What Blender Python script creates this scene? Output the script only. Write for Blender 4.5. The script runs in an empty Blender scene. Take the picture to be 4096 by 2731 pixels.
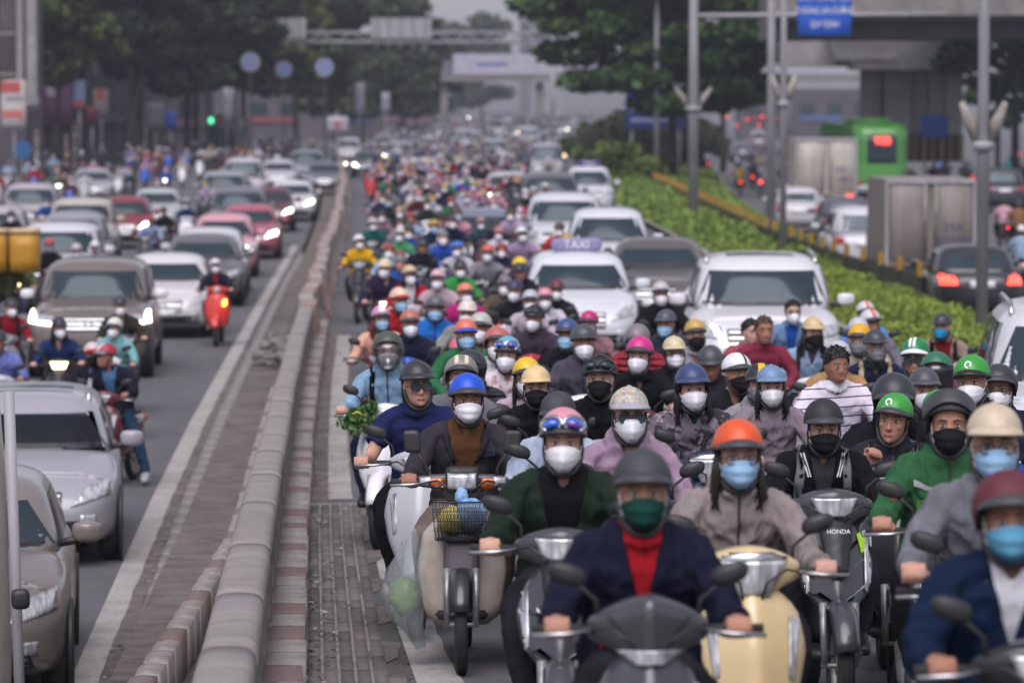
import bpy, bmesh, math, random
import numpy as np
from mathutils import Vector, Matrix, Euler
from mathutils.bvhtree import BVHTree

random.seed(7)
RNG = np.random.default_rng(7)
SC = bpy.context.scene
COL = SC.collection

# ------------------------------------------------------------------ camera, sky, sun, exposure
CAM_Z = 4.15
PITCH = math.atan((1365.5 - 440.0) / 15360.0)
cam_d = bpy.data.cameras.new('camera')
cam_d.lens = 135.0
cam_d.sensor_width = 36.0
cam_d.clip_start = 0.5
cam_d.clip_end = 6000.0
cam_d.dof.use_dof = True
cam_d.dof.focus_distance = 21.6
cam_d.dof.aperture_fstop = 3.3
cam = bpy.data.objects.new('camera', cam_d)
cam.location = (0, 0, CAM_Z)
cam.rotation_euler = (math.radians(90) - PITCH, 0, 0)
COL.objects.link(cam)
SC.camera = cam

SUN_EL, SUN_AZ = math.radians(57), math.radians(188)
w = bpy.data.worlds.new('World')
SC.world = w
w.use_nodes = True
nt = w.node_tree
nt.nodes.clear()
sky = nt.nodes.new('ShaderNodeTexSky')
sky.sky_type = 'NISHITA'
sky.sun_disc = False
sky.sun_elevation = SUN_EL
sky.sun_rotation = SUN_AZ
sky.air_density = 1.0
sky.dust_density = 2.0
sky.ozone_density = 1.0
hs = nt.nodes.new('ShaderNodeHueSaturation')
hs.inputs['Saturation'].default_value = 0.22
tint = nt.nodes.new('ShaderNodeMix')
tint.data_type = 'RGBA'
tint.blend_type = 'MULTIPLY'
tint.inputs[0].default_value = 1.0
tint.inputs[7].default_value = (0.965, 0.945, 1.06, 1)
bg = nt.nodes.new('ShaderNodeBackground')
bg.inputs['Strength'].default_value = 0.078
wo = nt.nodes.new('ShaderNodeOutputWorld')
nt.links.new(sky.outputs[0], hs.inputs['Color'])
nt.links.new(hs.outputs[0], tint.inputs[6])
nt.links.new(tint.outputs[2], bg.inputs[0])
nt.links.new(bg.outputs[0], wo.inputs[0])

sun_d = bpy.data.lights.new('sun', 'SUN')
sun_d.energy = 1.5
sun_d.angle = math.radians(60)
sun_d.color = (1.0, 0.96, 0.97)
sun = bpy.data.objects.new('sun', sun_d)
sun.rotation_euler = (math.radians(90) - SUN_EL, 0, math.radians(180) - SUN_AZ)
sun.location = (0, 0, 60)
COL.objects.link(sun)

SC.view_settings.view_transform = 'Standard'
SC.view_settings.look = 'None'
SC.view_settings.exposure = 0.88
SC.view_settings.gamma = 1.0
SC.render.engine = 'CYCLES'
SC.cycles.use_denoising = True
SC.cycles.max_bounces = 6
SC.cycles.diffuse_bounces = 2
SC.cycles.glossy_bounces = 2
SC.cycles.transmission_bounces = 3
SC.cycles.transparent_max_bounces = 8
SC.cycles.volume_bounces = 1
SC.cycles.caustics_reflective = False
SC.cycles.caustics_refractive = False
SC.cycles.sample_clamp_indirect = 4.0

# ------------------------------------------------------------------ the lens as a ruler: photograph pixel -> place
FPX = 15360.0
FW = Vector((0, math.cos(PITCH), -math.sin(PITCH)))
UP = Vector((0, math.sin(PITCH), math.cos(PITCH)))


def ray(px, py):
    return FW + Vector((1, 0, 0)) * ((px - 2048.0) / FPX) - UP * ((py - 1365.5) / FPX)


def at(px, py, Y):
    d = ray(px, py)
    t = Y / d.y
    return Vector((d.x * t, Y, CAM_Z + d.z * t))


def lerp_tab(tab, y):
    return float(np.interp(y, tab[0], tab[1]))


ZR = ([-40, 6, 12.5, 21, 28, 35, 42, 50, 65, 240, 340, 450, 600, 800, 1200, 3000], [2.0, 1.72, 1.48, 1.17, .915, .70, .585, .53, .50, .50, .75, 1.25, 2.0, 2.8, 3.4, 3.6])
CK = ([-40, 5, 12, 18.8, 29.4, 40.8, 51, 62, 85, 112, 150, 181, 226, 300, 420, 700, 3000],
      [1.2, -.27, -.66, -1.02, -1.57, -2.12, -2.56, -2.98, -3.85, -4.8, -6.3, -7.7, -9.8, -12.5, -14.5, -15.5, -16])


def zr(y):
    return lerp_tab(ZR, y)


def za(y):
    return 0.02


def zl(y):
    t = min(1, max(0, (y - 120) / 110.0))
    return 0.5 * t * t * (3 - 2 * t)


def ck(y):
    return lerp_tab(CK, y)


def solve(px, py, h, zf):
    """distance at which a thing of height h on the road zf shows its top at the pixel"""
    lo, hi = 7.0, 900.0
    g = lambda Y: at(px, py, Y).z - (zf(Y) + h)
    for _ in range(50):
        m = 0.5 * (lo + hi)
        if g(m) > 0:
            lo = m
        else:
            hi = m
    return 0.5 * (lo + hi)


# ------------------------------------------------------------------ materials
def lin(h):
    c = [int(h[i:i + 2], 16) / 255.0 for i in (0, 2, 4)]
    return tuple(x / 12.92 if x <= .04045 else ((x + .055) / 1.055) ** 2.4 for x in c)


MATS = {}


class N:
    """small node-graph helper"""
    def __init__(s, name):
        s.m = bpy.data.materials.new(name)
        s.m.use_nodes = True
        s.t = s.m.node_tree
        s.b = s.t.nodes['Principled BSDF']
        s.out = s.t.nodes['Material Output']

    def n(s, typ, **kw):
        x = s.t.nodes.new(typ)
        for k, v in kw.items():
            if hasattr(x, k):
                setattr(x, k, v)
            else:
                x.inputs[k.replace('_', ' ')].default_value = v
        return x

    def l(s, a, b):
        s.t.links.new(a, b)

    def set(s, **kw):
        for k, v in kw.items():
            s.b.inputs[k.replace('_', ' ')].default_value = v

    def noise(s, scale, detail=4, rough=.6, vec=None, dim=None):
        x = s.n('ShaderNodeTexNoise')
        x.inputs['Scale'].default_value = scale
        x.inputs['Detail'].default_value = detail
        x.inputs['Roughness'].default_value = rough
        if vec is not None:
            s.l(vec, x.inputs['Vector'])
        return x.outputs[0]

    def ramp(s, fac, stops):
        x = s.n('ShaderNodeValToRGB')
        e = x.color_ramp.elements
        while len(e) > 1:
            e.remove(e[-1])
        for i, (p, c) in enumerate(stops):
            el = e[0] if i == 0 else e.new(p)
            el.position = p
            el.color = (*c, 1) if len(c) == 3 else c
        s.l(fac, x.inputs[0])
        return x.outputs[0]

    def mix(s, a, b, fac=1.0, mode='MIX'):
        x = s.n('ShaderNodeMix')
        x.data_type = 'RGBA'
        x.blend_type = mode
        for i, v in ((0, fac), (6, a), (7, b)):
            if hasattr(v, 'is_linked'):
                s.l(v, x.inputs[i])
            elif i == 0:
                x.inputs[0].default_value = v
            else:
                x.inputs[i].default_value = (*v, 1)
        return x.outputs[2]

    def coord(s, kind='Object', scale=None):
        tc = s.n('ShaderNodeTexCoord')
        o = tc.outputs[kind]
        if scale:
            mp = s.n('ShaderNodeMapping')
            mp.inputs['Scale'].default_value = scale
            s.l(o, mp.inputs[0])
            o = mp.outputs[0]
        return o

    def objcol(s):
        return s.n('ShaderNodeObjectInfo').outputs['Color']

    def rand(s):
        return s.n('ShaderNodeObjectInfo').outputs['Random']

    def bump(s, h, strength=.3, dist=.01):
        x = s.n('ShaderNodeBump')
        x.inputs['Strength'].default_value = strength
        x.inputs['Distance'].default_value = dist
        s.l(h, x.inputs['Height'])
        s.l(x.outputs[0], s.b.inputs['Normal'])

    def col(s, c):
        if hasattr(c, 'is_linked'):
            s.l(c, s.b.inputs['Base Color'])
        else:
            s.b.inputs['Base Color'].default_value = (*c, 1)


def mat(name):
    if name in MATS:
        return MATS[name]
    g = N(name)
    f = BUILD.get(name)
    f(g)
    MATS[name] = g.m
    return g.m


BUILD = {}


def M(fn):
    BUILD[fn.__name__] = fn
    return fn


@M
def cloth(g):
    v = g.coord('Object')
    n1 = g.noise(9, 5, .6, v)
    c = g.mix(g.objcol(), g.ramp(n1, [(.3, (.72, .72, .72)), (.7, (1.08, 1.08, 1.08))]), 1, 'MULTIPLY')
    g.col(c)
    g.set(Roughness=.9, Specular_IOR_Level=.1)
    big = g.noise(14, 3, .55, g.coord('Object', (1, 1, .55)))
    fine = g.noise(260, 2, .6, v)
    m = g.n('ShaderNodeMath', operation='MULTIPLY_ADD')
    g.l(fine, m.inputs[0]); m.inputs[1].default_value = .06; g.l(big, m.inputs[2])
    g.bump(m.outputs[0], .7, .032)


@M
def puffer(g):
    v = g.coord('Object')
    wv = g.n('ShaderNodeTexWave', bands_direction='Z')
    wv.inputs['Scale'].default_value = 5.5
    wv.inputs['Distortion'].default_value = 1.2
    g.l(v, wv.inputs['Vector'])
    g.col(g.objcol())
    g.set(Roughness=.5, Specular_IOR_Level=.4)
    g.bump(wv.outputs[1], .8, .03)


def striped(g, base, line, freq, width, axis='Z'):
    v = g.coord('Object')
    sp = g.n('ShaderNodeSeparateXYZ'); g.l(v, sp.inputs[0])
    m = g.n('ShaderNodeMath', operation='MULTIPLY'); g.l(sp.outputs[axis], m.inputs[0]); m.inputs[1].default_value = freq
    f = g.n('ShaderNodeMath', operation='FRACT'); g.l(m.outputs[0], f.inputs[0])
    c = g.n('ShaderNodeMath', operation='LESS_THAN'); g.l(f.outputs[0], c.inputs[0]); c.inputs[1].default_value = width
    g.col(g.mix(base, line, c.outputs[0]))
    g.set(Roughness=.9, Specular_IOR_Level=.2)
    g.bump(g.noise(14, 3, .55, g.coord('Object', (1, 1, .55))), .5, .02)


@M
def polo_stripe(g):
    striped(g, lin('d8cfdc'), lin('2a2a3c'), 16, .13)


@M
def knit_stripe(g):
    striped(g, lin('d9a892'), lin('b98674'), 60, .4)


@M
def camo(g):
    v = g.coord('Object')
    n1 = g.noise(13, 2, .5, v)
    n2 = g.noise(17, 2, .5, g.coord('Object', (1.1, -1.2, .9)))
    a = g.ramp(n1, [(.0, lin('2b2730')), (.47, lin('2b2730')), (.48, lin('5c5460')), (1, lin('5c5460'))])
    b = g.ramp(n2, [(0, (0, 0, 0)), (.56, (0, 0, 0)), (.57, (1, 1, 1))])
    g.col(g.mix(a, lin('857880'), b))
    g.set(Roughness=.85)
    g.bump(g.noise(14, 3, .55, v), .5, .02)


@M
def camo_shell(g):
    v = g.coord('Object')
    vo = g.n('ShaderNodeTexVoronoi'); vo.inputs['Scale'].default_value = 55; g.l(v, vo.inputs['Vector'])
    c = g.ramp(g.noise(60, 3, .7, v), [(.3, lin('3c5a4a')), (.43, lin('93a08c')), (.52, lin('c9bd9c')), (.6, lin('8a5c58')), (.7, lin('5d7a6c'))])
    g.col(g.mix(c, vo.outputs['Color'], .22))
    g.set(Roughness=.45)


@M
def floral(g):
    v = g.coord('Object')
    n1 = g.noise(22, 3, .6, v)
    g.col(g.ramp(n1, [(.0, lin('d5ccd2')), (.52, lin('d5ccd2')), (.58, lin('c98e86')), (.64, lin('8f7f9a')), (.7, lin('d5ccd2'))]))
    g.set(Roughness=.9)


@M
def skin(g):
    v = g.coord('Object')
    n1 = g.noise(30, 4, .6, v)
    c = g.mix(g.objcol(), g.ramp(n1, [(.3, (.86, .8, .78)), (.7, (1.08, 1.04, 1.02))]), 1, 'MULTIPLY')
    g.col(c)
    g.set(Roughness=.64, Specular_IOR_Level=.3)
    g.bump(g.noise(160, 3, .6, v), .12, .004)


@M
def paint(g):
    v = g.coord('Object')
    n1 = g.noise(3.5, 4, .65, v)
    c = g.mix(g.objcol(), g.ramp(n1, [(.3, (.94, .935, .925)), (.7, (1.01, 1.01, 1.01))]), 1, 'MULTIPLY')
    g.col(c)
    g.set(Roughness=.34, Specular_IOR_Level=.5, Coat_Weight=.6, Coat_Roughness=.08)
    g.l(g.ramp(n1, [(.3, (.4, .4, .4)), (.7, (.28, .28, .28))]), g.b.inputs['Roughness'])


@M
def metal_paint(g):
    v = g.coord('Object')
    n1 = g.noise(2.2, 4, .65, v)
    c = g.mix(g.objcol(), g.ramp(n1, [(.35, (.84, .83, .81)), (.65, (1.03, 1.03, 1.03))]), 1, 'MULTIPLY')
    g.col(c)
    g.set(Roughness=.36, Metallic=.45, Coat_Weight=.7, Coat_Roughness=.06)


@M
def shell(g):
    v = g.coord('Object')
    n1 = g.noise(18, 5, .7, v)
    c = g.mix(g.objcol(), g.ramp(n1, [(.3, (.8, .79, .78)), (.62, (1.03, 1.03, 1.03))]), 1, 'MULTIPLY')
    g.col(c)
    g.set(Roughness=.38, Specular_IOR_Level=.45)
    g.l(g.ramp(n1, [(.3, (.5, .5, .5)), (.7, (.3, .3, .3))]), g.b.inputs['Roughness'])


@M
def shell_matte(g):
    n1 = g.noise(18, 5, .7, g.coord('Object'))
    g.col(g.mix(g.objcol(), g.ramp(n1, [(.3, (.82, .82, .82)), (.7, (1.05, 1.05, 1.05))]), 1, 'MULTIPLY'))
    g.set(Roughness=.62, Specular_IOR_Level=.4)


@M
def mask_cloth(g):
    v = g.coord('Object')
    g.col(g.mix(g.objcol(), g.ramp(g.noise(25, 3, .6, v), [(.3, (.9, .9, .91)), (.7, (1.03, 1.03, 1.03))]), 1, 'MULTIPLY'))
    g.set(Roughness=.9, Specular_IOR_Level=.2)
    g.bump(g.noise(34, 4, .6, g.coord('Object', (.6, .6, 1.5))), .6, .009)


@M
def hair(g):
    v = g.coord('Object', (60, 60, 6))
    g.col(g.mix(g.objcol(), g.ramp(g.noise(3, 3, .6, v), [(.3, (.6, .6, .6)), (.7, (1.4, 1.4, 1.4))]), 1, 'MULTIPLY'))
    g.set(Roughness=.5)
    g.bump(g.noise(4, 3, .6, v), .5, .01)


@M
def plastic(g):
    n1 = g.noise(12, 4, .7, g.coord('Object'))
    g.col(g.ramp(n1, [(.3, (.012, .012, .014)), (.75, (.035, .034, .036))]))
    g.l(g.ramp(n1, [(.3, (.6, .6, .6)), (.7, (.38, .38, .38))]), g.b.inputs['Roughness'])


@M
def tint_plastic(g):
    n1 = g.noise(10, 4, .7, g.coord('Object'))
    g.col(g.mix(g.objcol(), g.ramp(n1, [(.3, (.78, .77, .75)), (.7, (1.05, 1.05, 1.05))]), 1, 'MULTIPLY'))
    g.set(Roughness=.48)


@M
def rubber(g):
    n1 = g.noise(14, 4, .7, g.coord('Object'))
    g.col(g.ramp(n1, [(.3, (.012, .012, .012)), (.75, (.045, .042, .04))]))
    g.set(Roughness=.8)


@M
def chrome(g):
    n1 = g.noise(20, 4, .7, g.coord('Object'))
    g.col(g.ramp(n1, [(.3, (.42, .42, .43)), (.7, (.62, .62, .63))]))
    g.set(Metallic=.9, Roughness=.25)


@M
def alloy(g):
    n1 = g.noise(14, 4, .7, g.coord('Object'))
    g.col(g.ramp(n1, [(.3, (.16, .155, .15)), (.7, (.4, .4, .4))]))
    g.set(Metallic=.6, Roughness=.42)


@M
def lens(g):
    wv = g.n('ShaderNodeTexVoronoi'); wv.inputs['Scale'].default_value = 34
    g.l(g.coord('Object', (1, .2, .35)), wv.inputs['Vector'])
    g.col(g.ramp(wv.outputs[0], [(.0, (.8, .8, .82)), (.5, (.5, .5, .52)), (1, (.2, .2, .22))]))
    g.set(Metallic=.3, Roughness=.15, Coat_Weight=1.0, Coat_Roughness=.03)
    g.bump(wv.outputs[0], .5, .01)


@M
def amber(g):
    g.col((.5, .13, .02)); g.set(Roughness=.2, Coat_Weight=.8)


@M
def red_lens(g):
    g.col((.32, .012, .012)); g.set(Roughness=.18, Coat_Weight=.8)


def emis(name, col, st):
    def f(g):
        g.col(col); g.set(Roughness=.3, Emission_Color=(*col, 1), Emission_Strength=st)
    BUILD[name] = f


emis('lamp_white', (1.0, .97, .86), 3.2)
emis('lamp_warm', (1.0, .72, .36), 4.0)
emis('lamp_amber', (1.0, .42, .05), 6.0)
emis('lamp_red', (1.0, .05, .03), 2.6)
emis('led_red', (1.0, .08, .05), 2.2)
emis('led_green', (.1, .9, .4), 1.2)


@M
def glass_dark(g):
    n1 = g.noise(1.1, 3, .6, g.coord('Object'))
    g.col(g.ramp(n1, [(.3, (.016, .026, .034)), (.7, (.035, .05, .06))]))
    g.set(Roughness=.08, Specular_IOR_Level=.46, Specular_Tint=(.8, .92, 1.0, 1))


@M
def glass_clear(g):
    tr = g.n('ShaderNodeBsdfTransparent'); tr.inputs[0].default_value = (.42, .47, .5, 1)
    gl = g.n('ShaderNodeBsdfGlossy'); gl.inputs[0].default_value = (.6, .66, .7, 1); gl.inputs['Roughness'].default_value = .05
    fr = g.n('ShaderNodeFresnel'); fr.inputs[0].default_value = 1.4
    ad = g.n('ShaderNodeMath', operation='ADD'); g.l(fr.outputs[0], ad.inputs[0]); ad.inputs[1].default_value = .07
    mx = g.n('ShaderNodeMixShader')
    g.l(ad.outputs[0], mx.inputs[0]); g.l(tr.outputs[0], mx.inputs[1]); g.l(gl.outputs[0], mx.inputs[2])
    g.l(mx.outputs[0], g.out.inputs[0])


@M
def visor_clear(g):
    tr = g.n('ShaderNodeBsdfTransparent'); tr.inputs[0].default_value = (.78, .78, .78, 1)
    gl = g.n('ShaderNodeBsdfGlossy'); gl.inputs[0].default_value = (.8, .82, .84, 1); gl.inputs['Roughness'].default_value = .12
    mx = g.n('ShaderNodeMixShader'); mx.inputs[0].default_value = .13
    g.l(tr.outputs[0], mx.inputs[1]); g.l(gl.outputs[0], mx.inputs[2])
    g.l(mx.outputs[0], g.out.inputs[0])


@M
def visor_smoke(g):
    tr = g.n('ShaderNodeBsdfTransparent'); tr.inputs[0].default_value = (.3, .3, .32, 1)
    gl = g.n('ShaderNodeBsdfGlossy'); gl.inputs[0].default_value = (.6, .62, .66, 1); gl.inputs['Roughness'].default_value = .1
    mx = g.n('ShaderNodeMixShader'); mx.inputs[0].default_value = .15
    g.l(tr.outputs[0], mx.inputs[1]); g.l(gl.outputs[0], mx.inputs[2])
    g.l(mx.outputs[0], g.out.inputs[0])


@M
def goggle_blue(g):
    v = g.coord('Object')
    sp = g.n('ShaderNodeSeparateXYZ'); g.l(v, sp.inputs[0])
    g.col(g.ramp(g.noise(9, 1, .5, v), [(.35, lin('2c2f9e')), (.5, lin('1f6fd0')), (.65, lin('5a2d8e'))]))
    g.set(Roughness=.1, Coat_Weight=1)


@M
def asphalt(g):
    v = g.coord('Object')
    big = g.noise(.35, 5, .62, v)
    str_ = g.noise(.8, 5, .65, g.coord('Object', (2.6, .3, 1)))
    c1 = g.ramp(big, [(.3, (.082, .080, .087)), (.48, (.105, .102, .11)), (.52, (.092, .09, .097)), (.7, (.122, .119, .128))])
    c2 = g.mix(c1, g.ramp(str_, [(.35, (.86, .855, .855)), (.62, (1.07, 1.06, 1.06))]), 1, 'MULTIPLY')
    fine = g.noise(90, 3, .7, v)
    c3 = g.mix(c2, g.ramp(fine, [(.35, (.75, .75, .75)), (.7, (1.25, 1.25, 1.25))]), 1, 'MULTIPLY')
    g.col(c3)
    g.set(Roughness=.82)
    g.bump(fine, .5, .008)


@M
def gravel_edge(g):
    v = g.coord('Object')
    fine = g.noise(55, 4, .75, v)
    g.col(g.ramp(fine, [(.3, (.035, .034, .034)), (.5, (.1, .095, .095)), (.72, (.2, .19, .185))]))
    g.set(Roughness=.95)
    g.bump(fine, .9, .03)


def worn(g, base, dark, lo=.4, hi=.6, scale=2.2, bumpy=.4):
    v = g.coord('Object')
    n1 = g.noise(scale, 6, .68, v)
    n2 = g.noise(scale * 14, 4, .7, v)
    c = g.ramp(n1, [(lo, dark), (hi, base)])
    c = g.mix(c, g.ramp(n2, [(.3, (.7, .69, .67)), (.6, (1.08, 1.08, 1.08))]), 1, 'MULTIPLY')
    g.col(c)
    g.set(Roughness=.85)
    g.bump(n2, bumpy, .012)


@M
def road_paint(g):
    worn(g, (.36, .335, .32), (.25, .235, .23), .3, .55, 1.6)


@M
def concrete(g):
    worn(g, (.245, .225, .215), (.15, .138, .135), .32, .62, 1.1)


@M
def concrete_cap(g):
    v = g.coord('Object', (.5, 1.6, 1))
    n1 = g.noise(2.2, 6, .7, v)
    st = g.noise(1.6, 5, .7, g.coord('Object', (1.5, 6.0, 1)))
    c = g.ramp(n1, [(.3, (.205, .185, .178)), (.62, (.275, .25, .242))])
    c = g.mix(c, g.ramp(st, [(.35, (.86, .85, .845)), (.62, (1.06, 1.06, 1.055))]), 1, 'MULTIPLY')
    spots = g.noise(11, 6, .75, g.coord('Object'))
    c = g.mix(c, g.ramp(spots, [(.3, (.62, .6, .58)), (.42, (1, 1, 1))]), 1, 'MULTIPLY')
    g.col(c)
    g.set(Roughness=.85)
    g.bump(g.noise(30, 5, .75, g.coord('Object')), .6, .014)


@M
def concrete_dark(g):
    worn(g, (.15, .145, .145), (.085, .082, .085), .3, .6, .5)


@M
def stone(g):
    v = g.coord('Object')
    r = g.rand()
    n1 = g.noise(6, 5, .7, v)
    c = g.ramp(n1, [(.3, (.085, .075, .07)), (.7, (.16, .142, .133))])
    rr = g.ramp(r, [(0, (.66, .65, .64)), (1, (1.25, 1.22, 1.18))])
    c = g.mix(c, rr, 1, 'MULTIPLY')
    g.col(c)
    g.set(Roughness=.88)
    g.bump(g.noise(70, 4, .7, v), .5, .01)


@M
def mortar(g):
    worn(g, (.27, .245, .235), (.16, .145, .138), .35, .6, 6)


@M
def dirt(g):
    worn(g, (.17, .143, .127), (.08, .067, .06), .35, .62, 3.2, .8)


@M
def kerb_white(g):
    worn(g, (.37, .34, .315), (.2, .178, .165), .32, .62, 4.0, .7)


@M
def kerb_red(g):
    worn(g, (.25, .155, .15), (.19, .15, .14), .38, .62, 5.0, .7)


@M
def barrier_red(g):
    worn(g, (.3, .165, .15), (.27, .21, .195), .4, .6, 2.2)


@M
def leaf(g):
    r = g.noise(.9, 4, .6, g.coord('Object'))
    ge = g.n('ShaderNodeNewGeometry')
    c = g.ramp(r, [(.3, (.6, .6, .6)), (.7, (1.35, 1.35, 1.2))])
    rp = g.ramp(ge.outputs['Random Per Island'], [(0, (.55, .6, .5)), (1, (1.35, 1.3, 1.2))])
    c = g.mix(g.objcol(), c, 1, 'MULTIPLY')
    g.col(g.mix(c, rp, 1, 'MULTIPLY'))
    g.set(Roughness=.6, Specular_IOR_Level=.3)


@M
def bark(g):
    worn(g, (.075, .06, .052), (.03, .026, .025), .35, .65, 4, .8)


@M
def earth(g):
    worn(g, (.07, .06, .045), (.035, .032, .024), .35, .6, 1.2)


@M
def galv(g):
    v = g.coord('Object', (1, 1, .15))
    n1 = g.noise(4, 5, .7, v)
    g.col(g.ramp(n1, [(.3, (.24, .235, .245)), (.7, (.4, .39, .41))]))
    g.set(Roughness=.6, Metallic=.1)


@M
def board(g):
    n1 = g.noise(1.5, 5, .65, g.coord('Object'))
    g.col(g.mix(g.objcol(), g.ramp(n1, [(.3, (.8, .8, .8)), (.65, (1.05, 1.05, 1.05))]), 1, 'MULTIPLY'))
    g.set(Roughness=.6)


@M
def truck_panel(g):
    v = g.coord('Object')
    n1 = g.noise(1.3, 6, .7, v)
    st = g.noise(2.5, 4, .6, g.coord('Object', (3, 3, .25)))
    c = g.mix(g.objcol(), g.ramp(n1, [(.3, (.72, .69, .66)), (.6, (1.03, 1.03, 1.03))]), 1, 'MULTIPLY')
    g.col(g.mix(c, g.ramp(st, [(.35, (.82, .8, .78)), (.6, (1, 1, 1))]), 1, 'MULTIPLY'))
    g.set(Roughness=.5)


@M
def plastic_bag(g):
    tr = g.n('ShaderNodeBsdfTransparent'); tr.inputs[0].default_value = (.8, .83, .84, 1)
    g.set(Base_Color=(.5, .53, .55, 1), Roughness=.2)
    mx = g.n('ShaderNodeMixShader'); mx.inputs[0].default_value = .33
    g.l(tr.outputs[0], mx.inputs[1]); g.l(g.b.outputs[0], mx.inputs[2])
    g.l(mx.outputs[0], g.out.inputs[0])
    g.bump(g.noise(18, 3, .6, g.coord('Object', (2, 2, .6))), .8, .02)


@M
def bag_blue(g):
    g.col(g.ramp(g.noise(9, 4, .6, g.coord('Object')), [(.3, lin('3f78b8')), (.55, lin('8fb4d8')), (.7, lin('5a8ecb'))]))
    g.set(Roughness=.35)
    g.bump(g.noise(20, 4, .6, g.coord('Object')), .8, .02)


@M
def produce_yellow(g):
    g.col(g.ramp(g.noise(9, 4, .6, g.coord('Object')), [(.3, lin('c2a531')), (.6, lin('d9cb6a'))])); g.set(Roughness=.5)


@M
def cabbage(g):
    g.col(g.ramp(g.noise(6, 4, .6, g.coord('Object')), [(.3, lin('2e5a1e')), (.5, lin('6d9638')), (.7, lin('a9c46a'))])); g.set(Roughness=.55)


@M
def eye_dark(g):
    g.col((.012, .009, .008)); g.set(Roughness=.15)


@M
def eye_white(g):
    g.col((.5, .46, .43)); g.set(Roughness=.3)


@M
def lip(g):
    g.col((.3, .11, .095)); g.set(Roughness=.5)


@M
def white_print(g):
    g.col((.75, .75, .75)); g.set(Roughness=.6)


@M
def flat_print(g):
    g.col(g.objcol()); g.set(Roughness=.65)

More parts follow.
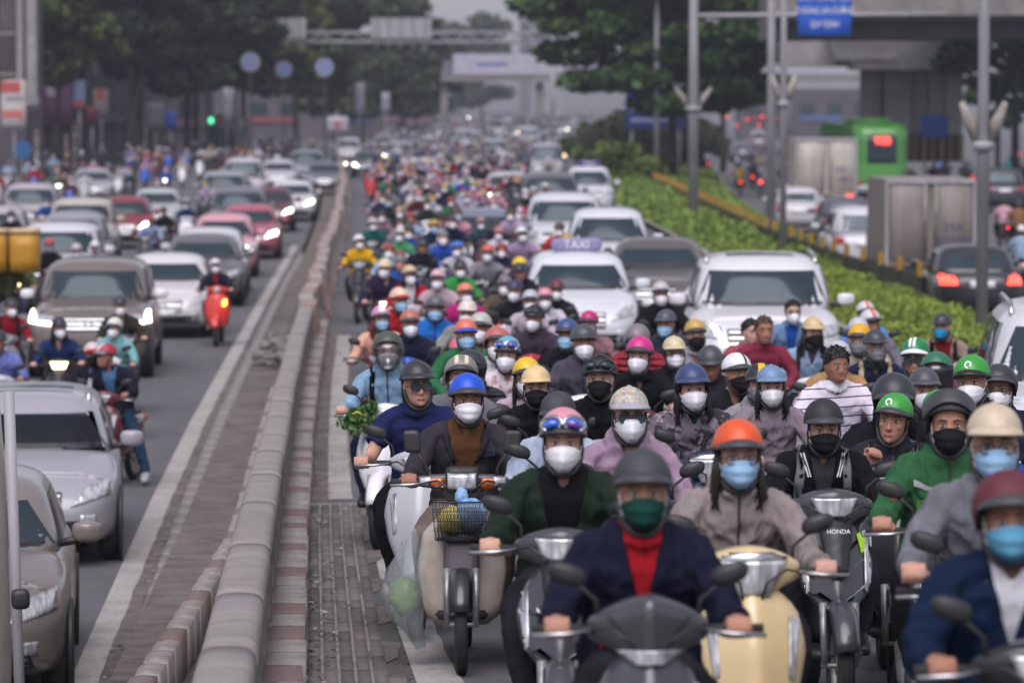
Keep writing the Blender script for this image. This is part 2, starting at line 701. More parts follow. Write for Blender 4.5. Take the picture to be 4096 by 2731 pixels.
# ------------------------------------------------------------------ mesh building
class MB:
    def __init__(s):
        s.V = []; s.F = []; s.I = []; s.n = 0

    def add(s, V, F, m=0):
        V = np.asarray(V, float)
        s.V.append(V)
        k = s.n
        s.F += [[i + k for i in f] for f in F]
        s.I += [m] * len(F)
        s.n += len(V)
        return s

    def mesh(s, name, mats, smooth=True, tf=None):
        me = bpy.data.meshes.new(name)
        V = np.concatenate(s.V) if s.V else np.zeros((0, 3))
        if tf is not None:
            V = tf(V)
        me.from_pydata(V.tolist(), [], s.F)
        for m in ([mats] if isinstance(mats, str) else mats):
            me.materials.append(mat(m))
        if len(set(s.I)) > 1:
            me.polygons.foreach_set('material_index', s.I)
        if smooth:
            me.polygons.foreach_set('use_smooth', [True] * len(me.polygons))
        me.update()
        return me

    # ---- shapes
    def box(s, c, h, m=0, rz=0, rx=0, taper=None):
        c = np.array(c, float); h = np.array(h, float)
        P = np.array([[x, y, z] for z in (-1, 1) for y in (-1, 1) for x in (-1, 1)], float) * h
        if taper is not None:
            P[4:, 0] *= taper[0]; P[4:, 1] *= taper[1]
        if rx:
            ca, sa = math.cos(rx), math.sin(rx)
            P = np.stack([P[:, 0], P[:, 1] * ca - P[:, 2] * sa, P[:, 1] * sa + P[:, 2] * ca], 1)
        if rz:
            ca, sa = math.cos(rz), math.sin(rz)
            P = np.stack([P[:, 0] * ca - P[:, 1] * sa, P[:, 0] * sa + P[:, 1] * ca, P[:, 2]], 1)
        return s.add(P + c, [[0, 2, 3, 1], [4, 5, 7, 6], [0, 1, 5, 4], [2, 6, 7, 3], [0, 4, 6, 2], [1, 3, 7, 5]], m)

    def tube(s, pts, rad, n=10, m=0, ref=None, cap=True, closed=False):
        P = np.asarray(pts, float)
        R = np.asarray(rad, float)
        if R.ndim == 0:
            R = np.full(len(P), float(R))
        if R.ndim == 1:
            R = np.stack([R, R], 1)
        if closed:
            T = np.roll(P, -1, 0) - np.roll(P, 1, 0)
        else:
            T = np.gradient(P, axis=0)
        T /= np.linalg.norm(T, axis=1)[:, None] + 1e-12
        if ref is None:
            ref = np.array([0, 0, 1.0]) if abs(T[0, 2]) < .9 else np.array([1.0, 0, 0])
            tr = True
        else:
            ref = np.asarray(ref, float); tr = False
        V = []
        b = ref
        a = np.linspace(0, 2 * math.pi, n, endpoint=False)
        for i in range(len(P)):
            u = b - T[i] * b.dot(T[i])
            u /= np.linalg.norm(u) + 1e-12
            v = np.cross(T[i], u)
            if tr:
                b = u
            V.append(P[i] + np.outer(np.cos(a), u) * R[i, 0] + np.outer(np.sin(a), v) * R[i, 1])
        V = np.concatenate(V)
        F = []
        L = len(P)
        for i in range(L if closed else L - 1):
            for j in range(n):
                k = (j + 1) % n; i2 = (i + 1) % L
                F.append([i * n + j, i * n + k, i2 * n + k, i2 * n + j])
        if cap and not closed:
            F.append([j for j in range(n)][::-1])
            F.append([(L - 1) * n + j for j in range(n)])
        return s.add(V, F, m)

    def ell(s, c, r, nu=14, nv=9, m=0, tf=None):
        V = [[0, 0, -1]]
        for i in range(1, nv):
            t = -math.pi / 2 + math.pi * i / nv
            for j in range(nu):
                a = 2 * math.pi * j / nu
                V.append([math.cos(t) * math.cos(a), math.cos(t) * math.sin(a), math.sin(t)])
        V.append([0, 0, 1])
        F = []
        for j in range(nu):
            F.append([0, 1 + (j + 1) % nu, 1 + j])
            for i in range(nv - 2):
                p = 1 + i * nu
                F.append([p + j, p + (j + 1) % nu, p + nu + (j + 1) % nu, p + nu + j])
            p = 1 + (nv - 2) * nu
            F.append([p + j, p + (j + 1) % nu, len(V) - 1])
        V = np.array(V) * np.array(r, float)
        if tf is not None:
            V = tf(V)
        return s.add(V + np.array(c, float), F, m)

    def rbox(s, c, h, n=(4, 4, 4), p=5.0, m=0, warp=None):
        """box with rounded edges (superellipsoid), optionally warped; warp gets unit coordinates and returns metres"""
        if isinstance(n, int):
            n = (n, n, n)
        idx = {}; V = []; F = []

        def vid(i, j, k):
            t = (i, j, k)
            if t not in idx:
                idx[t] = len(V)
                V.append([2 * i / n[0] - 1, 2 * j / n[1] - 1, 2 * k / n[2] - 1])
            return idx[t]
        for k, fl in ((0, 1), (n[2], 0)):
            for i in range(n[0]):
                for j in range(n[1]):
                    q = [vid(i, j, k), vid(i + 1, j, k), vid(i + 1, j + 1, k), vid(i, j + 1, k)]
                    F.append(q[::-1] if fl else q)
        for j, fl in ((0, 0), (n[1], 1)):
            for i in range(n[0]):
                for k in range(n[2]):
                    q = [vid(i, j, k), vid(i + 1, j, k), vid(i + 1, j, k + 1), vid(i, j, k + 1)]
                    F.append(q[::-1] if fl else q)
        for i, fl in ((0, 1), (n[0], 0)):
            for j in range(n[1]):
                for k in range(n[2]):
                    q = [vid(i, j, k), vid(i, j + 1, k), vid(i, j + 1, k + 1), vid(i, j, k + 1)]
                    F.append(q[::-1] if fl else q)
        V = np.array(V)
        V = V / (np.sum(np.abs(V) ** p, axis=1) ** (1.0 / p))[:, None]
        if warp is not None:
            V = warp(V)
        else:
            V = V * np.array(h, float)
        return s.add(V + np.array(c, float), F, m)

    def sheet(s, G, m=0, thick=None):
        """grid of points (nu, nv, 3); thick: offset vector field or float along normals"""
        G = np.asarray(G, float)
        nu, nv = G.shape[:2]
        F = [[i * nv + j, (i + 1) * nv + j, (i + 1) * nv + j + 1, i * nv + j + 1] for i in range(nu - 1) for j in range(nv - 1)]
        V = G.reshape(-1, 3)
        if thick is None:
            return s.add(V, F, m)
        du = np.gradient(G, axis=0); dv = np.gradient(G, axis=1)
        nn = np.cross(du, dv); nn /= np.linalg.norm(nn, axis=2)[..., None] + 1e-12
        W = (G - nn * thick).reshape(-1, 3)
        K = nu * nv
        F2 = [[a + K for a in f][::-1] for f in F]
        E = [i * nv for i in range(nu)] + [(nu - 1) * nv + j for j in range(1, nv)] + [i * nv + nv - 1 for i in range(nu - 2, -1, -1)] + [j for j in range(nv - 2, 0, -1)]
        Q = [[E[i], E[(i + 1) % len(E)], E[(i + 1) % len(E)] + K, E[i] + K][::-1] for i in range(len(E))]
        return s.add(np.concatenate([V, W]), F + F2 + Q, m)

    def lathe(s, prof, c=(0, 0, 0), axis='x', n=24, m=0):
        """prof: list of (axial, radius)"""
        a = np.linspace(0, 2 * math.pi, n, endpoint=False)
        V = []
        for t, r in prof:
            x = np.full(n, t); y = r * np.cos(a); z = r * np.sin(a)
            V.append(np.stack([x, y, z] if axis == 'x' else ([y, x, z] if axis == 'y' else [y, z, x]), 1))
        L = len(prof)
        F = [[i * n + j, i * n + (j + 1) % n, (i + 1) * n + (j + 1) % n, (i + 1) * n + j] for i in range(L - 1) for j in range(n)]
        return s.add(np.concatenate(V) + np.array(c, float), F, m)


def obj(name, me, parent=None, color=None, loc=None, rot=None, scale=None):
    if isinstance(me, tuple):
        me = me[0].mesh(name, *me[1:])
    o = bpy.data.objects.new(name, me)
    COL.objects.link(o)
    if parent is not None:
        o.parent = parent
    if color is not None:
        o.color = (*color[:3], 1)
    if loc is not None:
        o.location = loc
    if rot is not None:
        o.rotation_euler = rot
    if scale is not None:
        o.scale = scale if not isinstance(scale, (int, float)) else (scale,) * 3
    return o


def tag(o, label=None, cat=None, group=None, kind=None):
    for k, v in (('label', label), ('category', cat), ('group', group), ('kind', kind)):
        if v:
            o[k] = v
    return o


def thing(name, label, cat, loc=(0, 0, 0), rot=(0, 0, 0), group=None, scale=1):
    o = bpy.data.objects.new(name, None)
    o.empty_display_size = .1
    COL.objects.link(o)
    o.location = loc
    o.rotation_euler = rot
    o.scale = (scale,) * 3 if isinstance(scale, (int, float)) else scale
    return tag(o, label, cat, group)


def struct(name, me, color=None, **k):
    return tag(obj(name, me, color=color, **k), kind='structure')


def bvh_of(me):
    return BVHTree.FromPolygons([v.co.copy() for v in me.vertices], [tuple(p.vertices) for p in me.polygons])


def decal(b, fn, d, nu=6, nv=5, off=.006, mb=None, m=0, thick=None):
    """a patch laid on a surface: start points fn(u, v), cast along d, lifted by off"""
    mb = mb or MB()
    d = Vector(d).normalized()
    G = np.zeros((nu, nv, 3))
    for i in range(nu):
        for j in range(nv):
            p = Vector(fn(i / (nu - 1), j / (nv - 1)))
            hit = b.ray_cast(p, d)
            if hit[0] is None:
                q = b.find_nearest(p + d * .3)
                hp, hn = (q[0], q[1]) if q[0] is not None else (p, -d)
            else:
                hp, hn = hit[0], hit[1]
            if hn.dot(d) > 0:
                hn = -hn
            G[i, j] = hp + hn * off
    mb.sheet(G, m, thick)
    return mb


def quad(a, b, c, d_):
    a, b, c, d_ = [np.array(x, float) for x in (a, b, c, d_)]
    return lambda u, v: (a * (1 - u) + b * u) * (1 - v) + (d_ * (1 - u) + c * u) * v


TMP = bpy.data.scenes.new('workshop')


def baked(o):
    """mesh of o with its modifiers applied, worked out in a scene of its own"""
    TMP.collection.objects.link(o)
    vl = TMP.view_layers[0]
    vl.update()
    me = bpy.data.meshes.new_from_object(o.evaluated_get(vl.depsgraph))
    bpy.data.objects.remove(o)
    return me


def remesh(mb, voxel, mats, name='part', smooth=2, post=None):
    me = mb.mesh('tmp', [], smooth=True)
    o = bpy.data.objects.new('tmp', me)
    md = o.modifiers.new('r', 'REMESH')
    md.mode = 'VOXEL'
    md.voxel_size = voxel
    md.use_smooth_shade = True
    if smooth:
        sm = o.modifiers.new('s', 'SMOOTH')
        sm.iterations = smooth
        sm.factor = .5
    out = baked(o)
    out.name = name
    bpy.data.meshes.remove(me)
    out.materials.clear()
    for m in ([mats] if isinstance(mats, str) else mats):
        out.materials.append(mat(m))
    if post:
        post(out)
    return out


def getV(me):
    a = np.empty(len(me.vertices) * 3)
    me.vertices.foreach_get('co', a)
    return a.reshape(-1, 3)


def getN(me):
    a = np.empty(len(me.vertices) * 3)
    me.vertices.foreach_get('normal', a)
    return a.reshape(-1, 3)


def setV(me, V):
    me.vertices.foreach_set('co', V.ravel())
    me.update()


def vnoise(P, seed=0):
    """cheap smooth pseudo-noise in [-1, 1]"""
    r = np.random.default_rng(seed)
    out = np.zeros(len(P))
    for k in range(6):
        d = r.normal(size=3)
        ph = r.uniform(0, 6.28)
        out += np.sin(P @ d * (1 + .35 * k) + ph + 1.3 * np.sin(P @ r.normal(size=3) * .8 + k))
    return out / 4.0


def text_mesh(s, size, mname, depth=.002, align='CENTER'):
    cu = bpy.data.curves.new('txt', 'FONT')
    cu.body = s
    cu.size = size
    cu.extrude = depth
    cu.align_x = align
    cu.align_y = 'CENTER'
    cu.space_line = .95
    o = bpy.data.objects.new('txt', cu)
    me = baked(o)
    bpy.data.curves.remove(cu)
    me.materials.clear()
    me.materials.append(mat(mname))
    return me


def ribbon(xa, xb, zf, ys, nx=2, dz=0.0, jitter=0.0):
    """ground strip between the lines xa(y) and xb(y) at height zf(y)+dz"""
    G = np.zeros((len(ys), nx, 3))
    for i, y in enumerate(ys):
        a, b = xa(y), xb(y)
        for j in range(nx):
            G[i, j] = (a + (b - a) * j / (nx - 1), y, zf(y) + dz)
    if jitter:
        G[:, -1, 0] += RNG.normal(0, jitter, len(ys))
    return MB().sheet(G[::-1])

# ------------------------------------------------------------------ ground, roads, kerbs
def drange(a, b, near=.5, grow=.03):
    out = [a]
    while out[-1] < b:
        out.append(out[-1] + max(near, grow * out[-1]))
    out[-1] = b
    return out


EDGE = ([-40, 40, 62, 85, 116, 150, 175, 219, 263, 320, 420, 700, 3000], [5.5, 5.4, 5.3, 4.95, 4.3, 3.6, 3.3, 3.8, 4.7, 6, 9, 16, 60])
WEST = ([-40, 62, 100, 140, 174, 218, 300, 420, 700, 3000], [8.9, 8.75, 8.7, 9.2, 10.1, 12, 15, 20, 32, 90])
ed = lambda y: lerp_tab(EDGE, y)
we = lambda y: lerp_tab(WEST, y)
YS = drange(4, 2500, .8, .03)
g = 4000.0
struct('ground', (MB().sheet(np.array([[[-g, -200, -.3], [-g, g, -.3]], [[g, -200, -.3], [g, g, -.3]]])), 'earth'))
struct('left_road', (ribbon(lambda y: -60 - .1 * y, lambda y: ck(y) - 1.36, zl, YS, 6), 'asphalt'))
struct('right_road', (ribbon(lambda y: ck(y) - .02, lambda y: ed(y), zr, YS, 6), 'asphalt'))
struct('far_road', (ribbon(lambda y: we(y), lambda y: we(y) + 40 + .3 * y, za, YS, 4), 'asphalt'))
struct('left_pavement', (ribbon(lambda y: -80 - .2 * y, lambda y: -26.5 - .01 * y if y < 300 else -29.5 - .02 * (y - 300), zl, drange(150, 900, 4, .03), 3, .15), 'concrete'))
# median between the two carriageways
struct('median_base', (ribbon(lambda y: ck(y) - 1.2, lambda y: ck(y) - .02, lambda y: max(zl(y), zr(y) - .35), drange(4, 230), 2, -.05), 'dirt'))
yN = drange(6, 66, .35, 0)
struct('road_line', (ribbon(lambda y: ck(y) - 1.73, lambda y: ck(y) - 1.52, lambda y: 0, drange(20, 118, .5, .01), 3, .005, .006), 'road_paint'))
struct('road_line', (ribbon(lambda y: ck(y) + .16, lambda y: ck(y) + .37, zr, drange(33.5, 62, .5, 0), 3, .006, .006), 'road_paint'))
struct('road_line', (ribbon(lambda y: ck(y) + .49 + .012 * max(0, 26 - y), lambda y: ck(y) + .69 + .018 * max(0, 26 - y), zr, drange(12, 32.6, .4, 0), 3, .006, .012), 'road_paint'))
struct('gutter', (ribbon(lambda y: ck(y) - 1.53, lambda y: ck(y) - 1.355, lambda y: 0, yN, 3, .004, .004), 'dirt'))
struct('broken_edge', (ribbon(lambda y: ck(y) + .40, lambda y: ck(y) + .56, zr, drange(10, 33.3, .12, 0), 4, .004, .03), 'gravel_edge'))
struct('gutter', (ribbon(lambda y: ck(y) - .01, lambda y: ck(y) + .2, zr, drange(32.9, 64, .4, 0), 3, .004, .012), 'dirt'))
# patch of rough tarmac with sand drifted against the paving
for k in range(9):
    y0 = 15 + k * 2.1 + random.uniform(-.4, .4)
    mb = MB(); a = np.linspace(0, 2 * math.pi, 14, endpoint=False)
    r = .08 + .05 * RNG.random(14)
    cx = ck(y0) + .43 + random.uniform(-.02, .04)
    P = [[cx + r[i] * math.cos(a[i]) * .8, y0 + r[i] * 6 * math.sin(a[i]), zr(y0 + r[i] * 6 * math.sin(a[i])) + .009] for i in range(14)]
    mb.add(P, [list(range(14))])
    struct('sand_patch', (mb, 'dirt', False))


def path_pieces(parent, name, fn_x, zf, y0, y1, plen, hw, hz, gap, mats, dz=0.0, jz=.004, jx=.004, bev=.008, rnd=True):
    """row of blocks along the median line; meshes shared between like pieces"""
    cache = {}
    y = y0; k = 0
    while y < y1:
        mm = mats[k % len(mats)]
        key = (mm, round(plen, 3))
        if key not in cache:
            b = MB().rbox((0, 0, 0), (hw, plen / 2 - gap, hz), (2, 4, 2), 14.0)
            cache[key] = b.mesh(name, mm)
        yc = y + plen / 2
        sl = (zf(yc + .3) - zf(yc - .3)) / .6
        sx = (fn_x(yc + .3) - fn_x(yc - .3)) / .6
        obj(name, cache[key], parent, loc=(fn_x(yc) + random.uniform(-jx, jx), yc, zf(yc) + dz + random.uniform(-jz, jz)),
            rot=(math.atan(sl) + random.uniform(-.004, .004), random.uniform(-.006, .006), -math.atan(sx) + random.uniform(-.006, .006)))
        y += plen; k += 1


# kerb on the crowded side, stones painted white, white, red
kr = struct('painted_kerb', (ribbon(lambda y: ck(y) - .22, lambda y: ck(y) - .03, zr, drange(8, 66, .5, 0), 2, .06), 'concrete_dark'))
path_pieces(kr, 'kerb_stone', lambda y: ck(y) - .105, zr, 9, 64, .66, .105, .11, .006, ['kerb_white', 'kerb_white', 'kerb_red', 'kerb_white', 'kerb_white', 'kerb_red', 'kerb_white', 'kerb_red', 'kerb_white', 'kerb_white', 'kerb_white', 'kerb_red'], .06, .008, .008)
kl = struct('painted_kerb', (ribbon(lambda y: ck(y) - .68, lambda y: ck(y) - .52, lambda y: .02, drange(14, 66, .5, 0), 2, .06), 'concrete_dark'))
ztl = lambda y: zr(y) - .30
koff = lambda y: .60 + .028 * min(14, max(0, 31 - y))
path_pieces(kl, 'kerb_stone', lambda y: ck(y) - koff(y), ztl, 19, 52, .66, .075, .25, .006, ['kerb_white', 'kerb_white', 'kerb_red', 'kerb_white'], -.06)
# paving beside the traffic coming on the low carriageway
pv = struct('paved_strip', (ribbon(lambda y: ck(y) - 1.36, lambda y: ck(y) - .66, lambda y: .0, drange(14, 110, .8, 0), 2, .05), 'mortar'))
path_pieces(pv, 'paving_slab', lambda y: ck(y) - .93, lambda y: .05, 22, 84, .62, .255, .05, .016, ['stone'], .015, .009)
path_pieces(pv, 'kerb_stone', lambda y: ck(y) - 1.27, lambda y: .03, 22, 96, .9, .085, .075, .012, ['concrete'], .03, .006)
# strip of stone slabs with pale joints on the crowded side
ds = struct('stone_strip', (ribbon(lambda y: ck(y) - .01, lambda y: ck(y) + .43, zr, drange(12, 33, .5, 0), 2, .006), 'mortar'))
stone_me = {}
y = 14.5
while y < 32.6:
    L = random.choice([.45, .9, .9, .6])
    L = min(L, 32.7 - y)
    if round(L, 2) not in stone_me:
        stone_me[round(L, 2)] = MB().rbox((0, 0, 0), (.0355, L / 2 - .004, .02), (2, 3, 2), 16).mesh('stone', 'stone')
    for j in range(5):
        xc = ck(y + L / 2) + .045 + j * .0865
        obj('stone', stone_me[round(L, 2)], ds, loc=(xc, y + L / 2, zr(y + L / 2) + random.uniform(-.003, .003)),
            rot=(math.atan((zr(y + L) - zr(y)) / L), 0, -math.atan((ck(y + L) - ck(y)) / L)))
    y += L

# parapet wall with rounded concrete cap
pr = thing('parapet_wall', 'long grey concrete parapet with rounded cap between the two carriageways', 'parapet', (ck(8) - .35, 8, zr(8)))
off = Vector(pr.location)


def par_section(y0, y1, mb, cap):
    ys = np.linspace(y0, y1, max(3, int((y1 - y0) / .33)))
    if cap:
        a = np.linspace(-.25 * math.pi, 1.25 * math.pi, 13)
        sec = [(-.305 + .118 * math.copysign(abs(math.cos(t)) ** .55, math.cos(t)), .545 + .085 * math.copysign(abs(math.sin(t)) ** .62, math.sin(t))) for t in a]
    else:
        sec = [(-.395, -.6), (-.395, .5), (-.215, .5), (-.215, -.6)]
    V = []; n = len(sec)
    for y in ys:
        for sx, sz in sec:
            V.append([ck(y) + sx - off.x, y - off.y, zr(y) + sz - off.z])
    F = [[i * n + j, (i + 1) * n + j, (i + 1) * n + (j + 1) % n, i * n + (j + 1) % n] for i in range(len(ys) - 1) for j in range(n)]
    F += [list(range(n)), [(len(ys) - 1) * n + j for j in range(n)][::-1]]
    mb.add(V, F)


mb = MB(); par_section(7, 59.5, mb, False)
obj('wall', (mb, 'concrete', False), pr)
y = 7.0
while y < 59:
    L = random.choice([2.4, 3.0, 3.5])
    mb = MB(); par_section(y + .002, min(59.5, y + L - .002), mb, True)
    o = obj('cap_stone', (mb, 'concrete_cap'), pr)
    o.location.x += random.uniform(-.002, .002); o.location.z += random.uniform(-.0015, .0015)
    y += L
# small ribs on the wall face, as the pilasters of the parapet
for y in np.arange(9, 58, 2.0):
    mb = MB().box((0, 0, 0), (.018, .12, .26))
    obj('pilaster', (mb, 'concrete', False), pr, loc=(ck(y) - .212 - off.x, y - off.y, zr(y) + .22 - off.z))

# faded red and white barriers further on
by = 60.0; bi = 0
bar_me = {}
for mname in ('barrier_red', 'kerb_white'):
    mb = MB()
    sec = [(-.3, 0), (-.3, .12), (-.15, .4), (-.11, .85), (.11, .85), (.15, .4), (.3, .12), (.3, 0)]
    n = len(sec); V = [[sx, yy, sz] for yy in (-.98, .98) for sx, sz in sec]
    F = [[j, (j + 1) % n, n + (j + 1) % n, n + j] for j in range(n)] + [list(range(n))[::-1], [n + j for j in range(n)]]
    bar_me[mname] = MB().add(V, F).mesh('barrier', mname, False)
while by < 222:
    nm = 'barrier_red' if bi % 2 == 0 else 'kerb_white'
    sx = (ck(by + 1) - ck(by - 1)) / 2
    o = obj('road_barrier', bar_me[nm], loc=(ck(by) - .3 + random.uniform(-.06, .06), by, min(zr(by), zl(by) + .35) - .05), rot=(0, random.uniform(-.03, .03), -math.atan(sx) + random.uniform(-.03, .03)))
    ones = ['', 'first', 'second', 'third', 'fourth', 'fifth', 'sixth', 'seventh', 'eighth', 'ninth', 'tenth', 'eleventh', 'twelfth', 'thirteenth', 'fourteenth', 'fifteenth', 'sixteenth', 'seventeenth', 'eighteenth', 'nineteenth']
    nb_ = bi // 2 + 1
    ordn = ones[nb_] if nb_ < 20 else ('twentieth' if nb_ == 20 else ('twenty-' + ones[nb_ - 20] if nb_ < 30 else ('thirtieth' if nb_ == 30 else ('thirty-' + ones[nb_ - 30] if nb_ < 40 else 'fortieth' if nb_ == 40 else 'forty-' + ones[nb_ - 40]))))
    tag(o, ordn + (' faded red' if bi % 2 == 0 else ' dirty white') + ' concrete road barrier counted from the parapet end', 'barrier', 'concrete barriers down the median')
    by += 2.02; bi += 1
# heap of crumbling rubble where the parapet ends
mb = MB()
for k in range(30):
    yy = 58.5 + random.random() * 8
    mb.rbox((ck(yy) - .75 + random.uniform(-.35, .35), yy, zl(yy) + .1 + random.random() * .2), (random.uniform(.05, .14), random.uniform(.08, .2), random.uniform(.03, .08)), 2, 8)
tag(obj('broken_concrete', (mb, 'concrete')), 'crumbled pinkish concrete lumps where the parapet wall ends', 'rubble', kind='stuff')
# fallen leaves and scraps along the kerbs
lm = MB()
for k in range(950):
    yy = random.uniform(16, 60)
    sd = random.random()
    if sd < .55:
        x = ck(yy) + abs(random.gauss(0, .12)); z = zr(yy) + .03
    elif sd < .8:
        x = ck(yy) - .93 + random.gauss(0, .16); z = .125
    else:
        x = ck(yy) - 1.42 + random.gauss(0, .05); z = .02
    s_ = random.uniform(.008, .026); a = random.random() * 6.28
    P = [[x + s_ * math.cos(a + t) * r, yy + 2.0 * s_ * math.sin(a + t) * r, z + random.uniform(0, .014)] for t, r in ((0, 1.3), (1.57, .6), (3.14, 1.2), (4.71, .6))]
    lm.add(P, [[0, 1, 2, 3]], random.choice([0, 0, 1, 1, 2]))
tag(obj('fallen_leaves', (lm, ['earth', 'dirt', 'kerb_white'], False)), 'dry leaves and paper scraps strewn along the kerbs', 'litter', kind='stuff')


# ------------------------------------------------------------------ plants
def leaves(P, size, droop=.5, aspect=1.8):
    """one small folded face per point"""
    n = len(P)
    a = RNG.uniform(0, 6.283, n); t = RNG.normal(0, droop, n)
    u = np.stack([np.cos(a) * np.cos(t), np.sin(a) * np.cos(t), np.sin(t)], 1)
    r = RNG.normal(size=(n, 3)); v = np.cross(u, r); v /= np.linalg.norm(v, axis=1)[:, None] + 1e-9
    s_ = size * RNG.uniform(.6, 1.35, n)[:, None]
    V = np.empty((n, 4, 3))
    V[:, 0] = P - u * s_ * .5 * aspect; V[:, 2] = P + u * s_ * .5 * aspect
    V[:, 1] = P + v * s_ * .5; V[:, 3] = P - v * s_ * .5
    F = np.arange(n * 4).reshape(n, 4)
    me = bpy.data.meshes.new('foliage')
    me.vertices.add(n * 4); me.vertices.foreach_set('co', V.ravel())
    me.loops.add(n * 4); me.loops.foreach_set('vertex_index', F.ravel())
    me.polygons.add(n); me.polygons.foreach_set('loop_start', np.arange(n) * 4)
    me.update(calc_edges=True)
    me.materials.append(mat('leaf'))
    return me


def clump_points(cs, rs, n, flat=1.0):
    w_ = np.array([r ** 2 for r in rs]); w_ /= w_.sum()
    k = RNG.choice(len(cs), n, p=w_)
    d = RNG.normal(size=(n, 3)); d /= np.linalg.norm(d, axis=1)[:, None]
    rr = RNG.uniform(.55, 1.05, n) ** .7
    d[:, 2] *= flat
    return np.array(cs)[k] + d * (np.array(rs)[k] * rr)[:, None]


def make_tree(label, base, height, rx, rz, crown_z, nclump, nleaf, lsize, col, flat=.6, trunk_r=.2, lean=0.0, seed=1, cat='tree', group=None):
    r = random.Random(seed)
    t = thing('street_tree', label, cat, base, group=group)
    tm = MB()
    top = np.array([lean, 0, crown_z])
    pts = [np.array([lean * s ** 1.5, .1 * math.sin(3 * s), crown_z * s]) for s in np.linspace(0, 1, 7)]
    tm.tube(pts, np.linspace(trunk_r, trunk_r * .6, 7), 9)
    cs = []; rs = []
    for k in range(nclump):
        a = r.random() * 6.283; q = math.sqrt(r.random())
        zz = r.uniform(-1, 1)
        c = np.array([lean + rx * q * math.cos(a) * math.sqrt(1 - .6 * zz * zz), rx * q * math.sin(a) * math.sqrt(1 - .6 * zz * zz), crown_z + rz * zz])
        cs.append(c); rs.append(r.uniform(.16, .32) * rx)
        if k % 2 == 0:
            s0 = pts[4 + k % 3]
            mid = (s0 + c) / 2 + np.array([0, 0, -.2])
            tm.tube([s0, mid, c], [trunk_r * .4, trunk_r * .25, trunk_r * .1], 6)
    obj('trunk', (tm, 'bark'), t)
    obj('crown', leaves(clump_points(cs, rs, int(nleaf * .62), flat), lsize * 1.2), t, color=[c_ * .66 for c_ in lin(col)])
    return t


def px_at(px, Y):
    return at(px, 1000, Y).x


P23 = 4096.0 / 2352.0
tg = 'trees along the far pavement'
dk = '4a5a34'
make_tree('rounded street tree with slender trunk by the shop signs', (px_at(128 * P23, 232), 232, .15), 9, 3.3, 2.7, 8.6, 44, 16000, .26, '5c6c3c', .6, .16, .6, 3, group=tg)
make_tree('leaning dark tree with a bent trunk behind the riders', (px_at(290 * P23, 246), 246, .15), 10, 5.6, 4.2, 11.2, 50, 22000, .32, '3d4a38', .55, .2, 2.6, 4, group=tg)
make_tree('tall dense dark tree beside the dark green bus', (px_at(430 * P23, 268), 268, .15), 12, 6.4, 5.0, 11.0, 50, 22000, .36, '424e36', .55, .26, .3, 5, group=tg)
make_tree('broad yellowish green tree above the round traffic signs', (px_at(560 * P23, 292), 292, .2), 12, 6.2, 5.2, 11.0, 50, 20000, .38, '66703c', .55, .25, 0, 6, group=tg)
make_tree('spreading dark tree behind the big sign board', (px_at(680 * P23, 330), 330, .3), 12, 7.4, 5.6, 11.5, 50, 20000, .42, '4c5838', .55, .28, 0, 7, group=tg)
make_tree('hazy broad tree behind the second sign board', (px_at(830 * P23, 370), 370, .3), 12, 8.0, 5.2, 9.2, 50, 20000, .46, '4c5a3c', .55, .28, 0, 8, group=tg)
make_tree('pale hazy tree at the end of the tree row', (px_at(925 * P23, 430), 430, .3), 12, 7.0, 4.2, 8.0, 50, 18000, .5, '4c5a40', .55, .28, 0, 9, group=tg)
make_tree('faint grey tree far down the road', (px_at(1105 * P23, 640), 640, .3), 12, 9.5, 6.5, 12, 46, 11000, .5, '54604a', .6, .28, 0, 10, group=tg)
for i, (px, Y, hh) in enumerate([(330, 262, 15), (480, 300, 16.5), (220, 275, 16)]):
    make_tree(['tall tree filling the gap above the bent trunk', 'tall tree towering over the green bus', 'tall dark tree behind the rounded street tree'][i], (px_at(px * P23, Y) - 1, Y, .15), 14, 7.6, 5.6, hh - 1, 50, 18000, .42, '38453a', .55, .25, .5, 20 + i, group=tg)
# the big layered tree on the right median
make_tree('big spreading tree with layered green branches on the median', (px_at(1545 * P23, 206), 206, .5), 14, 6.7, 5.6, 9.4, 90, 46000, .28, '4a663a', .36, .24, -.4, 12)
make_tree('smaller bright green tree behind the layered tree', (px_at(1660 * P23, 226), 226, .5), 12, 5.0, 4.2, 10.5, 40, 10000, .26, '4a6634', .4, .2, 0, 13)
make_tree('dark leafy tree beyond the concrete pier', (px_at(2330 * P23, 190), 190, .5), 12, 4.6, 4.0, 8.6, 40, 12000, .22, '48613a', .5, .22, 0, 14)
make_tree('small tree at the roadside under the viaduct', (px_at(2290 * P23, 215), 215, .5), 9, 3.0, 3.2, 6.0, 30, 8000, .22, '3f5634', .5, .18, 0, 15)

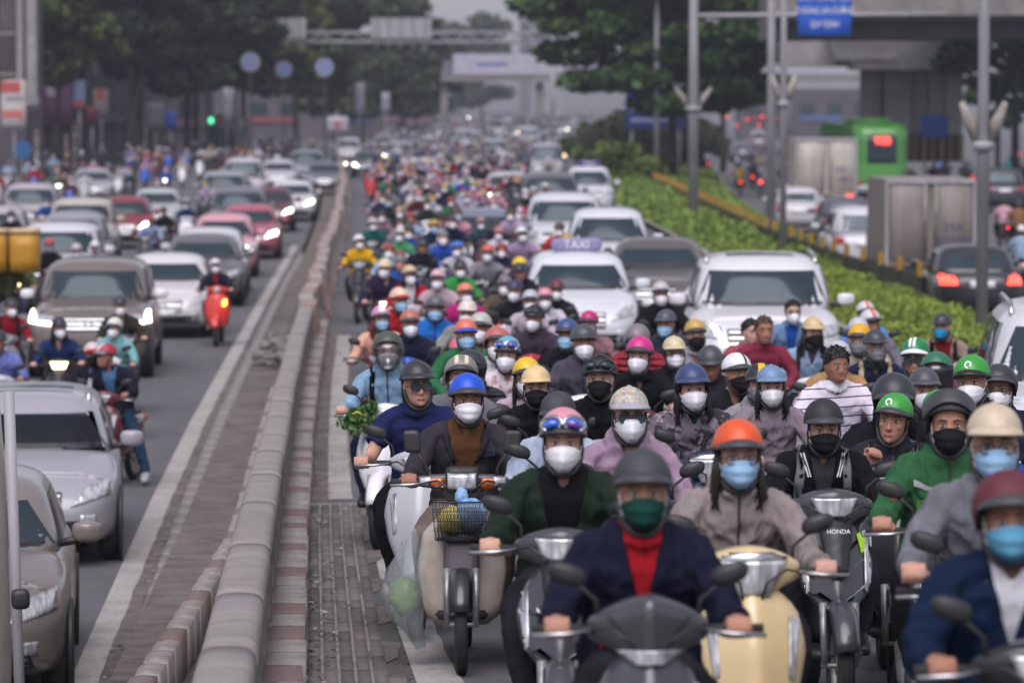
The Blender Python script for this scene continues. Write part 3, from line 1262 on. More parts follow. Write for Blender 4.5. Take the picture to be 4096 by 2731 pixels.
# low hedge on the right median
for (lab, y0, y1, n, sz, col) in (('low yellow green hedge on the median beside the white SUV', 26, 92, 90000, .046, '7c8f3e'), ('low green hedge further along the median strip', 92, 240, 34000, .12, '6f8440')):
    yy = y0 + (y1 - y0) * RNG.random(n) ** 1.25
    e = np.interp(yy, EDGE[0], EDGE[1]) + .12; wv = np.interp(yy, WEST[0], WEST[1]) - .25
    u = RNG.random(n)
    x = e + (wv - e) * u
    prof = .30 + .12 * np.sin(x * 3.1 + yy * .9) * np.sin(yy * .53) + .14 * np.sin(yy * 2.3 + x) - .5 * np.abs(u - .5) ** 2.5
    z = np.interp(yy, ZR[0], ZR[1]) * (1 - u) + .05 * u + prof * (1 - .55 * RNG.random(n) ** 2.2) + .06
    h = thing('hedge', lab, 'hedge', (float(e[0]), y0, zr(y0)))
    h.location = (0, 0, 0)
    obj('foliage', leaves(np.stack([x, yy, z], 1), sz, .7, 1.5), h, color=lin(col))
    ys2 = drange(y0, y1, 2, 0)
    Gs = np.array([[[ed(y) + .1, y, zr(y) + .1], [(ed(y) + we(y)) / 2, y, zr(y) * .5 + .12], [we(y) - .12, y, .12]] for y in ys2])
    obj('soil', (MB().sheet(Gs[::-1]), 'earth'), h)
mk = struct('median_kerb', (ribbon(lambda y: ed(y), lambda y: ed(y) + .12, zr, drange(20, 300, 1, .02), 2, .16), 'kerb_white'))
struct('median_kerb', (ribbon(lambda y: we(y) - .14, lambda y: we(y), za, drange(20, 300, 1, .02), 2, .16), 'kerb_white'))
# shrubs below the layered tree
for i, (px, Y, s_) in enumerate(((1420, 190, 2.0), (1375, 200, 1.6), (1480, 205, 1.5), (1390, 236, 3.4), (1455, 240, 3.8), (1530, 244, 3.6), (1600, 246, 3.0), (1345, 250, 2.8))):
    t = thing('shrub', ['tall loose shrub at the tip of the median', 'dark shrub on the road edge below the big tree', 'brownish shrub in front of the blue board', 'tall dark bush beside the road edge behind the layered tree', 'tallest dark bush standing behind the layered tree', 'dark bush behind the blue billboard', 'dark bush beside the thick mast', 'round dark bush where the median narrows'][i], 'shrub', (px_at(px * P23, Y), Y, .55))
    cs = [np.array([random.gauss(0, .5 + .08 * s_), random.gauss(0, .5), s_ * random.uniform(.12, .85)]) for _ in range(14)]
    obj('foliage', leaves(clump_points(cs, [.45 if i < 3 else .7] * 14, 4000), .18), t, color=lin(['5a6a38', '4c5430', '5e5240', '3c4430', '38422e', '3a4030', '3c4632', '42502f'][i]))

# black fence with yellow post caps
FX = ([60, 76.7, 86.5, 99, 110, 140, 187, 240], [8.6, 8.08, 7.55, 7.25, 7.08, 7.0, 6.9, 6.9])
fx = lambda y: lerp_tab(FX, y)
fe = thing('median_fence', 'long low black fence with yellow topped posts along the hedge', 'fence', (fx(76), 76, .14))
fo = Vector(fe.location)
rail = MB()
ysf = drange(76.2, 200, 2.6, 0)
post = MB().box((0, 0, .5), (.045, .045, .5)).mesh('post', 'plastic', False)
ym = 'fence_yellow'
BUILD[ym] = lambda g: (g.col(lin('94701f')), g.set(Roughness=.6))
capm = MB().box((0, 0, .86), (.056, .056, .145)).mesh('post_cap', ym, False)
slat = MB().box((0, 0, .45), (.018, 1.3, .3)).mesh('panel', 'plastic', False)
for i, y in enumerate(ysf):
    L = (fx(y) - fo.x, y - fo.y, 0)
    p = obj('post', post, fe, loc=L)
    obj('post_cap', capm, p)
    if i < len(ysf) - 1:
        sx = (fx(y + 2.6) - fx(y)) / 2.6
        obj('panel', slat, fe, loc=(L[0] + sx * 1.3, L[1] + 1.3, L[2]), rot=(0, 0, -math.atan(sx)))


# ------------------------------------------------------------------ poles, gantries, viaduct, boards
def pole(label, px, base_py, dia, top=11.0, cup=None, col=None, Y=None):
    Yp = Y or solve(px * P23, base_py * P23, .25, zr)
    b = Vector((at(px * P23, base_py * P23, Yp).x, Yp, zr(Yp)))
    t = thing('street_pole', label, 'pole', b, group='poles along the median')
    obj('shaft', (MB().tube([(0, 0, 0), (0, 0, top * .5), (0, 0, top)], [dia * .5, dia * .44, dia * .38], 14), 'galv'), t)
    obj('base_plate', (MB().rbox((0, 0, .05), (dia * .9, dia * .9, .05), 2, 8), 'galv'), t)
    if cup:
        cz = cup
        mb = MB().tube([(0, 0, cz - .15), (0, 0, cz)], [dia * .75, dia * .8], 12)
        obj('collar', (mb, 'galv'), t)
        for sx in (-1, 1):
            obj('lamp_petal', (MB().tube([(sx * dia * .6, 0, cz), (sx * dia * 1.0, 0, cz + .28), (sx * dia * 1.75, 0, cz + .62)], [.05, .11, .045], 8), 'kerb_white'), t)
    return t, b, Yp


def cup_height(px, py, Y):
    return at(px * P23, py * P23, Y).z - zr(Y)


Yq = solve(2255 * P23, 745 * P23, .25, zr)
pole('tall grey lamp pole with petal shaped lamp collar in front of the hedge', 2255, 745, .2, 12, cup_height(2255, 325, Yq))
Yq = solve(1797 * P23, 575 * P23, .25, zr)
pole('slim lamp pole with rusty petal collar beside the fence', 1798, 575, .17, 12, cup_height(1798, 232, Yq))
pole('plain grey pole standing close behind the slim lamp pole', 1770, 527, .26, 12)
Yq = solve(1592 * P23, 490 * P23, .25, zr)
pt, pb, pY = pole('thick grey mast carrying the sign arm and two lamps', 1592, 490, .34, 12.5, cup_height(1592, 245, Yq))
pole('thin distant pole in front of the blue board', 1508, 402, .3, 12)
# sign arm and blue sign on the mast
arm_z = at(1592 * P23, 37 * P23, pY).z - pb.z
obj('arm', (MB().tube([(0, 0, arm_z), (8.2, 0, arm_z + .05)], [.085, .06], 10), 'galv'), pt)
sgx = at(1893 * P23, 0, pY).x
sg = thing('blue_sign', 'blue road sign with white writing on the overhead arm', 'sign', (sgx, pY - .12, at(1893 * P23, 10 * P23, pY).z))
wS = (1956 - 1831) * P23 * pY / FPX / 2
obj('panel', (MB().rbox((0, 0, 0), (wS, .03, 1.05), (4, 2, 4), 16), 'board'), sg, color=lin('1350b4'))
for k, s_ in enumerate(('CÁC PHƯƠNG TIỆN', 'ĐI ĐÚNG LÀN ĐƯỜNG', 'QUY ĐỊNH')):
    obj('lettering', text_mesh(s_, .3, 'white_print'), sg, loc=(0, -.036, .36 - .44 * k - .15), rot=(math.pi / 2, 0, 0), scale=(.62, 1, 1))
obj('bracket', (MB().box((0, .07, -.2), (.25, .04, .06)), 'galv', False), sg)

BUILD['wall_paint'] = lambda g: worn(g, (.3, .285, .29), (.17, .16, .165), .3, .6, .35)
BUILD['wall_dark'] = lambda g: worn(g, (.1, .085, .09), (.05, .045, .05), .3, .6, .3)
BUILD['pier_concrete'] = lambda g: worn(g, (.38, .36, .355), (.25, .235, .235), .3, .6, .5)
# viaduct on the right
vd = thing('viaduct', 'concrete viaduct deck and hammerhead pier over the far carriageway', 'viaduct', (20, 190, .5))


def V_(px, py, Y):
    p = at(px * P23, py * P23, Y)
    return p - Vector((20, 190, .5))


def slab_px(px0, px1, py0, py1, Y0, depth, name, m, par=vd):
    a = V_(px0, py0, Y0); b = V_(px1, py1, Y0)
    return obj(name, (MB().box(((a.x + b.x) / 2, Y0 - 190 + depth / 2, (a.z + b.z) / 2), (abs(b.x - a.x) / 2, depth / 2, abs(a.z - b.z) / 2)), m, False), par)


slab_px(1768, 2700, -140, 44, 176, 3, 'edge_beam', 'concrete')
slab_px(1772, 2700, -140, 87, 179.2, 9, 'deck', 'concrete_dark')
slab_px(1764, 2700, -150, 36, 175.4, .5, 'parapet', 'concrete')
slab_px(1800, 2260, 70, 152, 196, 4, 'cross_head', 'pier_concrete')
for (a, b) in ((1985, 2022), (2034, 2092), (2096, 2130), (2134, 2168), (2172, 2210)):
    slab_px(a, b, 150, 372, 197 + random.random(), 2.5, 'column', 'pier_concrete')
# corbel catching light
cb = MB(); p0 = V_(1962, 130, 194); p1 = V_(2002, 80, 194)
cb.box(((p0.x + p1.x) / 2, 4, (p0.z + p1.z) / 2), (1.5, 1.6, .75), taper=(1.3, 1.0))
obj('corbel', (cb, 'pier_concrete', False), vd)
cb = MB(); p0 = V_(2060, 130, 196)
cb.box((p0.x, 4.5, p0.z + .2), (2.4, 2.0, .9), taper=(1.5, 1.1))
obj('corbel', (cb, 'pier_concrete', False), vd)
# striped footing guards
BUILD['hazard'] = lambda g: striped(g, lin('3a3632'), lin('8a7440'), 2.2, .4, 'X')
slab_px(2092, 2212, 308, 372, 196, .5, 'guard_panel', 'hazard')
b2 = thing('blue_board', 'small blue information board on two posts by the pier', 'sign', V_(2145, 372, 192) + Vector((20, 190, .5)))
b2.location.z = .5
obj('panel', (MB().box((0, 0, at(2145 * P23, 290 * P23, 192).z - .5), (.7, .04, .55)), 'board', False), b2, color=lin('1c4f9c'))
for sx in (-.45, .45):
    obj('post', (MB().tube([(sx, .06, 0), (sx, .06, 2.4)], .05, 8), 'kerb_red'), b2)

# sign gantry across the main road
gt = thing('sign_gantry', 'grey steel sign gantry spanning the road with two sign boards seen from behind', 'gantry', (-16, 272, .5))


def G_(px, py, Y=300):
    return at(px * P23, py * P23, Y) - Vector((-16, 272, .5))


zt, zb = G_(900, 92).z, G_(900, 112).z
x0, x1 = G_(600, 100).x, G_(1260, 100).x
for z_ in (zt, zb):
    for dy in (0, .8):
        obj('chord', (MB().tube([(x0, dy, z_), (x1, dy, z_)], .09, 8), 'galv'), gt)
n_ = 22
for k in range(n_):
    xa = x0 + (x1 - x0) * k / n_; xb = x0 + (x1 - x0) * (k + 1) / n_
    obj('brace', (MB().tube([(xa, 0, zb if k % 2 else zt), (xb, 0, zt if k % 2 else zb)], .05, 6), 'galv'), gt)
for xx in (x0, x1):
    obj('leg', (MB().tube([(xx, .4, 0), (xx, .4, zt)], .18, 10), 'galv'), gt)
for (a, b) in ((615, 747), (882, 1008)):
    p = G_(a, 62); q = G_(b, 104)
    obj('sign_board', (MB().box(((p.x + q.x) / 2, -.15, (p.z + q.z) / 2), ((q.x - p.x) / 2, .05, (p.z - q.z) / 2)), 'galv', False), gt)
    for k in range(5):
        xx = p.x + (q.x - p.x) * (k + .5) / 5
        obj('stiffener', (MB().box((xx, -.24, (p.z + q.z) / 2 - .3), (.05, .04, (p.z - q.z) / 2 + .4)), 'concrete', False), gt)

# footbridge with white banner far off
fb = thing('footbridge', 'distant hazy footbridge with a long white banner across the road', 'footbridge', (0, 410, .5))


def B_(px, py, Y=410):
    return at(px * P23, py * P23, Y) - Vector((0, 410, .5))


p, q = B_(760, 175), B_(2100, 195)
obj('deck', (MB().box(((p.x + q.x) / 2, 1.5, p.z - .2), ((q.x - p.x) / 2, 1.5, .35)), 'concrete', False), fb)
p, q = B_(1040, 124), B_(1232, 172)
obj('banner', (MB().box(((p.x + q.x) / 2, -.1, (p.z + q.z) / 2), ((q.x - p.x) / 2, .05, (p.z - q.z) / 2)), 'board', False), fb, color=lin('a8a4b0'))
p2, q2 = B_(1236, 128), B_(2100, 172)
obj('railing', (MB().box(((p2.x + q2.x) / 2, 0, (p2.z + q2.z) / 2), ((q2.x - p2.x) / 2, .05, (p2.z - q2.z) / 2 * .8)), 'board', False), fb, color=lin('a8a4b0'))
p3, q3 = B_(780, 140), B_(1036, 175)
obj('railing', (MB().box(((p3.x + q3.x) / 2, 0, (p3.z + q3.z) / 2), ((q3.x - p3.x) / 2, .05, (p3.z - q3.z) / 2)), 'board', False), fb, color=lin('6c6874'))
obj('banner_print', (MB().box(((p.x + q.x) / 2 - .3, -.17, (p.z + q.z) / 2), (1.6, .01, .16)), 'flat_print', False), fb, color=lin('4a5a9a'))
for px in (775, 1020, 1240, 1810):
    x = B_(px, 180).x
    obj('column', (MB().tube([(x, 1.5, 0), (x, 1.5, B_(px, 190).z)], .45, 10), 'concrete'), fb)

# blue billboard behind the layered tree
bb = thing('billboard', 'dark blue billboard with faded white lines behind the tree trunk', 'billboard', (px_at(1505 * P23, 232), 232, .5))
Yb = 232
zc = at(1505 * P23, 253 * P23, Yb).z - .5
hw_ = (1572 - 1436) * P23 * Yb / FPX / 2; hh_ = (296 - 212) * P23 * Yb / FPX / 2
obj('panel', (MB().box((0, 0, zc), (hw_, .12, hh_)), 'board', False), bb, color=lin('152a6e'))
for k in range(3):
    obj('lettering', (MB().box((random.uniform(-.3, .3), -.13, zc + .6 - .6 * k), (hw_ * .7, .01, .1)), 'flat_print', False), bb, color=lin('8d92b4'))
for sx in (-.8, .8):
    obj('post', (MB().tube([(sx * hw_, .2, 0), (sx * hw_, .2, zc)], .09, 8), 'galv'), bb)

# round traffic signs and hanging banners on the far left
for i, (px, py, r, Y, lab) in enumerate(((575, 143, 22, 262, 'round white sign nearest the yellowish tree'), (652, 160, 20, 262, 'round grey sign in the middle of the three'), (745, 155, 21, 262, 'round white sign with a blue ring near the gantry'))):
    c = at(px * P23, py * P23, Y)
    t = thing('round_sign', lab, 'sign', (c.x, Y, zl(Y)))
    h = c.z - zl(Y); R = r * P23 * Y / FPX
    obj('post', (MB().tube([(0, .1, 0), (0, .1, h)], .05, 8), 'bark'), t)
    obj('disc', (MB().lathe([(-.03, 0), (-.03, R), (.03, R), (.03, 0)], (0, 0, h), 'y', 20), 'board', False), t, color=lin(['8c90a4', '666876', '8c90a8'][i]))
    obj('ring', (MB().lathe([(-.045, R * .35), (-.045, R * .6), (-.035, R * .6)], (0, 0, h), 'y', 20), 'flat_print', False), t, color=lin('5a6aa8'))


def signboard(px0, px1, py0, py1, Y, col, label, bands=(), name='signboard', legs=True, mount=False):
    a = at(px0 * P23, py0 * P23, Y); b = at(px1 * P23, py1 * P23, Y)
    hw, hz = (b.x - a.x) / 2, (a.z - b.z) / 2
    cz = (a.z + b.z) / 2 - zl(Y)
    t = thing(name, label, 'sign', ((a.x + b.x) / 2, Y, zl(Y)))
    obj('panel', (MB().rbox((0, 0, cz), (hw, .08, hz), (3, 2, 3), 20), 'board'), t, color=lin(col))
    for (v0, v1, u0, u1, c) in bands:
        obj('print', (MB().box((hw * (u0 + u1 - 1), -.095, cz + hz * (1 - v0 - v1)), (hw * (u1 - u0), .01, hz * (v1 - v0))), 'flat_print', False), t, color=lin(c))
    if legs:
        obj('post', (MB().tube([(0, .15, 0), (0, .15, cz)], .07, 8), 'galv'), t)
    return t


signboard(2, 60, 184, 296, 214, 'b9b2b0', 'white and red shop signboard on the corner building', [(.03, .26, .0, .8, 'a8483c'), (.34, .42, .2, .9, '7d8088'), (.62, .78, .05, .9, 'b06058'), (.94, 1, 0, 1, '4a4a58')])
signboard(66, 84, 208, 276, 222, '6a3f34', 'narrow brown and purple shop banner', [(.0, 1, .6, 1, '4a2a6a')])
signboard(88, 165, 178, 282, 240, '5b3558', 'purple shop front panel behind the tree trunk', [(.2, .42, .25, .5, '9a8c9c')])
signboard(168, 196, 184, 246, 231, '8190b4', 'pale blue hanging banner with red foot', [(.78, 1, 0, 1, 'a04840')])
signboard(196, 226, 246, 284, 246, '5e2230', 'dark red shop panel under the blue banner')
signboard(214, 250, 205, 268, 248, '8d8288', 'white and red shop board by the bent trunk', [(0, .4, .2, .7, 'a84848')])
signboard(292, 330, 178, 276, 270, '7b736a', 'beige wall panel with shop letters', [(.05, .2, .1, .9, '5d5650')])
signboard(334, 378, 234, 300, 262, '6d6870', 'grey roller shutter panel of a shop')
signboard(378, 406, 256, 298, 262, '2c4a9a', 'blue roadside information sign by the trees')
signboard(512, 528, 202, 280, 283, 'c4c0cc', 'tall white vertical banner above the green bus', [(.1, .9, .4, .6, 'a8a4b4')])
signboard(530, 549, 202, 280, 283.5, 'c4c0cc', 'second tall white vertical banner beside it', [(.1, .9, .4, .55, 'a8a4b4')])
signboard(750, 800, 268, 306, 262, 'a8a2aa', 'square white notice board at the head of the barriers', [(.25, .75, .35, .65, 'a86468')])
signboard(815, 838, 190, 264, 330, '8c8692', 'hazy vertical banner below the gantry')
signboard(876, 896, 212, 262, 352, '8c8692', 'small hazy vertical banner under the footbridge')
for i, (px, py0, py1, Y) in enumerate(((85, 300, 400, 215), (172, 290, 390, 228), (152, 310, 395, 222), (334, 280, 360, 262))):
    b = at(px * P23, py1 * P23, Y)
    t = thing('striped_post', ['red and white striped post beside the blue disc', 'red and white striped post in front of the purple shop', 'pale striped post close to the street tree', 'thin striped post among the distant riders'][i], 'post', (b.x, Y, zl(Y) + .15))
    h = at(px * P23, py0 * P23, Y).z - zl(Y) - .15
    for k in range(6):
        obj('band', (MB().tube([(0, 0, h * k / 6), (0, 0, h * (k + 1) / 6)], .11, 8), 'kerb_red' if k % 2 else 'kerb_white'), t)
bd = at(50 * P23, 345 * P23, 217)
t = thing('blue_disc_sign', 'round blue traffic sign behind the striped post', 'sign', (bd.x, 217, zl(217)))
obj('disc', (MB().lathe([(-.03, 0), (-.03, .55), (.03, .55), (.03, 0)], (0, 0, bd.z - zl(217)), 'y', 22), 'board', False), t, color=lin('2a5f96'))
obj('post', (MB().tube([(0, .1, 0), (0, .1, bd.z - zl(217))], .05, 8), 'galv'), t)

# shop houses behind the trees
corner = thing('corner_house', 'white corner house with barred balconies above the shop sign', 'house', (px_at(40 * P23, 216) - 3.2, 218, .15))
hx = px_at(80 * P23, 216) - corner.location.x
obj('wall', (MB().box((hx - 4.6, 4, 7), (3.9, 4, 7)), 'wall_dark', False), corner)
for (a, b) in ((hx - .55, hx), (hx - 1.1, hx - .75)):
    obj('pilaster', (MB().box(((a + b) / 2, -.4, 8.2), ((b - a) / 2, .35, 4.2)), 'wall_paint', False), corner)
obj('cornice', (MB().box((hx - .5, -.5, 4.0 + at(0, 190 * P23, 216).z - 5.2), (.62, .5, .22)), 'wall_paint', False), corner)
for k in range(11):
    obj('balcony_bar', (MB().tube([(hx - 1.35 - k * .22, -.3, 5.2), (hx - 1.35 - k * .22, -.3, 14)], .045, 6), 'concrete'), corner)
for z_ in (6.0, 8.3, 10.4):
    obj('balcony_rail', (MB().box((hx - 2.6, -.3, z_), (1.4, .06, .08)), 'concrete', False), corner)
lb = ['tall narrow dark shop house behind the rounded tree', 'shop house with beige wall behind the bent trunk', 'shop house half hidden by dense trees', 'grey shop house above the bus', 'hazy shop house near the gantry', 'last hazy shop house in the row']
for i in range(6):
    Y = 236 + i * 24
    xx = -30.5 - .012 * (Y - 236)
    t = thing('shop_house', lb[i], 'house', (xx - 6, Y, .15))
    H = [13, 11, 15, 12, 14, 13][i]
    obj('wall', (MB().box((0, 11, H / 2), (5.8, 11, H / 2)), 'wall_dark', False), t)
    for fl in range(3):
        for k in range(3):
            w_ = obj('window', (MB().box((5.86, 3.5 + k * 7, 4.6 + fl * 3.1), (.06, 1.3, .9)), 'glass_dark', False), t)
            obj('sill', (MB().box((5.95, 3.5 + k * 7, 3.6 + fl * 3.1), (.12, 1.5, .08)), 'concrete', False), w_)
    obj('awning', (MB().box((6.6, 11, 3.2), (.8, 10, .12)), 'board', False), t, color=lin(['7a3a3a', '6a6a70', '3a4a6a', '6a5a4a', '5a3a3a', '4a4a5a'][i]))
tb = thing('tower_block', 'pale hazy tower block against the sky', 'building', (px_at(1255 * P23, 900), 900, 0))
a = at(1228 * P23, -60 * P23, 900); b = at(1300 * P23, 52 * P23, 900)
obj('wall', (MB().box((0, 0, a.z / 2), (3.6, 4, a.z / 2)), 'wall_paint', False), tb)
for k in range(6):
    obj('window_band', (MB().box((0, -4.02, a.z - 2 - k * 3.2), (3.3, .05, .7)), 'glass_dark', False), tb)
tb = thing('tower_block', 'white topped distant building peeking over the layered tree', 'building', (px_at(1215 * P23, 980), 980, 0))
obj('wall', (MB().box((0, 0, 13.5), (2.4, 4, 13.5)), 'concrete_dark', False), tb)
for k in range(5):
    obj('window_band', (MB().box((0, -4.02, 25 - k * 3.2), (2.1, .05, .7)), 'glass_dark', False), tb)

# long dim rows of houses closing the view behind the gantry
fr = ['long dim house row behind the gantry', 'dim flat-roofed block left of the footbridge', 'dim house row under the far trees', 'low dim block beyond the viaduct pier']
for i, (px0, px1, py0, Y, dp) in enumerate(((430, 760, 120, 455, 12), (740, 1000, 150, 480, 12), (180, 470, 150, 330, 10), (1700, 2010, 205, 520, 12))):
    if i == 1:
        fr[1] = 'dim flat-roofed block next to the footbridge'
    a = at(px0 * P23, py0 * P23, Y); b = at(px1 * P23, 300 * P23, Y)
    hw = (b.x - a.x) / 2
    t = thing('house_row', fr[i], 'building', ((a.x + b.x) / 2, Y, 0))
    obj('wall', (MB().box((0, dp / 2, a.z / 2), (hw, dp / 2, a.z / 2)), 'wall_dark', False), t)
    n_ = max(4, int(hw * 2 / 3.2))
    for k in range(n_):
        for fl in range(max(1, int(a.z / 3.2) - 1)):
            obj('window', (MB().box((-hw + (k + .5) * 2 * hw / n_, -.05, 4.2 + fl * 3.2), (hw / n_ * .55, .06, .75)), 'glass_dark', False), t)
    for k in range(n_ // 2):
        obj('shop_sign', (MB().box((-hw + (k + .5) * 4 * hw / n_, -.15, 3.0), (hw / n_ * 1.5, .1, .4)), 'board', False), t, color=lin(random.choice(['6a4a5a', '4a5a8a', '7a6a5a', '8a8a92', '7a3a3c'])))

# ------------------------------------------------------------------ people
SHW = .185          # half shoulder width
HEADC = np.array([0, .010, 1.398])


def rotm(yaw, pitch=0.0, roll=0.0):
    return np.array(Euler((pitch, roll, yaw)).to_matrix())


def joints(pose):
    J = dict(pel=(0, .20, .83), waist=(0, .19, .97), chest=(0, .13, 1.13), shl=(0, .085, 1.245), neck=(0, .065, 1.30))
    for s, n in ((-1, 'R'), (1, 'L')):
        J['sh' + n] = (s * .172, .09, 1.205); J['el' + n] = (s * .285, .0, .985); J['wr' + n] = (s * .295, -.255, 1.0)
        J['hip' + n] = (s * .095, .17, .80); J['kn' + n] = (s * .20, -.24, .74); J['an' + n] = (s * .15, -.20, .36); J['to' + n] = (s * .155, -.40, .30)
    if pose == 'foot':
        J['hipL'] = (.10, .17, .80); J['knL'] = (.30, -.02, .48); J['anL'] = (.36, .02, .09); J['toL'] = (.40, -.18, .035)
    if pose == 'cub':
        for s, n in ((-1, 'R'), (1, 'L')):
            J['kn' + n] = (s * .22, -.22, .70); J['an' + n] = (s * .20, .0, .34); J['to' + n] = (s * .21, -.2, .29)
    if pose == 'pill':
        for s, n in ((-1, 'R'), (1, 'L')):
            J['el' + n] = (s * .28, .02, 1.0); J['wr' + n] = (s * .16, -.2, .90)
    if pose == 'rub':
        J['elR'] = (-.33, -.10, .97); J['wrR'] = (-.155, -.16, 1.165)
    if pose == 'drive':
        for s, n in ((-1, 'R'), (1, 'L')):
            J['el' + n] = (s * .27, -.08, 1.0); J['wr' + n] = (s * .2, -.34, 1.08)
    return {k: np.array(v, float) for k, v in J.items()}


def limb(mb, pts, rad, n=10):
    """tube through joints with bends rounded"""
    P = []; R = []
    for i in range(len(pts) - 1):
        for t in (0, .25, .5, .75):
            P.append(pts[i] * (1 - t) + pts[i + 1] * t); R.append(rad[i] * (1 - t) + rad[i + 1] * t)
    P.append(pts[-1]); R.append(rad[-1])
    P = np.array(P)
    Q = P.copy()
    Q[1:-1] = .25 * P[:-2] + .5 * P[1:-1] + .25 * P[2:]
    mb.tube(Q, R, n)


def hand(mb0, wr, s, grip=True, aim=None):
    """palm, four bent fingers and thumb; grip: closed round a bar along x in front of the wrist"""
    w_ = np.zeros(3)
    mb = MB()
    c = w_ + np.array([0, -.055, -.005])
    mb.ell(c + np.array([0, .012, .012]), (.044, .04, .021), 12, 8)
    mb.tube([w_, c + np.array([0, .02, .008])], [.026, .03], 10)
    if grip:
        for k in range(4):
            x = c[0] + s * (-.033 + .0225 * k)
            L = [.92, 1.0, .97, .82][k]
            mb.tube([(x, c[1] - .012, c[2] + .024), (x, c[1] - .04 * L, c[2] + .016), (x, c[1] - .052 * L, c[2] - .012), (x, c[1] - .036 * L, c[2] - .034), (x, c[1] - .01, c[2] - .036)],
                    [.0115, .0115, .0105, .0098, .0085], 8)
        mb.tube([(c[0] - s * .03, c[1] + .02, c[2]), (c[0] - s * .052, c[1] - .004, c[2] - .012), (c[0] - s * .046, c[1] - .034, c[2] - .026)], [.0135, .0115, .0095], 8)
    else:
        for k in range(4):
            x = c[0] + s * (-.03 + .021 * k)
            mb.tube([(x, c[1] - .01, c[2] + .02), (x, c[1] - .034, c[2] + .035), (x, c[1] - .04, c[2] + .012)], [.0105, .01, .0085], 8)
        mb.tube([(c[0] - s * .03, c[1] + .01, c[2]), (c[0] - s * .05, c[1] - .02, c[2] + .03)], [.0125, .0095], 8)
    V = np.concatenate(mb.V)
    if aim is not None:
        q = Vector((0, -1, 0)).rotation_difference(Vector(aim))
        V = V @ np.array(q.to_matrix()).T
    mb0.add(V + np.array(wr, float), mb.F)


HZ = np.array([-.118, -.108, -.09, -.068, -.045, -.02, .005, .03, .055, .08, .102, .116, .121])
HW = np.array([.014, .036, .049, .059, .066, .070, .0725, .0745, .0755, .071, .056, .032, .006])
HF = np.array([.056, .080, .089, .090, .089, .087, .0845, .087, .089, .082, .062, .034, .008])
HB = np.array([.0, .01, .028, .048, .064, .080, .092, .100, .102, .094, .073, .042, .01])


def head_pts(mb, R, c, detail=True):
    n = 22
    a = np.linspace(0, 2 * math.pi, n, endpoint=False)
    V = []
    for z, w_, f, b in zip(HZ, HW, HF, HB):
        ca, sa = np.cos(a), np.sin(a)
        ex = 2.35
        den = (np.abs(ca) ** ex + np.abs(sa) ** ex) ** (1 / ex)
        x = w_ * ca / den
        y = np.where(sa < 0, f, b) * sa / den
        V.append(np.stack([x, y, np.full(n, z)], 1))
    L = len(HZ)
    F = [[i * n + j, i * n + (j + 1) % n, (i + 1) * n + (j + 1) % n, (i + 1) * n + j] for i in range(L - 1) for j in range(n)]
    F += [list(range(n))[::-1], [(L - 1) * n + j for j in range(n)]]
    sub = MB().add(np.concatenate(V), F)
    # nose, brow, cheekbones, ears, lips, chin
    sub.tube([(0, -.083, .018), (0, -.098, -.012), (0, -.110, -.036), (0, -.098, -.046)], [(.008, .008), (.010, .010), (.014, .013), (.012, .008)], 10, ref=(1, 0, 0))
    for s in (-1, 1):
        sub.ell((s * .013, -.098, -.04), (.009, .01, .007), 8, 6)
        sub.tube([(s * .008, -.089, .026), (s * .032, -.088, .031), (s * .056, -.066, .024)], [.006, .0075, .006], 8)
        sub.ell((s * .045, -.066, -.022), (.02, .018, .016), 10, 7)
        sub.ell((s * .076, .006, -.004), (.009, .02, .032), 10, 8)
    sub.tube([(-.022, -.0865, -.068), (0, -.096, -.065), (.022, -.0865, -.068)], [.004, .0062, .004], 8)
    sub.tube([(-.02, -.0855, -.076), (0, -.094, -.077), (.02, -.0855, -.076)], [.004, .007, .004], 8)
    sub.ell((0, -.083, -.1), (.02, .014, .014), 10, 7)
    V = np.concatenate(sub.V) @ R.T + c
    mb.add(V, sub.F)


CACHE = {}


def head_frame(yaw, pitch, roll=0.0):
    R = rotm(yaw, pitch, roll)
    piv = np.array([0, .055, 1.30])
    c = piv + R @ (HEADC - piv)
    return R, c


def body_mesh(pose, yaw, pitch, lod, roll=0.0, bare=''):
    if lod > 0:
        yaw = round(yaw / .15) * .15; pitch = round(pitch / .2) * .2; roll = 0.0
    if lod > 1:
        yaw = round(yaw / .3) * .3
    key = ('body', pose, round(yaw, 2), round(pitch, 2), lod, round(roll, 2), bare)
    if key in CACHE:
        return CACHE[key]
    J = joints(pose)
    R, c = head_frame(yaw, pitch, roll)
    mb = MB()
    head_pts(mb, R, c)
    nb = R @ np.array([0, .03, -.085]) + c
    mb.tube([J['shl'], J['neck'], (J['neck'] + nb) / 2, nb], [.075, .060, .052, .056], 14)
    mb.tube([J['pel'] + (0, 0, -.04), J['waist'], J['chest'], J['shl'] + (0, .0, -.03), J['neck']],
            [(.12, .09), (.115, .085), (.135, .088), (.125, .07), (.055, .05)], 16, ref=(1, 0, 0))
    for s, n in ((-1, 'R'), (1, 'L')):
        u = 1.0 if bare else .8
        limb(mb, [J['sh' + n] + (-s * .07, 0, .02), J['sh' + n], J['el' + n], J['wr' + n]], [.045 * u, .05 * u, .041 * u, .0275])
        hand(mb, J['wr' + n], s, pose != 'pill', (.42, -.12, .9) if (pose == 'rub' and n == 'R') else None)
        limb(mb, [J['hip' + n], J['kn' + n], J['an' + n]], [.07, .052, .036])
        d = J['to' + n] - J['an' + n]
        mb.tube([J['an' + n] + (0, .035, -.02), J['an' + n] + d * .3 + (0, 0, -.02), J['an' + n] + d * .62 + (0, 0, -.004)], [(.034, .034), (.036, .03), (.036, .018)], 10, ref=(1, 0, 0))
    me = remesh(mb, [.0086, .0165, .024][lod], 'skin', 'body', 2)
    CACHE[key] = me
    return me


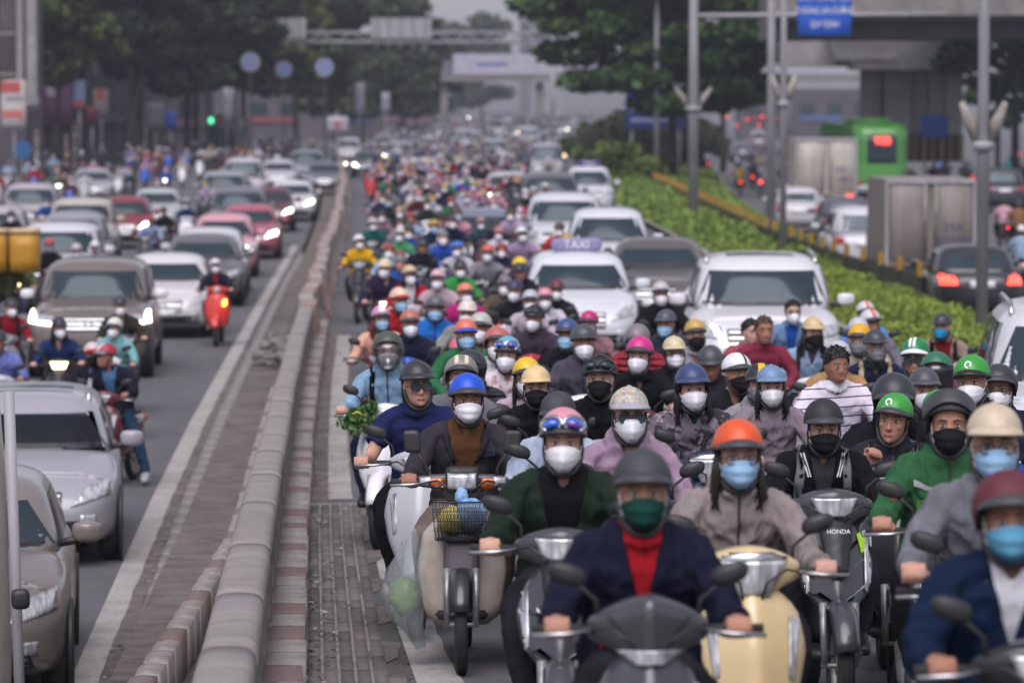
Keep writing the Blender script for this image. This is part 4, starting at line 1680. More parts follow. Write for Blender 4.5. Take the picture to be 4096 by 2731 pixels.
def fold(me, amp, seed, zs=1.0):
    V = getV(me); Nn = getN(me)
    a = vnoise(V * np.array([16, 16, 11 * zs]), seed)
    b = vnoise(V * np.array([34, 34, 20]), seed + 5)
    ridge = 1 - np.abs(a)
    V = V + Nn * ((ridge - .5) * amp * 1.1 + b * amp * .4)[:, None]
    setV(me, V)


def top_mesh(pose, style, lod, mname, sleeve='long', wide=1.0, seed=0, vneck=None, hood=False):
    """upper garment: torso and sleeves grown together, folds, neckline cut open"""
    key = ('top', pose, style, lod, mname, sleeve, round(wide, 2), seed, vneck, hood)
    if key in CACHE:
        return CACHE[key]
    J = joints(pose)
    mb = MB()
    g_ = {'jacket': 1.09, 'shirt': 1.0, 'hoodie': 1.06, 'blazer': 1.10, 'puffer': 1.16, 'inner': .965}[style] * wide
    low = J['pel'] + (0, -.02, -.08)
    if style == 'inner':
        low = J['pel'] + (0, -.02, .0)
    mb.tube([low, J['pel'] + (0, 0, .03), J['waist'], (J['waist'] + J['chest']) / 2, J['chest'], J['shl'] + (0, .012, -.055), J['shl'] + (0, .002, -.008), J['neck'] + (0, 0, -.012), J['neck'] + (0, -.002, .02)],
            np.array([(.175, .145), (.17, .138), (.158, .125), (.166, .125), (.176, .126), (.172, .112), (.142, .094), (.092, .08), (.070, .068)]) * g_, 20, ref=(1, 0, 0))
    if style != 'inner':
        for s, n in ((-1, 'R'), (1, 'L')):
            e = J['el' + n] + (J['wr' + n] - J['el' + n]) * 0
            sh = J['sh' + n] + (-s * .085, .0, .028)
            k = 1.04 if style in ('jacket', 'blazer', 'puffer') else .94
            if sleeve == 'long':
                w2 = J['el' + n] * .06 + J['wr' + n] * .94
                limb(mb, [sh, J['sh' + n], J['sh' + n] * .5 + J['el' + n] * .5 + np.array([s * .012, 0, 0]), J['el' + n], w2], [.056 * k, .066 * k, .063 * k, .056 * k, .043 * k], 12)
            else:
                limb(mb, [sh, J['sh' + n], J['sh' + n] * .4 + J['el' + n] * .6 + np.array([s * .012, 0, 0])], [.056, .066, .064], 12)
        # collar or hood
        if hood or style == 'hoodie':
            a = np.linspace(0, 2 * math.pi, 18, endpoint=False)
            ring = [J['neck'] + np.array([.088 * math.cos(t), .078 * math.sin(t) + .012, -.012 + .026 * math.sin(t)]) for t in a]
            mb.tube(ring, [.024 + .018 * max(0, math.sin(t)) for t in a], 10, closed=True)
    vox = [.0104, .0185, .026][lod]
    me = remesh(mb, vox, mname, 'top', 2)
    fold(me, {'jacket': .017, 'shirt': .012, 'hoodie': .016, 'blazer': .012, 'puffer': .006, 'inner': .003}[style] * (1 if lod < 2 else .6), seed + 3)
    bm = bmesh.new(); bm.from_mesh(me)
    kill = []
    nz = J['neck'][2] + .008
    for f in bm.faces:
        p = f.calc_center_median()
        dead = False
        if not hood and style != 'hoodie' and p.z > nz - .004 and abs(p.x) < .1:
            dead = True
        if vneck and p.y < J['chest'][1] - .02 and p.z > .7:
            half, depth = vneck
            zt_ = J['neck'][2] + .02
            t = (zt_ - p.z) / depth
            if 0 <= t <= 1 and abs(p.x) < half * (1 - t) ** .8 + .004:
                dead = True
            if p.z > zt_ - .03 and abs(p.x) < half:
                dead = True
        # open hem and cuffs
        if p.z < low[2] + .012 and abs(p.x) < .16 and style != 'inner':
            dead = True
        if dead:
            kill.append(f)
    if kill:
        bmesh.ops.delete(bm, geom=kill, context='FACES')
        for _ in range(5):
            new = {}
            for v in bm.verts:
                nb = [e.other_vert(v) for e in v.link_edges if e.is_boundary]
                if len(nb) == 2:
                    new[v] = v.co * .4 + (nb[0].co + nb[1].co) * .3
            for v, p in new.items():
                v.co = p
        # turn the cut edge inward so the cloth has thickness
        be = [e for e in bm.edges if e.is_boundary]
        r = bmesh.ops.extrude_edge_only(bm, edges=be)
        for v in [x for x in r['geom'] if isinstance(x, bmesh.types.BMVert)]:
            cc = Vector((0, J['chest'][1], v.co.z))
            dv = (cc - v.co); dv.z = 0
            if dv.length > .02:
                v.co += dv.normalized() * .014
    bm.to_mesh(me); bm.free()
    me.polygons.foreach_set('use_smooth', [True] * len(me.polygons))
    me.update()
    CACHE[key] = me
    return me


def legs_mesh(pose, lod, seed=0):
    key = ('legs', pose, lod, seed)
    if key in CACHE:
        return CACHE[key]
    J = joints(pose)
    mb = MB()
    mb.tube([J['pel'] + (0, .0, .06), J['pel'] + (0, .0, -.02), J['pel'] + (0, -.03, -.09)], [(.16, .125), (.17, .14), (.15, .13)], 16, ref=(1, 0, 0))
    for s, n in ((-1, 'R'), (1, 'L')):
        limb(mb, [J['hip' + n], J['kn' + n], J['an' + n] + (0, .01, .01)], [.092, .07, .052], 12)
    me = remesh(mb, [.013, .018, .026][lod], 'cloth', 'trousers', 2)
    fold(me, .007, seed + 11)
    CACHE[key] = me
    return me


def shoe_mesh(pose, side):
    key = ('shoe', pose, side)
    if key in CACHE:
        return CACHE[key]
    J = joints(pose); n = side
    a, t = J['an' + n], J['to' + n]
    d = (t - a); d[2] = 0; d /= np.linalg.norm(d)
    base = np.array([a[0], a[1], min(t[2], a[2]) + .01])
    mb = MB()

    def wp(q):
        y = q[:, 1] * .135
        w_ = .046 * (1 - .18 * q[:, 1] ** 2)
        top = np.interp(y, [-.135, -.04, .05, .135], [.085, .095, .045, .03])
        z = np.where(q[:, 2] > 0, q[:, 2] * top, q[:, 2] * .03)
        f = np.outer(y + .06, d); r = np.outer(q[:, 0] * w_, np.array([-d[1], d[0], 0]))
        o = f + r
        o[:, 2] = z
        return o
    mb.rbox(base, None, (4, 8, 4), 4, 0, wp)
    me = mb.mesh('shoe', 'tint_plastic')
    CACHE[key] = me
    return me


# ------------------------------------------------------------------ head gear (built round the head centre, facing -y)
def dome(cut, r=(.108, .132, .118), c=(0, .012, .028), n=36, m_=12, peak=0.0):
    """helmet shell: cut(phi) is how far down the shell reaches (radians from the crown)"""
    V = []
    for j in range(n):
        ph = 2 * math.pi * j / n
        T = cut(ph)
        for i in range(1, m_ + 1):
            t = T * i / m_
            st, ct = math.sin(t), math.cos(t)
            V.append([r[0] * st * math.cos(ph), r[1] * st * math.sin(ph), r[2] * ct])
    V = np.array(V)
    return V + np.array(c)


def shell_mesh(kind, mname):
    key = ('shell', kind, mname)
    if key in CACHE:
        return CACHE[key]
    n, m_ = 36, 12
    front = lambda p: max(0, -math.sin(p))
    cuts = {'half': lambda p: 1.70 + .16 * max(0, math.sin(p)) - .34 * front(p) ** 1.5,
            'cap': lambda p: 1.58 + .12 * max(0, math.sin(p)) - .20 * front(p) ** 1.5,
            'open': lambda p: 2.16 + .05 * math.sin(p) - .93 * front(p) ** .55 if front(p) > .35 else 2.16 - .9 * front(p) ** 1.2,
            'full': lambda p: 2.25 - .98 * front(p) ** .5 if front(p) > .3 else 2.25 - 1.2 * front(p) ** 1.3}
    rr = {'half': (.1, .123, .108), 'cap': (.097, .12, .105), 'open': (.113, .135, .119), 'full': (.119, .14, .124)}[kind]
    cut = cuts[kind]
    hc = np.array([0, .014, .048 if kind in ('half', 'cap') else .037])
    V = dome(cut, rr, hc, n=n, m_=m_)
    top = hc[None, :] + np.array([[0, 0, rr[2]]])
    Vi = (V - hc) * .91 + hc
    P = np.concatenate([top, V, Vi])
    F = []
    K = n * m_
    for j in range(n):
        k = (j + 1) % n
        F.append([0, 1 + j * m_, 1 + k * m_])
        for i in range(m_ - 1):
            F.append([1 + j * m_ + i, 1 + j * m_ + i + 1, 1 + k * m_ + i + 1, 1 + k * m_ + i])
            F.append([1 + K + j * m_ + i, 1 + K + k * m_ + i, 1 + K + k * m_ + i + 1, 1 + K + j * m_ + i + 1])
        F.append([1 + j * m_ + m_ - 1, 1 + K + j * m_ + m_ - 1, 1 + K + k * m_ + m_ - 1, 1 + k * m_ + m_ - 1])
    mb = MB().add(P, F)
    if kind == 'full':
        a = np.linspace(math.radians(205), math.radians(335), 15)
        mb.tube([(.122 * math.cos(t), .012 + .15 * math.sin(t), -.085 + .006 * math.cos(2 * t)) for t in a], [(.022, .03)] * 15, 10, ref=(0, 0, 1))
    if kind == 'cap':
        # moulded button on the crown and long peak
        mb.ell((0, .014, .048 + rr[2]), (.012, .012, .006), 10, 6)
    me = mb.mesh('shell', mname)
    rim = [V[j * m_ + m_ - 1] for j in range(n)]
    CACHE[key] = me
    CACHE[('rim', kind)] = rim
    return me


def brim_mesh(kind, length, mname, drop=.012):
    key = ('brim', kind, length, mname, drop)
    if key in CACHE:
        return CACHE[key]
    shell_mesh(kind, 'shell')
    rim = np.array(CACHE[('rim', kind)])
    n = len(rim)
    idx = [j for j in range(n) if math.sin(2 * math.pi * j / n) < -.28]
    G = np.zeros((len(idx), 5, 3))
    for a, j in enumerate(idx):
        p = rim[j] + np.array([0, 0, .012])
        f = -math.sin(2 * math.pi * j / n)
        f = ((f - .28) / .72) ** .75
        d = np.array([p[0] * .55, p[1] - .012, 0]); d /= np.linalg.norm(d) + 1e-9
        for b in range(5):
            t = b / 4
            G[a, b] = p + d * (length * f * t - .006 * (1 - t)) + np.array([0, 0, -drop * t * t * (1 + f) - .004 * t])
    me = MB().sheet(G[::-1], 0, .006).mesh('brim', mname)
    CACHE[key] = me
    return me


def rim_mesh(kind, mname='plastic'):
    key = ('rimtube', kind, mname)
    if key in CACHE:
        return CACHE[key]
    shell_mesh(kind, 'shell')
    me = MB().tube(CACHE[('rim', kind)], .0055, 6, closed=True).mesh('rim', mname)
    CACHE[key] = me
    return me


def strap_mesh():
    if 'strap' in CACHE:
        return CACHE['strap']
    pts = []
    for t in np.linspace(0, 1, 17):
        a = math.pi * t
        pts.append((.079 * math.cos(a), -.012 - .035 * math.sin(a) ** 1.5, -.01 - .122 * math.sin(a) ** .8))
    CACHE['strap'] = MB().tube(pts, [(.0035, .010)] * 17, 8, ref=(0, 1, 0)).mesh('strap', 'plastic')
    return CACHE['strap']


def visor_mesh(mname, lo=-.10, hi=.035, r=.158, up=0.0):
    key = ('visor', mname, lo, hi, r, up)
    if key in CACHE:
        return CACHE[key]
    a = np.linspace(math.radians(196), math.radians(344), 17)
    G = np.zeros((17, 6, 3))
    for i, t in enumerate(a):
        for j in range(6):
            v = j / 5
            z = hi + (lo - hi) * v
            k = 1 - .09 * (v - .2) ** 2
            G[i, j] = (.128 * math.cos(t) * k, .012 + r * math.sin(t) * k, z)
    if up:
        Rr = rotm(0, up)
        G = (G.reshape(-1, 3) - (0, .012, .02)) @ Rr.T + (0, .012, .02)
        G = G.reshape(17, 6, 3)
    CACHE[key] = MB().sheet(G[::-1], 0, .003).mesh('visor', mname)
    return CACHE[key]


def goggles_mesh(dark):
    key = ('gog', dark)
    if key in CACHE:
        return CACHE[key]
    out = []
    # on the forehead of the helmet
    b = bvh_of(shell_mesh('half', 'shell'))
    frame = MB(); lens_ = MB(); st = MB()
    for s in (-1, 1):
        cx, cz = s * .047, .088
        ring = []
        for t in np.linspace(0, 2 * math.pi, 20, endpoint=False):
            px, pz = cx + .043 * math.cos(t), cz + .03 * math.sin(t) + s * .006 * math.cos(t) * -1
            h = b.ray_cast(Vector((px, -.4, pz)), Vector((0, 1, 0)))
            ring.append(np.array(h[0]) + np.array([0, -.012, 0]))
        frame.tube(ring, .0095, 8, closed=True)
        c = np.mean(ring, 0)
        ym = min(p[1] for p in ring) - .009
        mid = np.array([c[0], ym, c[2]])
        V = [mid] + [np.array([mid[0] + (p[0] - mid[0]) * .5, ym + .002, mid[2] + (p[2] - mid[2]) * .5]) for p in ring] + [c + (p - c) * .92 + np.array([0, -.004, 0]) for p in ring]
        lens_.add(V, [[0, 1 + (i + 1) % 20, 1 + i] for i in range(20)] + [[1 + i, 1 + (i + 1) % 20, 21 + (i + 1) % 20, 21 + i] for i in range(20)])
    frame.tube([(-.012, -.128, .09), (.012, -.128, .09)], .007, 8)
    pts = []
    for t in np.linspace(math.radians(-60), math.radians(240), 26):
        h = b.ray_cast(Vector((.5 * math.cos(t), .012 + .5 * math.sin(t), .07)), Vector((-math.cos(t), -math.sin(t), 0)))
        if h[0] is not None:
            pts.append(np.array(h[0]) * 1.02)
    st.tube(pts, [(.010, .003)] * len(pts), 8, ref=(0, 0, 1))
    CACHE[key] = (frame.mesh('goggle_frame', 'plastic' if dark else 'chrome'), lens_.mesh('goggle_lens', 'glass_dark' if dark else 'goggle_blue'), st.mesh('goggle_strap', 'plastic'))
    return CACHE[key]


def mask_mesh(kind):
    key = ('mask', kind)
    if key in CACHE:
        return CACHE[key]
    n1, n2 = 23, 13
    G = np.zeros((n1, n2, 3))
    for i in range(n1):
        u = -1 + 2 * i / (n1 - 1)
        for j in range(n2):
            v = j / (n2 - 1)
            zt_ = -.012 + .012 * math.cos(u * 1.57) - .018 * abs(u) ** 1.5
            zb_ = -.122 + .05 * abs(u) ** 2.2
            if kind == 'surg':
                zb_ = -.118 + .042 * abs(u) ** 2
            z = zt_ + (zb_ - zt_) * v
            ang = u * 1.22
            f = np.interp(z, HZ, HF); w_ = np.interp(max(z, -.1), HZ, HW)
            bul = math.cos(u * 1.45) ** 1.3 * (.026 * math.sin(math.pi * min(1, .08 + .86 * v)) ** .8 + .012)
            if kind == 'kn':
                bul *= 1.2; bul -= .0045 * (math.exp(-((v - .34) / .05) ** 2) + math.exp(-((v - .68) / .05) ** 2)) * math.cos(u * 1.4); bul += .016 * max(0, 1 - abs(u) * 3) * math.sin(math.pi * v) ** .6
            if kind == 'surg':
                bul += .0042 * math.cos(v * 17) * math.cos(u * 1.5)
            x = (w_ + .008) * math.sin(ang) / math.sin(1.22) if False else (w_ + .007) * math.sin(ang) * 1.065
            y = -(f + .004) * max(0, math.cos(ang)) ** .75 - bul - .002
            G[i, j] = (x, y, z)
    mb = MB().sheet(G, 0, -.002)
    me = mb.mesh('mask', 'mask_cloth')
    lp = []
    for s in (-1, 1):
        e = 0 if s < 0 else n1 - 1
        p0, p1 = G[e, 1], G[e, n2 - 3]
        lp.append(MB().tube([p0, (s * .079, -.005, .018), (s * .081, .02, .0), (s * .079, .0, -.035), p1], .0018, 6).mesh('ear_loop', 'white_print'))
    CACHE[key] = (me, lp)
    return CACHE[key]


def eye_meshes():
    if 'eyes' in CACHE:
        return CACHE['eyes']
    out = {}
    for s in (-1, 1):
        c = np.array([s * .032, -.0835, .006])
        w_ = MB().ell(c, (.0155, .007, .0062), 14, 8).mesh('eye', 'eye_white')
        d = MB().ell(c + (s * -.0005, -.004, 0), (.0062, .0042, .0059), 12, 8).mesh('iris', 'eye_dark')
        lid = MB().tube([c + (-.0165, .003, -.001), c + (-.008, -.0045, .0065), c + (.006, -.0048, .0067), c + (.0165, .003, .0)], [.0016, .0024, .0024, .0016], 6).mesh('lash', 'eye_dark')
        br = MB().tube([(s * .012, -.094, .0285), (s * .032, -.0955, .0345), (s * .053, -.076, .028)], [(.0028, .004), (.003, .0045), (.0015, .002)], 6).mesh('eyebrow', 'eye_dark')
        out[s] = (w_, d, lid, br)
    out['lips'] = MB().tube([(-.024, -.089, -.0715), (-.012, -.0955, -.0705), (0, -.0995, -.0715), (.012, -.0955, -.0705), (.024, -.089, -.0715)], [(.003, .002), (.0036, .0055), (.0036, .0062), (.0036, .0055), (.003, .002)], 8, ref=(0, 1, 0)).mesh('lips', 'lip')
    CACHE['eyes'] = out
    return out


def hair_mesh(kind):
    key = ('hair', kind)
    if key in CACHE:
        return CACHE[key]
    mb = MB()
    if kind == 'short':
        V = dome(lambda p: 1.72 + .3 * max(0, math.sin(p)) - .62 * max(0, -math.sin(p)) ** 1.2, (.085, .112, .108), (0, .014, .03), 30, 10)
        top = np.array([[0, .014, .138]])
        r = 1 + .035 * vnoise(V * 60, 2)
        V = (V - (0, .014, .03)) * r[:, None] + (0, .014, .03)
        F = []
        for j in range(30):
            k = (j + 1) % 30
            F.append([0, 1 + j * 10, 1 + k * 10])
            for i in range(9):
                F.append([1 + j * 10 + i, 1 + j * 10 + i + 1, 1 + k * 10 + i + 1, 1 + k * 10 + i])
        mb.add(np.concatenate([top, V]), F)
        for k in range(60):
            a = random.random() * 6.283; t = random.random() ** .6 * 1.25
            p = np.array([.085 * math.sin(t) * math.cos(a), .014 + .11 * math.sin(t) * math.sin(a), .03 + .106 * math.cos(t)])
            mb.tube([p, p + np.array([random.gauss(0, .012), -.006 + random.gauss(0, .01), .008])], [.009, .003], 5)
    elif kind == 'long':
        for k in range(96):
            a = math.radians(-30 + 240 * k / 95 + random.gauss(0, 3))
            x = .081 * math.cos(a); y = .02 + .088 * math.sin(a)
            L = .19 + random.gauss(0, .025)
            f = 1.12 + random.gauss(0, .05)
            mb.tube([(x, y, .04), (x * f, y * f, -L * .35), (x * (f + .08) + random.gauss(0, .008), y * f + random.gauss(0, .008), -L * .75), (x * (f - .03) + random.gauss(0, .02), y * f + random.gauss(0, .02), -L)],
                    [.0085, .0095, .007, .001], 5)
    elif kind == 'back':
        mb.ell((0, .055, -.045), (.075, .05, .075), 14, 9)
        for s in (-1, 1):
            mb.tube([(s * .076, -.02, .03), (s * .078, -.018, -.02), (s * .074, -.012, -.06)], [.009, .008, .002], 6)
    me = mb.mesh('hair', 'hair')
    CACHE[key] = me
    return me


def glasses_mesh(dark):
    key = ('glasses', dark)
    if key in CACHE:
        return CACHE[key]
    fr = MB(); ln = MB()
    for s in (-1, 1):
        cx = s * .034
        w_, h_ = (.029, .024) if dark else (.026, .019)
        ring = [(cx + w_ * math.copysign(abs(math.cos(t)) ** .7, math.cos(t)), -.112 + .02 * abs(cx + w_ * math.cos(t)) ** 1.2 * 6, .002 + h_ * math.copysign(abs(math.sin(t)) ** .7, math.sin(t))) for t in np.linspace(0, 2 * math.pi, 18, endpoint=False)]
        fr.tube(ring, .0022, 6, closed=True)
        c = np.mean(ring, 0)
        ln.add([c] + ring, [[0, 1 + (i + 1) % 18, 1 + i] for i in range(18)])
        fr.tube([(s * .06, -.104, .006), (s * .077, -.06, .006), (s * .079, .01, .002)], .002, 6)
    fr.tube([(-.01, -.113, .004), (.01, -.113, .004)], .002, 6)
    CACHE[key] = (fr.mesh('glasses_frame', 'plastic'), ln.mesh('glasses_lens', 'glass_dark' if dark else 'visor_clear'))
    return CACHE[key]


SKINS = ['bb9280', 'ad826f', 'c49c8c', '9c715e', 'bd9584']
PAL = {'black': '1a1a1e', 'dark grey': '3c3d42', 'grey': '75767d', 'light grey': 'a3a0a8', 'white': 'e0dee4', 'cream': 'd3c6aa', 'beige': 'c2b19a', 'tan': 'b8986c', 'navy': '232a44', 'blue': '2450b4',
       'light blue': '8fb4d2', 'pale blue': 'a9bad0', 'sky blue': '4aa2c8', 'denim': '6d86a8', 'purple': '4c3a5c', 'lilac': 'b8a4b8', 'mauve': '9c7884', 'lavender': 'b898b4', 'pink': 'd08a9c', 'magenta': 'c42c7c',
       'red': 'b0202c', 'maroon': '5c2630', 'brick': '9c4a4a', 'orange': 'd8562c', 'coral': 'd0685c', 'peach': 'd9a892', 'yellow': 'd8a81e', 'olive': '4c5230', 'green': '2e8a3e', 'forest': '24382a',
       'teal': '1c6058', 'turquoise': '2a8cb8', 'brown': '5a4030', 'taupe': '8c7c74', 'plum': '4a3e48', 'charcoal': '2c2b30', 'stone': '9c8f8a', 'silver': 'b0b2b8', 'mint': '7cc0b8', 'bright green': '3f9a3c', 'lime': '7fb04c'}


def pc(name):
    return lin(PAL[name]) if name in PAL else lin(name)


def put_head(parent, items, R, c):
    """head gear is built round the head centre; place it on the turned head"""
    q = Matrix(R.tolist()).to_euler()
    for o in items:
        o.location = c; o.rotation_euler = q


def person(loc, label, group=None, rot=(0, 0, 0), scale=1.0, lod=0, pose='ride', yaw=0.0, pitch=0.0, roll=0.0, skin=0,
           helmet='half', hcol='black', bcol=None, hmat='shell', mask='kn', mcol='white', top='jacket', tcol='navy', tmat='cloth', sleeve='long', wide=1.0,
           inner=None, icol='white', vneck=None, hood=False, legs='charcoal', shoe='black', hair=None, haircol='0d0b0b', glasses=None, visor=None, goggles=None,
           straps=None, stripes=None, collar=None, logo=None, wearhood=None, cat='person'):
    t = thing('person', label, cat, loc, rot, group, scale)
    R, c = head_frame(yaw, pitch, roll)
    bare = 'arms' if sleeve == 'short' else ''
    obj('body', body_mesh(pose, yaw, pitch, lod, roll, bare), t, color=lin(SKINS[skin % 5]))
    seed = (hash(tcol) % 3) if lod < 2 else 0
    seed = sum(map(ord, tcol)) % 3 if lod < 2 else 0
    nm = {'jacket': 'jacket', 'shirt': 'shirt', 'hoodie': 'hooded_jacket', 'blazer': 'blazer', 'puffer': 'padded_jacket'}[top]
    tm = obj(nm, top_mesh(pose, top, lod, tmat, sleeve, wide, seed, vneck, hood), t, color=pc(tcol))
    if inner:
        obj('shirt', top_mesh(pose, 'inner', lod, 'cloth', 'none', wide, 0, (.055, .11) if inner == 'v' else None), t, color=pc(icol))
    if lod < 2 or pose == 'foot':
        obj('trousers', legs_mesh(pose, lod, 0), t, color=pc(legs))
        for n in 'RL':
            obj('shoe', shoe_mesh(pose, n), t, color=pc(shoe))
    else:
        obj('trousers', legs_mesh(pose, lod, 0), t, color=pc(legs))
    if lod < 2 and top in ('jacket', 'puffer', 'hoodie') and not collar:
        if top != 'hoodie':
            ck_ = ('stand', lod)
            if ck_ not in CACHE:
                G = np.zeros((19, 4, 3))
                for i in range(19):
                    a = math.radians(-68 + 316 * i / 18)
                    for j in range(4):
                        v = j / 3
                        r = .080 - .006 * v + .004 * math.sin(i * 1.7)
                        G[i, j] = (r * math.cos(a) * 1.08, .062 + r * math.sin(a), 1.268 + .052 * v - .014 * max(0, -math.sin(a)))
                CACHE[ck_] = MB().sheet(G, 0, .005).mesh('collar', 'cloth')
            obj('collar', CACHE[ck_], t, color=pc(tcol))
        if not vneck:
            zk = ('zip', tm.data.name)
            if zk not in CACHE:
                CACHE[zk] = decal(bvh_of(tm.data), quad((-.005, -1, .86), (.005, -1, .86), (.005, -1, 1.275), (-.005, -1, 1.275)), (0, 1, 0), 3, 22, .004, thick=.003).mesh('zip', 'plastic')
            obj('zip', CACHE[zk], t)
    items = []
    if helmet:
        h = obj('helmet', shell_mesh(helmet, hmat), t, color=pc(hcol)); items.append(h)
        if helmet in ('half', 'open') and not visor:
            obj('brim', brim_mesh('half' if helmet == 'half' else 'open', .042 if helmet == 'half' else .034, 'tint_plastic'), h, color=pc(bcol or 'dark grey'))
        if helmet == 'cap':
            obj('peak', brim_mesh('cap', .058, 'shell'), h, color=pc(bcol or hcol))
        if lod < 2:
            obj('rim', rim_mesh(helmet), h)
            if helmet == 'half':
                if 'rivet' not in CACHE:
                    CACHE['rivet'] = MB().ell((0, 0, 0), (.006, .004, .006), 8, 6).mesh('rivet', 'chrome')
                for (rx_, ry_, rz_) in ((-.074, -.083, .052), (.074, -.083, .052), (0, -.124, .065)):
                    obj('rivet', CACHE['rivet'], h, loc=(rx_, ry_, rz_))
            if helmet != 'full':
                obj('strap', strap_mesh(), h)
        if visor:
            if helmet == 'full':
                obj('visor', visor_mesh(visor, -.07, .05, .155), h)
            elif visor.startswith('up'):
                obj('visor', visor_mesh('tint_plastic', -.03, .06, .158, -.95), h, color=pc('dark grey'))
            else:
                obj('visor', visor_mesh(visor, -.12, .06, .165), h)
        if goggles is not None:
            a, b, d = goggles_mesh(goggles)
            f = obj('goggles', a, h); obj('goggle_lens', b, f); obj('goggle_strap', d, f)
        if stripes:
            b = bvh_of(shell_mesh(helmet, hmat))
            for (x0, x1, z0, z1, cc) in stripes:
                fn = lambda u, v, x0=x0, x1=x1, z0=z0, z1=z1: (x0 + (x1 - x0) * u, -.5 + 0 * v, z0 + (z1 - z0) * v)
                cen = Vector((0, .012, .028))
                mbd = MB(); G = np.zeros((4, 9, 3))
                for i in range(4):
                    for j in range(9):
                        el = math.radians(z0 + (z1 - z0) * j / 8)
                        x = x0 + (x1 - x0) * i / 3
                        d = Vector((0, -math.cos(el), math.sin(el)))
                        hh = b.ray_cast(cen + Vector((x, 0, 0)) + d * .5, -d)
                        G[i, j] = (hh[0] + hh[1] * .0016) if hh[0] is not None else cen
                mbd.sheet(G)
                obj('stripe', (mbd, 'flat_print'), h, color=pc(cc))
        if logo:
            txt, lx, lz, sz, ring = logo
            b = bvh_of(shell_mesh(helmet, hmat))

            def lay(me):
                V = getV(me)
                out = np.zeros_like(V)
                for i, p in enumerate(V):
                    d = Vector((lx + p[0], -.9, lz + p[1]))
                    hh = b.ray_cast(d, Vector((0, 1, 0)))
                    out[i] = (hh[0] + hh[1] * .002) if hh[0] is not None else (d.x, -.05, d.z)
                setV(me, out)
                return me
            obj('lettering', lay(text_mesh(txt, sz, 'white_print', 0)), h)
            if ring:
                mr = MB(); G = []
                for a in np.linspace(math.radians(-40), math.radians(270), 22):
                    G.append([(.011 * math.cos(a), .03 + .011 * math.sin(a), 0), (.019 * math.cos(a), .03 + .019 * math.sin(a), 0)])
                obj('logo_ring', lay(mr.sheet(np.array(G)).mesh('logo_ring', 'white_print')), h)
    if wearhood:
        hm = ('wearhood',)
        if hm not in CACHE:
            V = dome(lambda p: 2.35 - 1.25 * max(0, -math.sin(p)) ** .8, (.098, .118, .125), (0, .014, .012), 30, 10)
            F = [[j * 10 + i, j * 10 + i + 1, ((j + 1) % 30) * 10 + i + 1, ((j + 1) % 30) * 10 + i] for j in range(30) for i in range(9)]
            CACHE[hm] = MB().add(V, F).mesh('hood', 'cloth')
        items.append(obj('hood', CACHE[hm], t, color=pc(wearhood)))
    if mask:
        a, b = mask_mesh(mask)
        mk_ = obj('mask', a, t, color=pc(mcol)); items.append(mk_)
        if lod < 1:
            for q in b:
                obj('ear_loop', q, mk_)
    if hair:
        items.append(obj('hair', hair_mesh(hair), t, color=lin(haircol)))
    if lod < 2:
        e = eye_meshes()
        for s in (-1, 1):
            ey = obj('eye', e[s][0], t); items.append(ey)
            obj('iris', e[s][1], ey); obj('lash', e[s][2], ey)
            items.append(obj('eyebrow', e[s][3], t))
        if not mask:
            items.append(obj('lips', e['lips'], t))
    if glasses:
        a, b = glasses_mesh(glasses == 'dark')
        f = obj('glasses', a, t); items.append(f)
        obj('glasses_lens', b, f)
    put_head(t, items, R, c)
    if straps:
        b = bvh_of(top_mesh(pose, top, lod, tmat, sleeve, wide, seed, vneck, hood))
        for s in (-1, 1):
            mbd = MB()
            for part in (0,):
                G = np.zeros((3, 12, 3))
                for i in range(3):
                    for j in range(12):
                        v = j / 11
                        x = s * (.105 + .018 * math.sin(v * 2.2)) + (i - 1) * .022
                        z = 1.33 - .42 * v
                        if v < .14:
                            hh = b.ray_cast(Vector((x, .1 - v, 1.6)), Vector((0, 0, -1)))
                        else:
                            hh = b.ray_cast(Vector((x, -.5, z)), Vector((0, 1, 0)))
                        G[i, j] = (hh[0] + hh[1] * .006) if hh[0] is not None else (x, 0, z)
                mbd.sheet(G)
            obj('strap', (mbd, 'cloth'), t, color=pc(straps))
    if collar:
        mbd = MB()
        for s in (-1, 1):
            G = np.zeros((8, 4, 3))
            for i in range(8):
                a = i / 7
                ang = math.radians(100 - 205 * a) if s > 0 else math.radians(80 + 205 * a)
                for j in range(4):
                    v = j / 3
                    r = .064 + .02 * v + .008 * a * v
                    dz = .028 - .045 * v - .03 * a * (1 + 1.0 * v)
                    G[i, j] = (r * math.cos(ang) * 1.08, .066 + r * math.sin(ang) * 1.02 - .018 * a, 1.30 + dz)
            mbd.sheet(G if s > 0 else G[::-1], 0, .004)
        obj('collar', (mbd, 'cloth'), t, color=pc(collar))
    return t

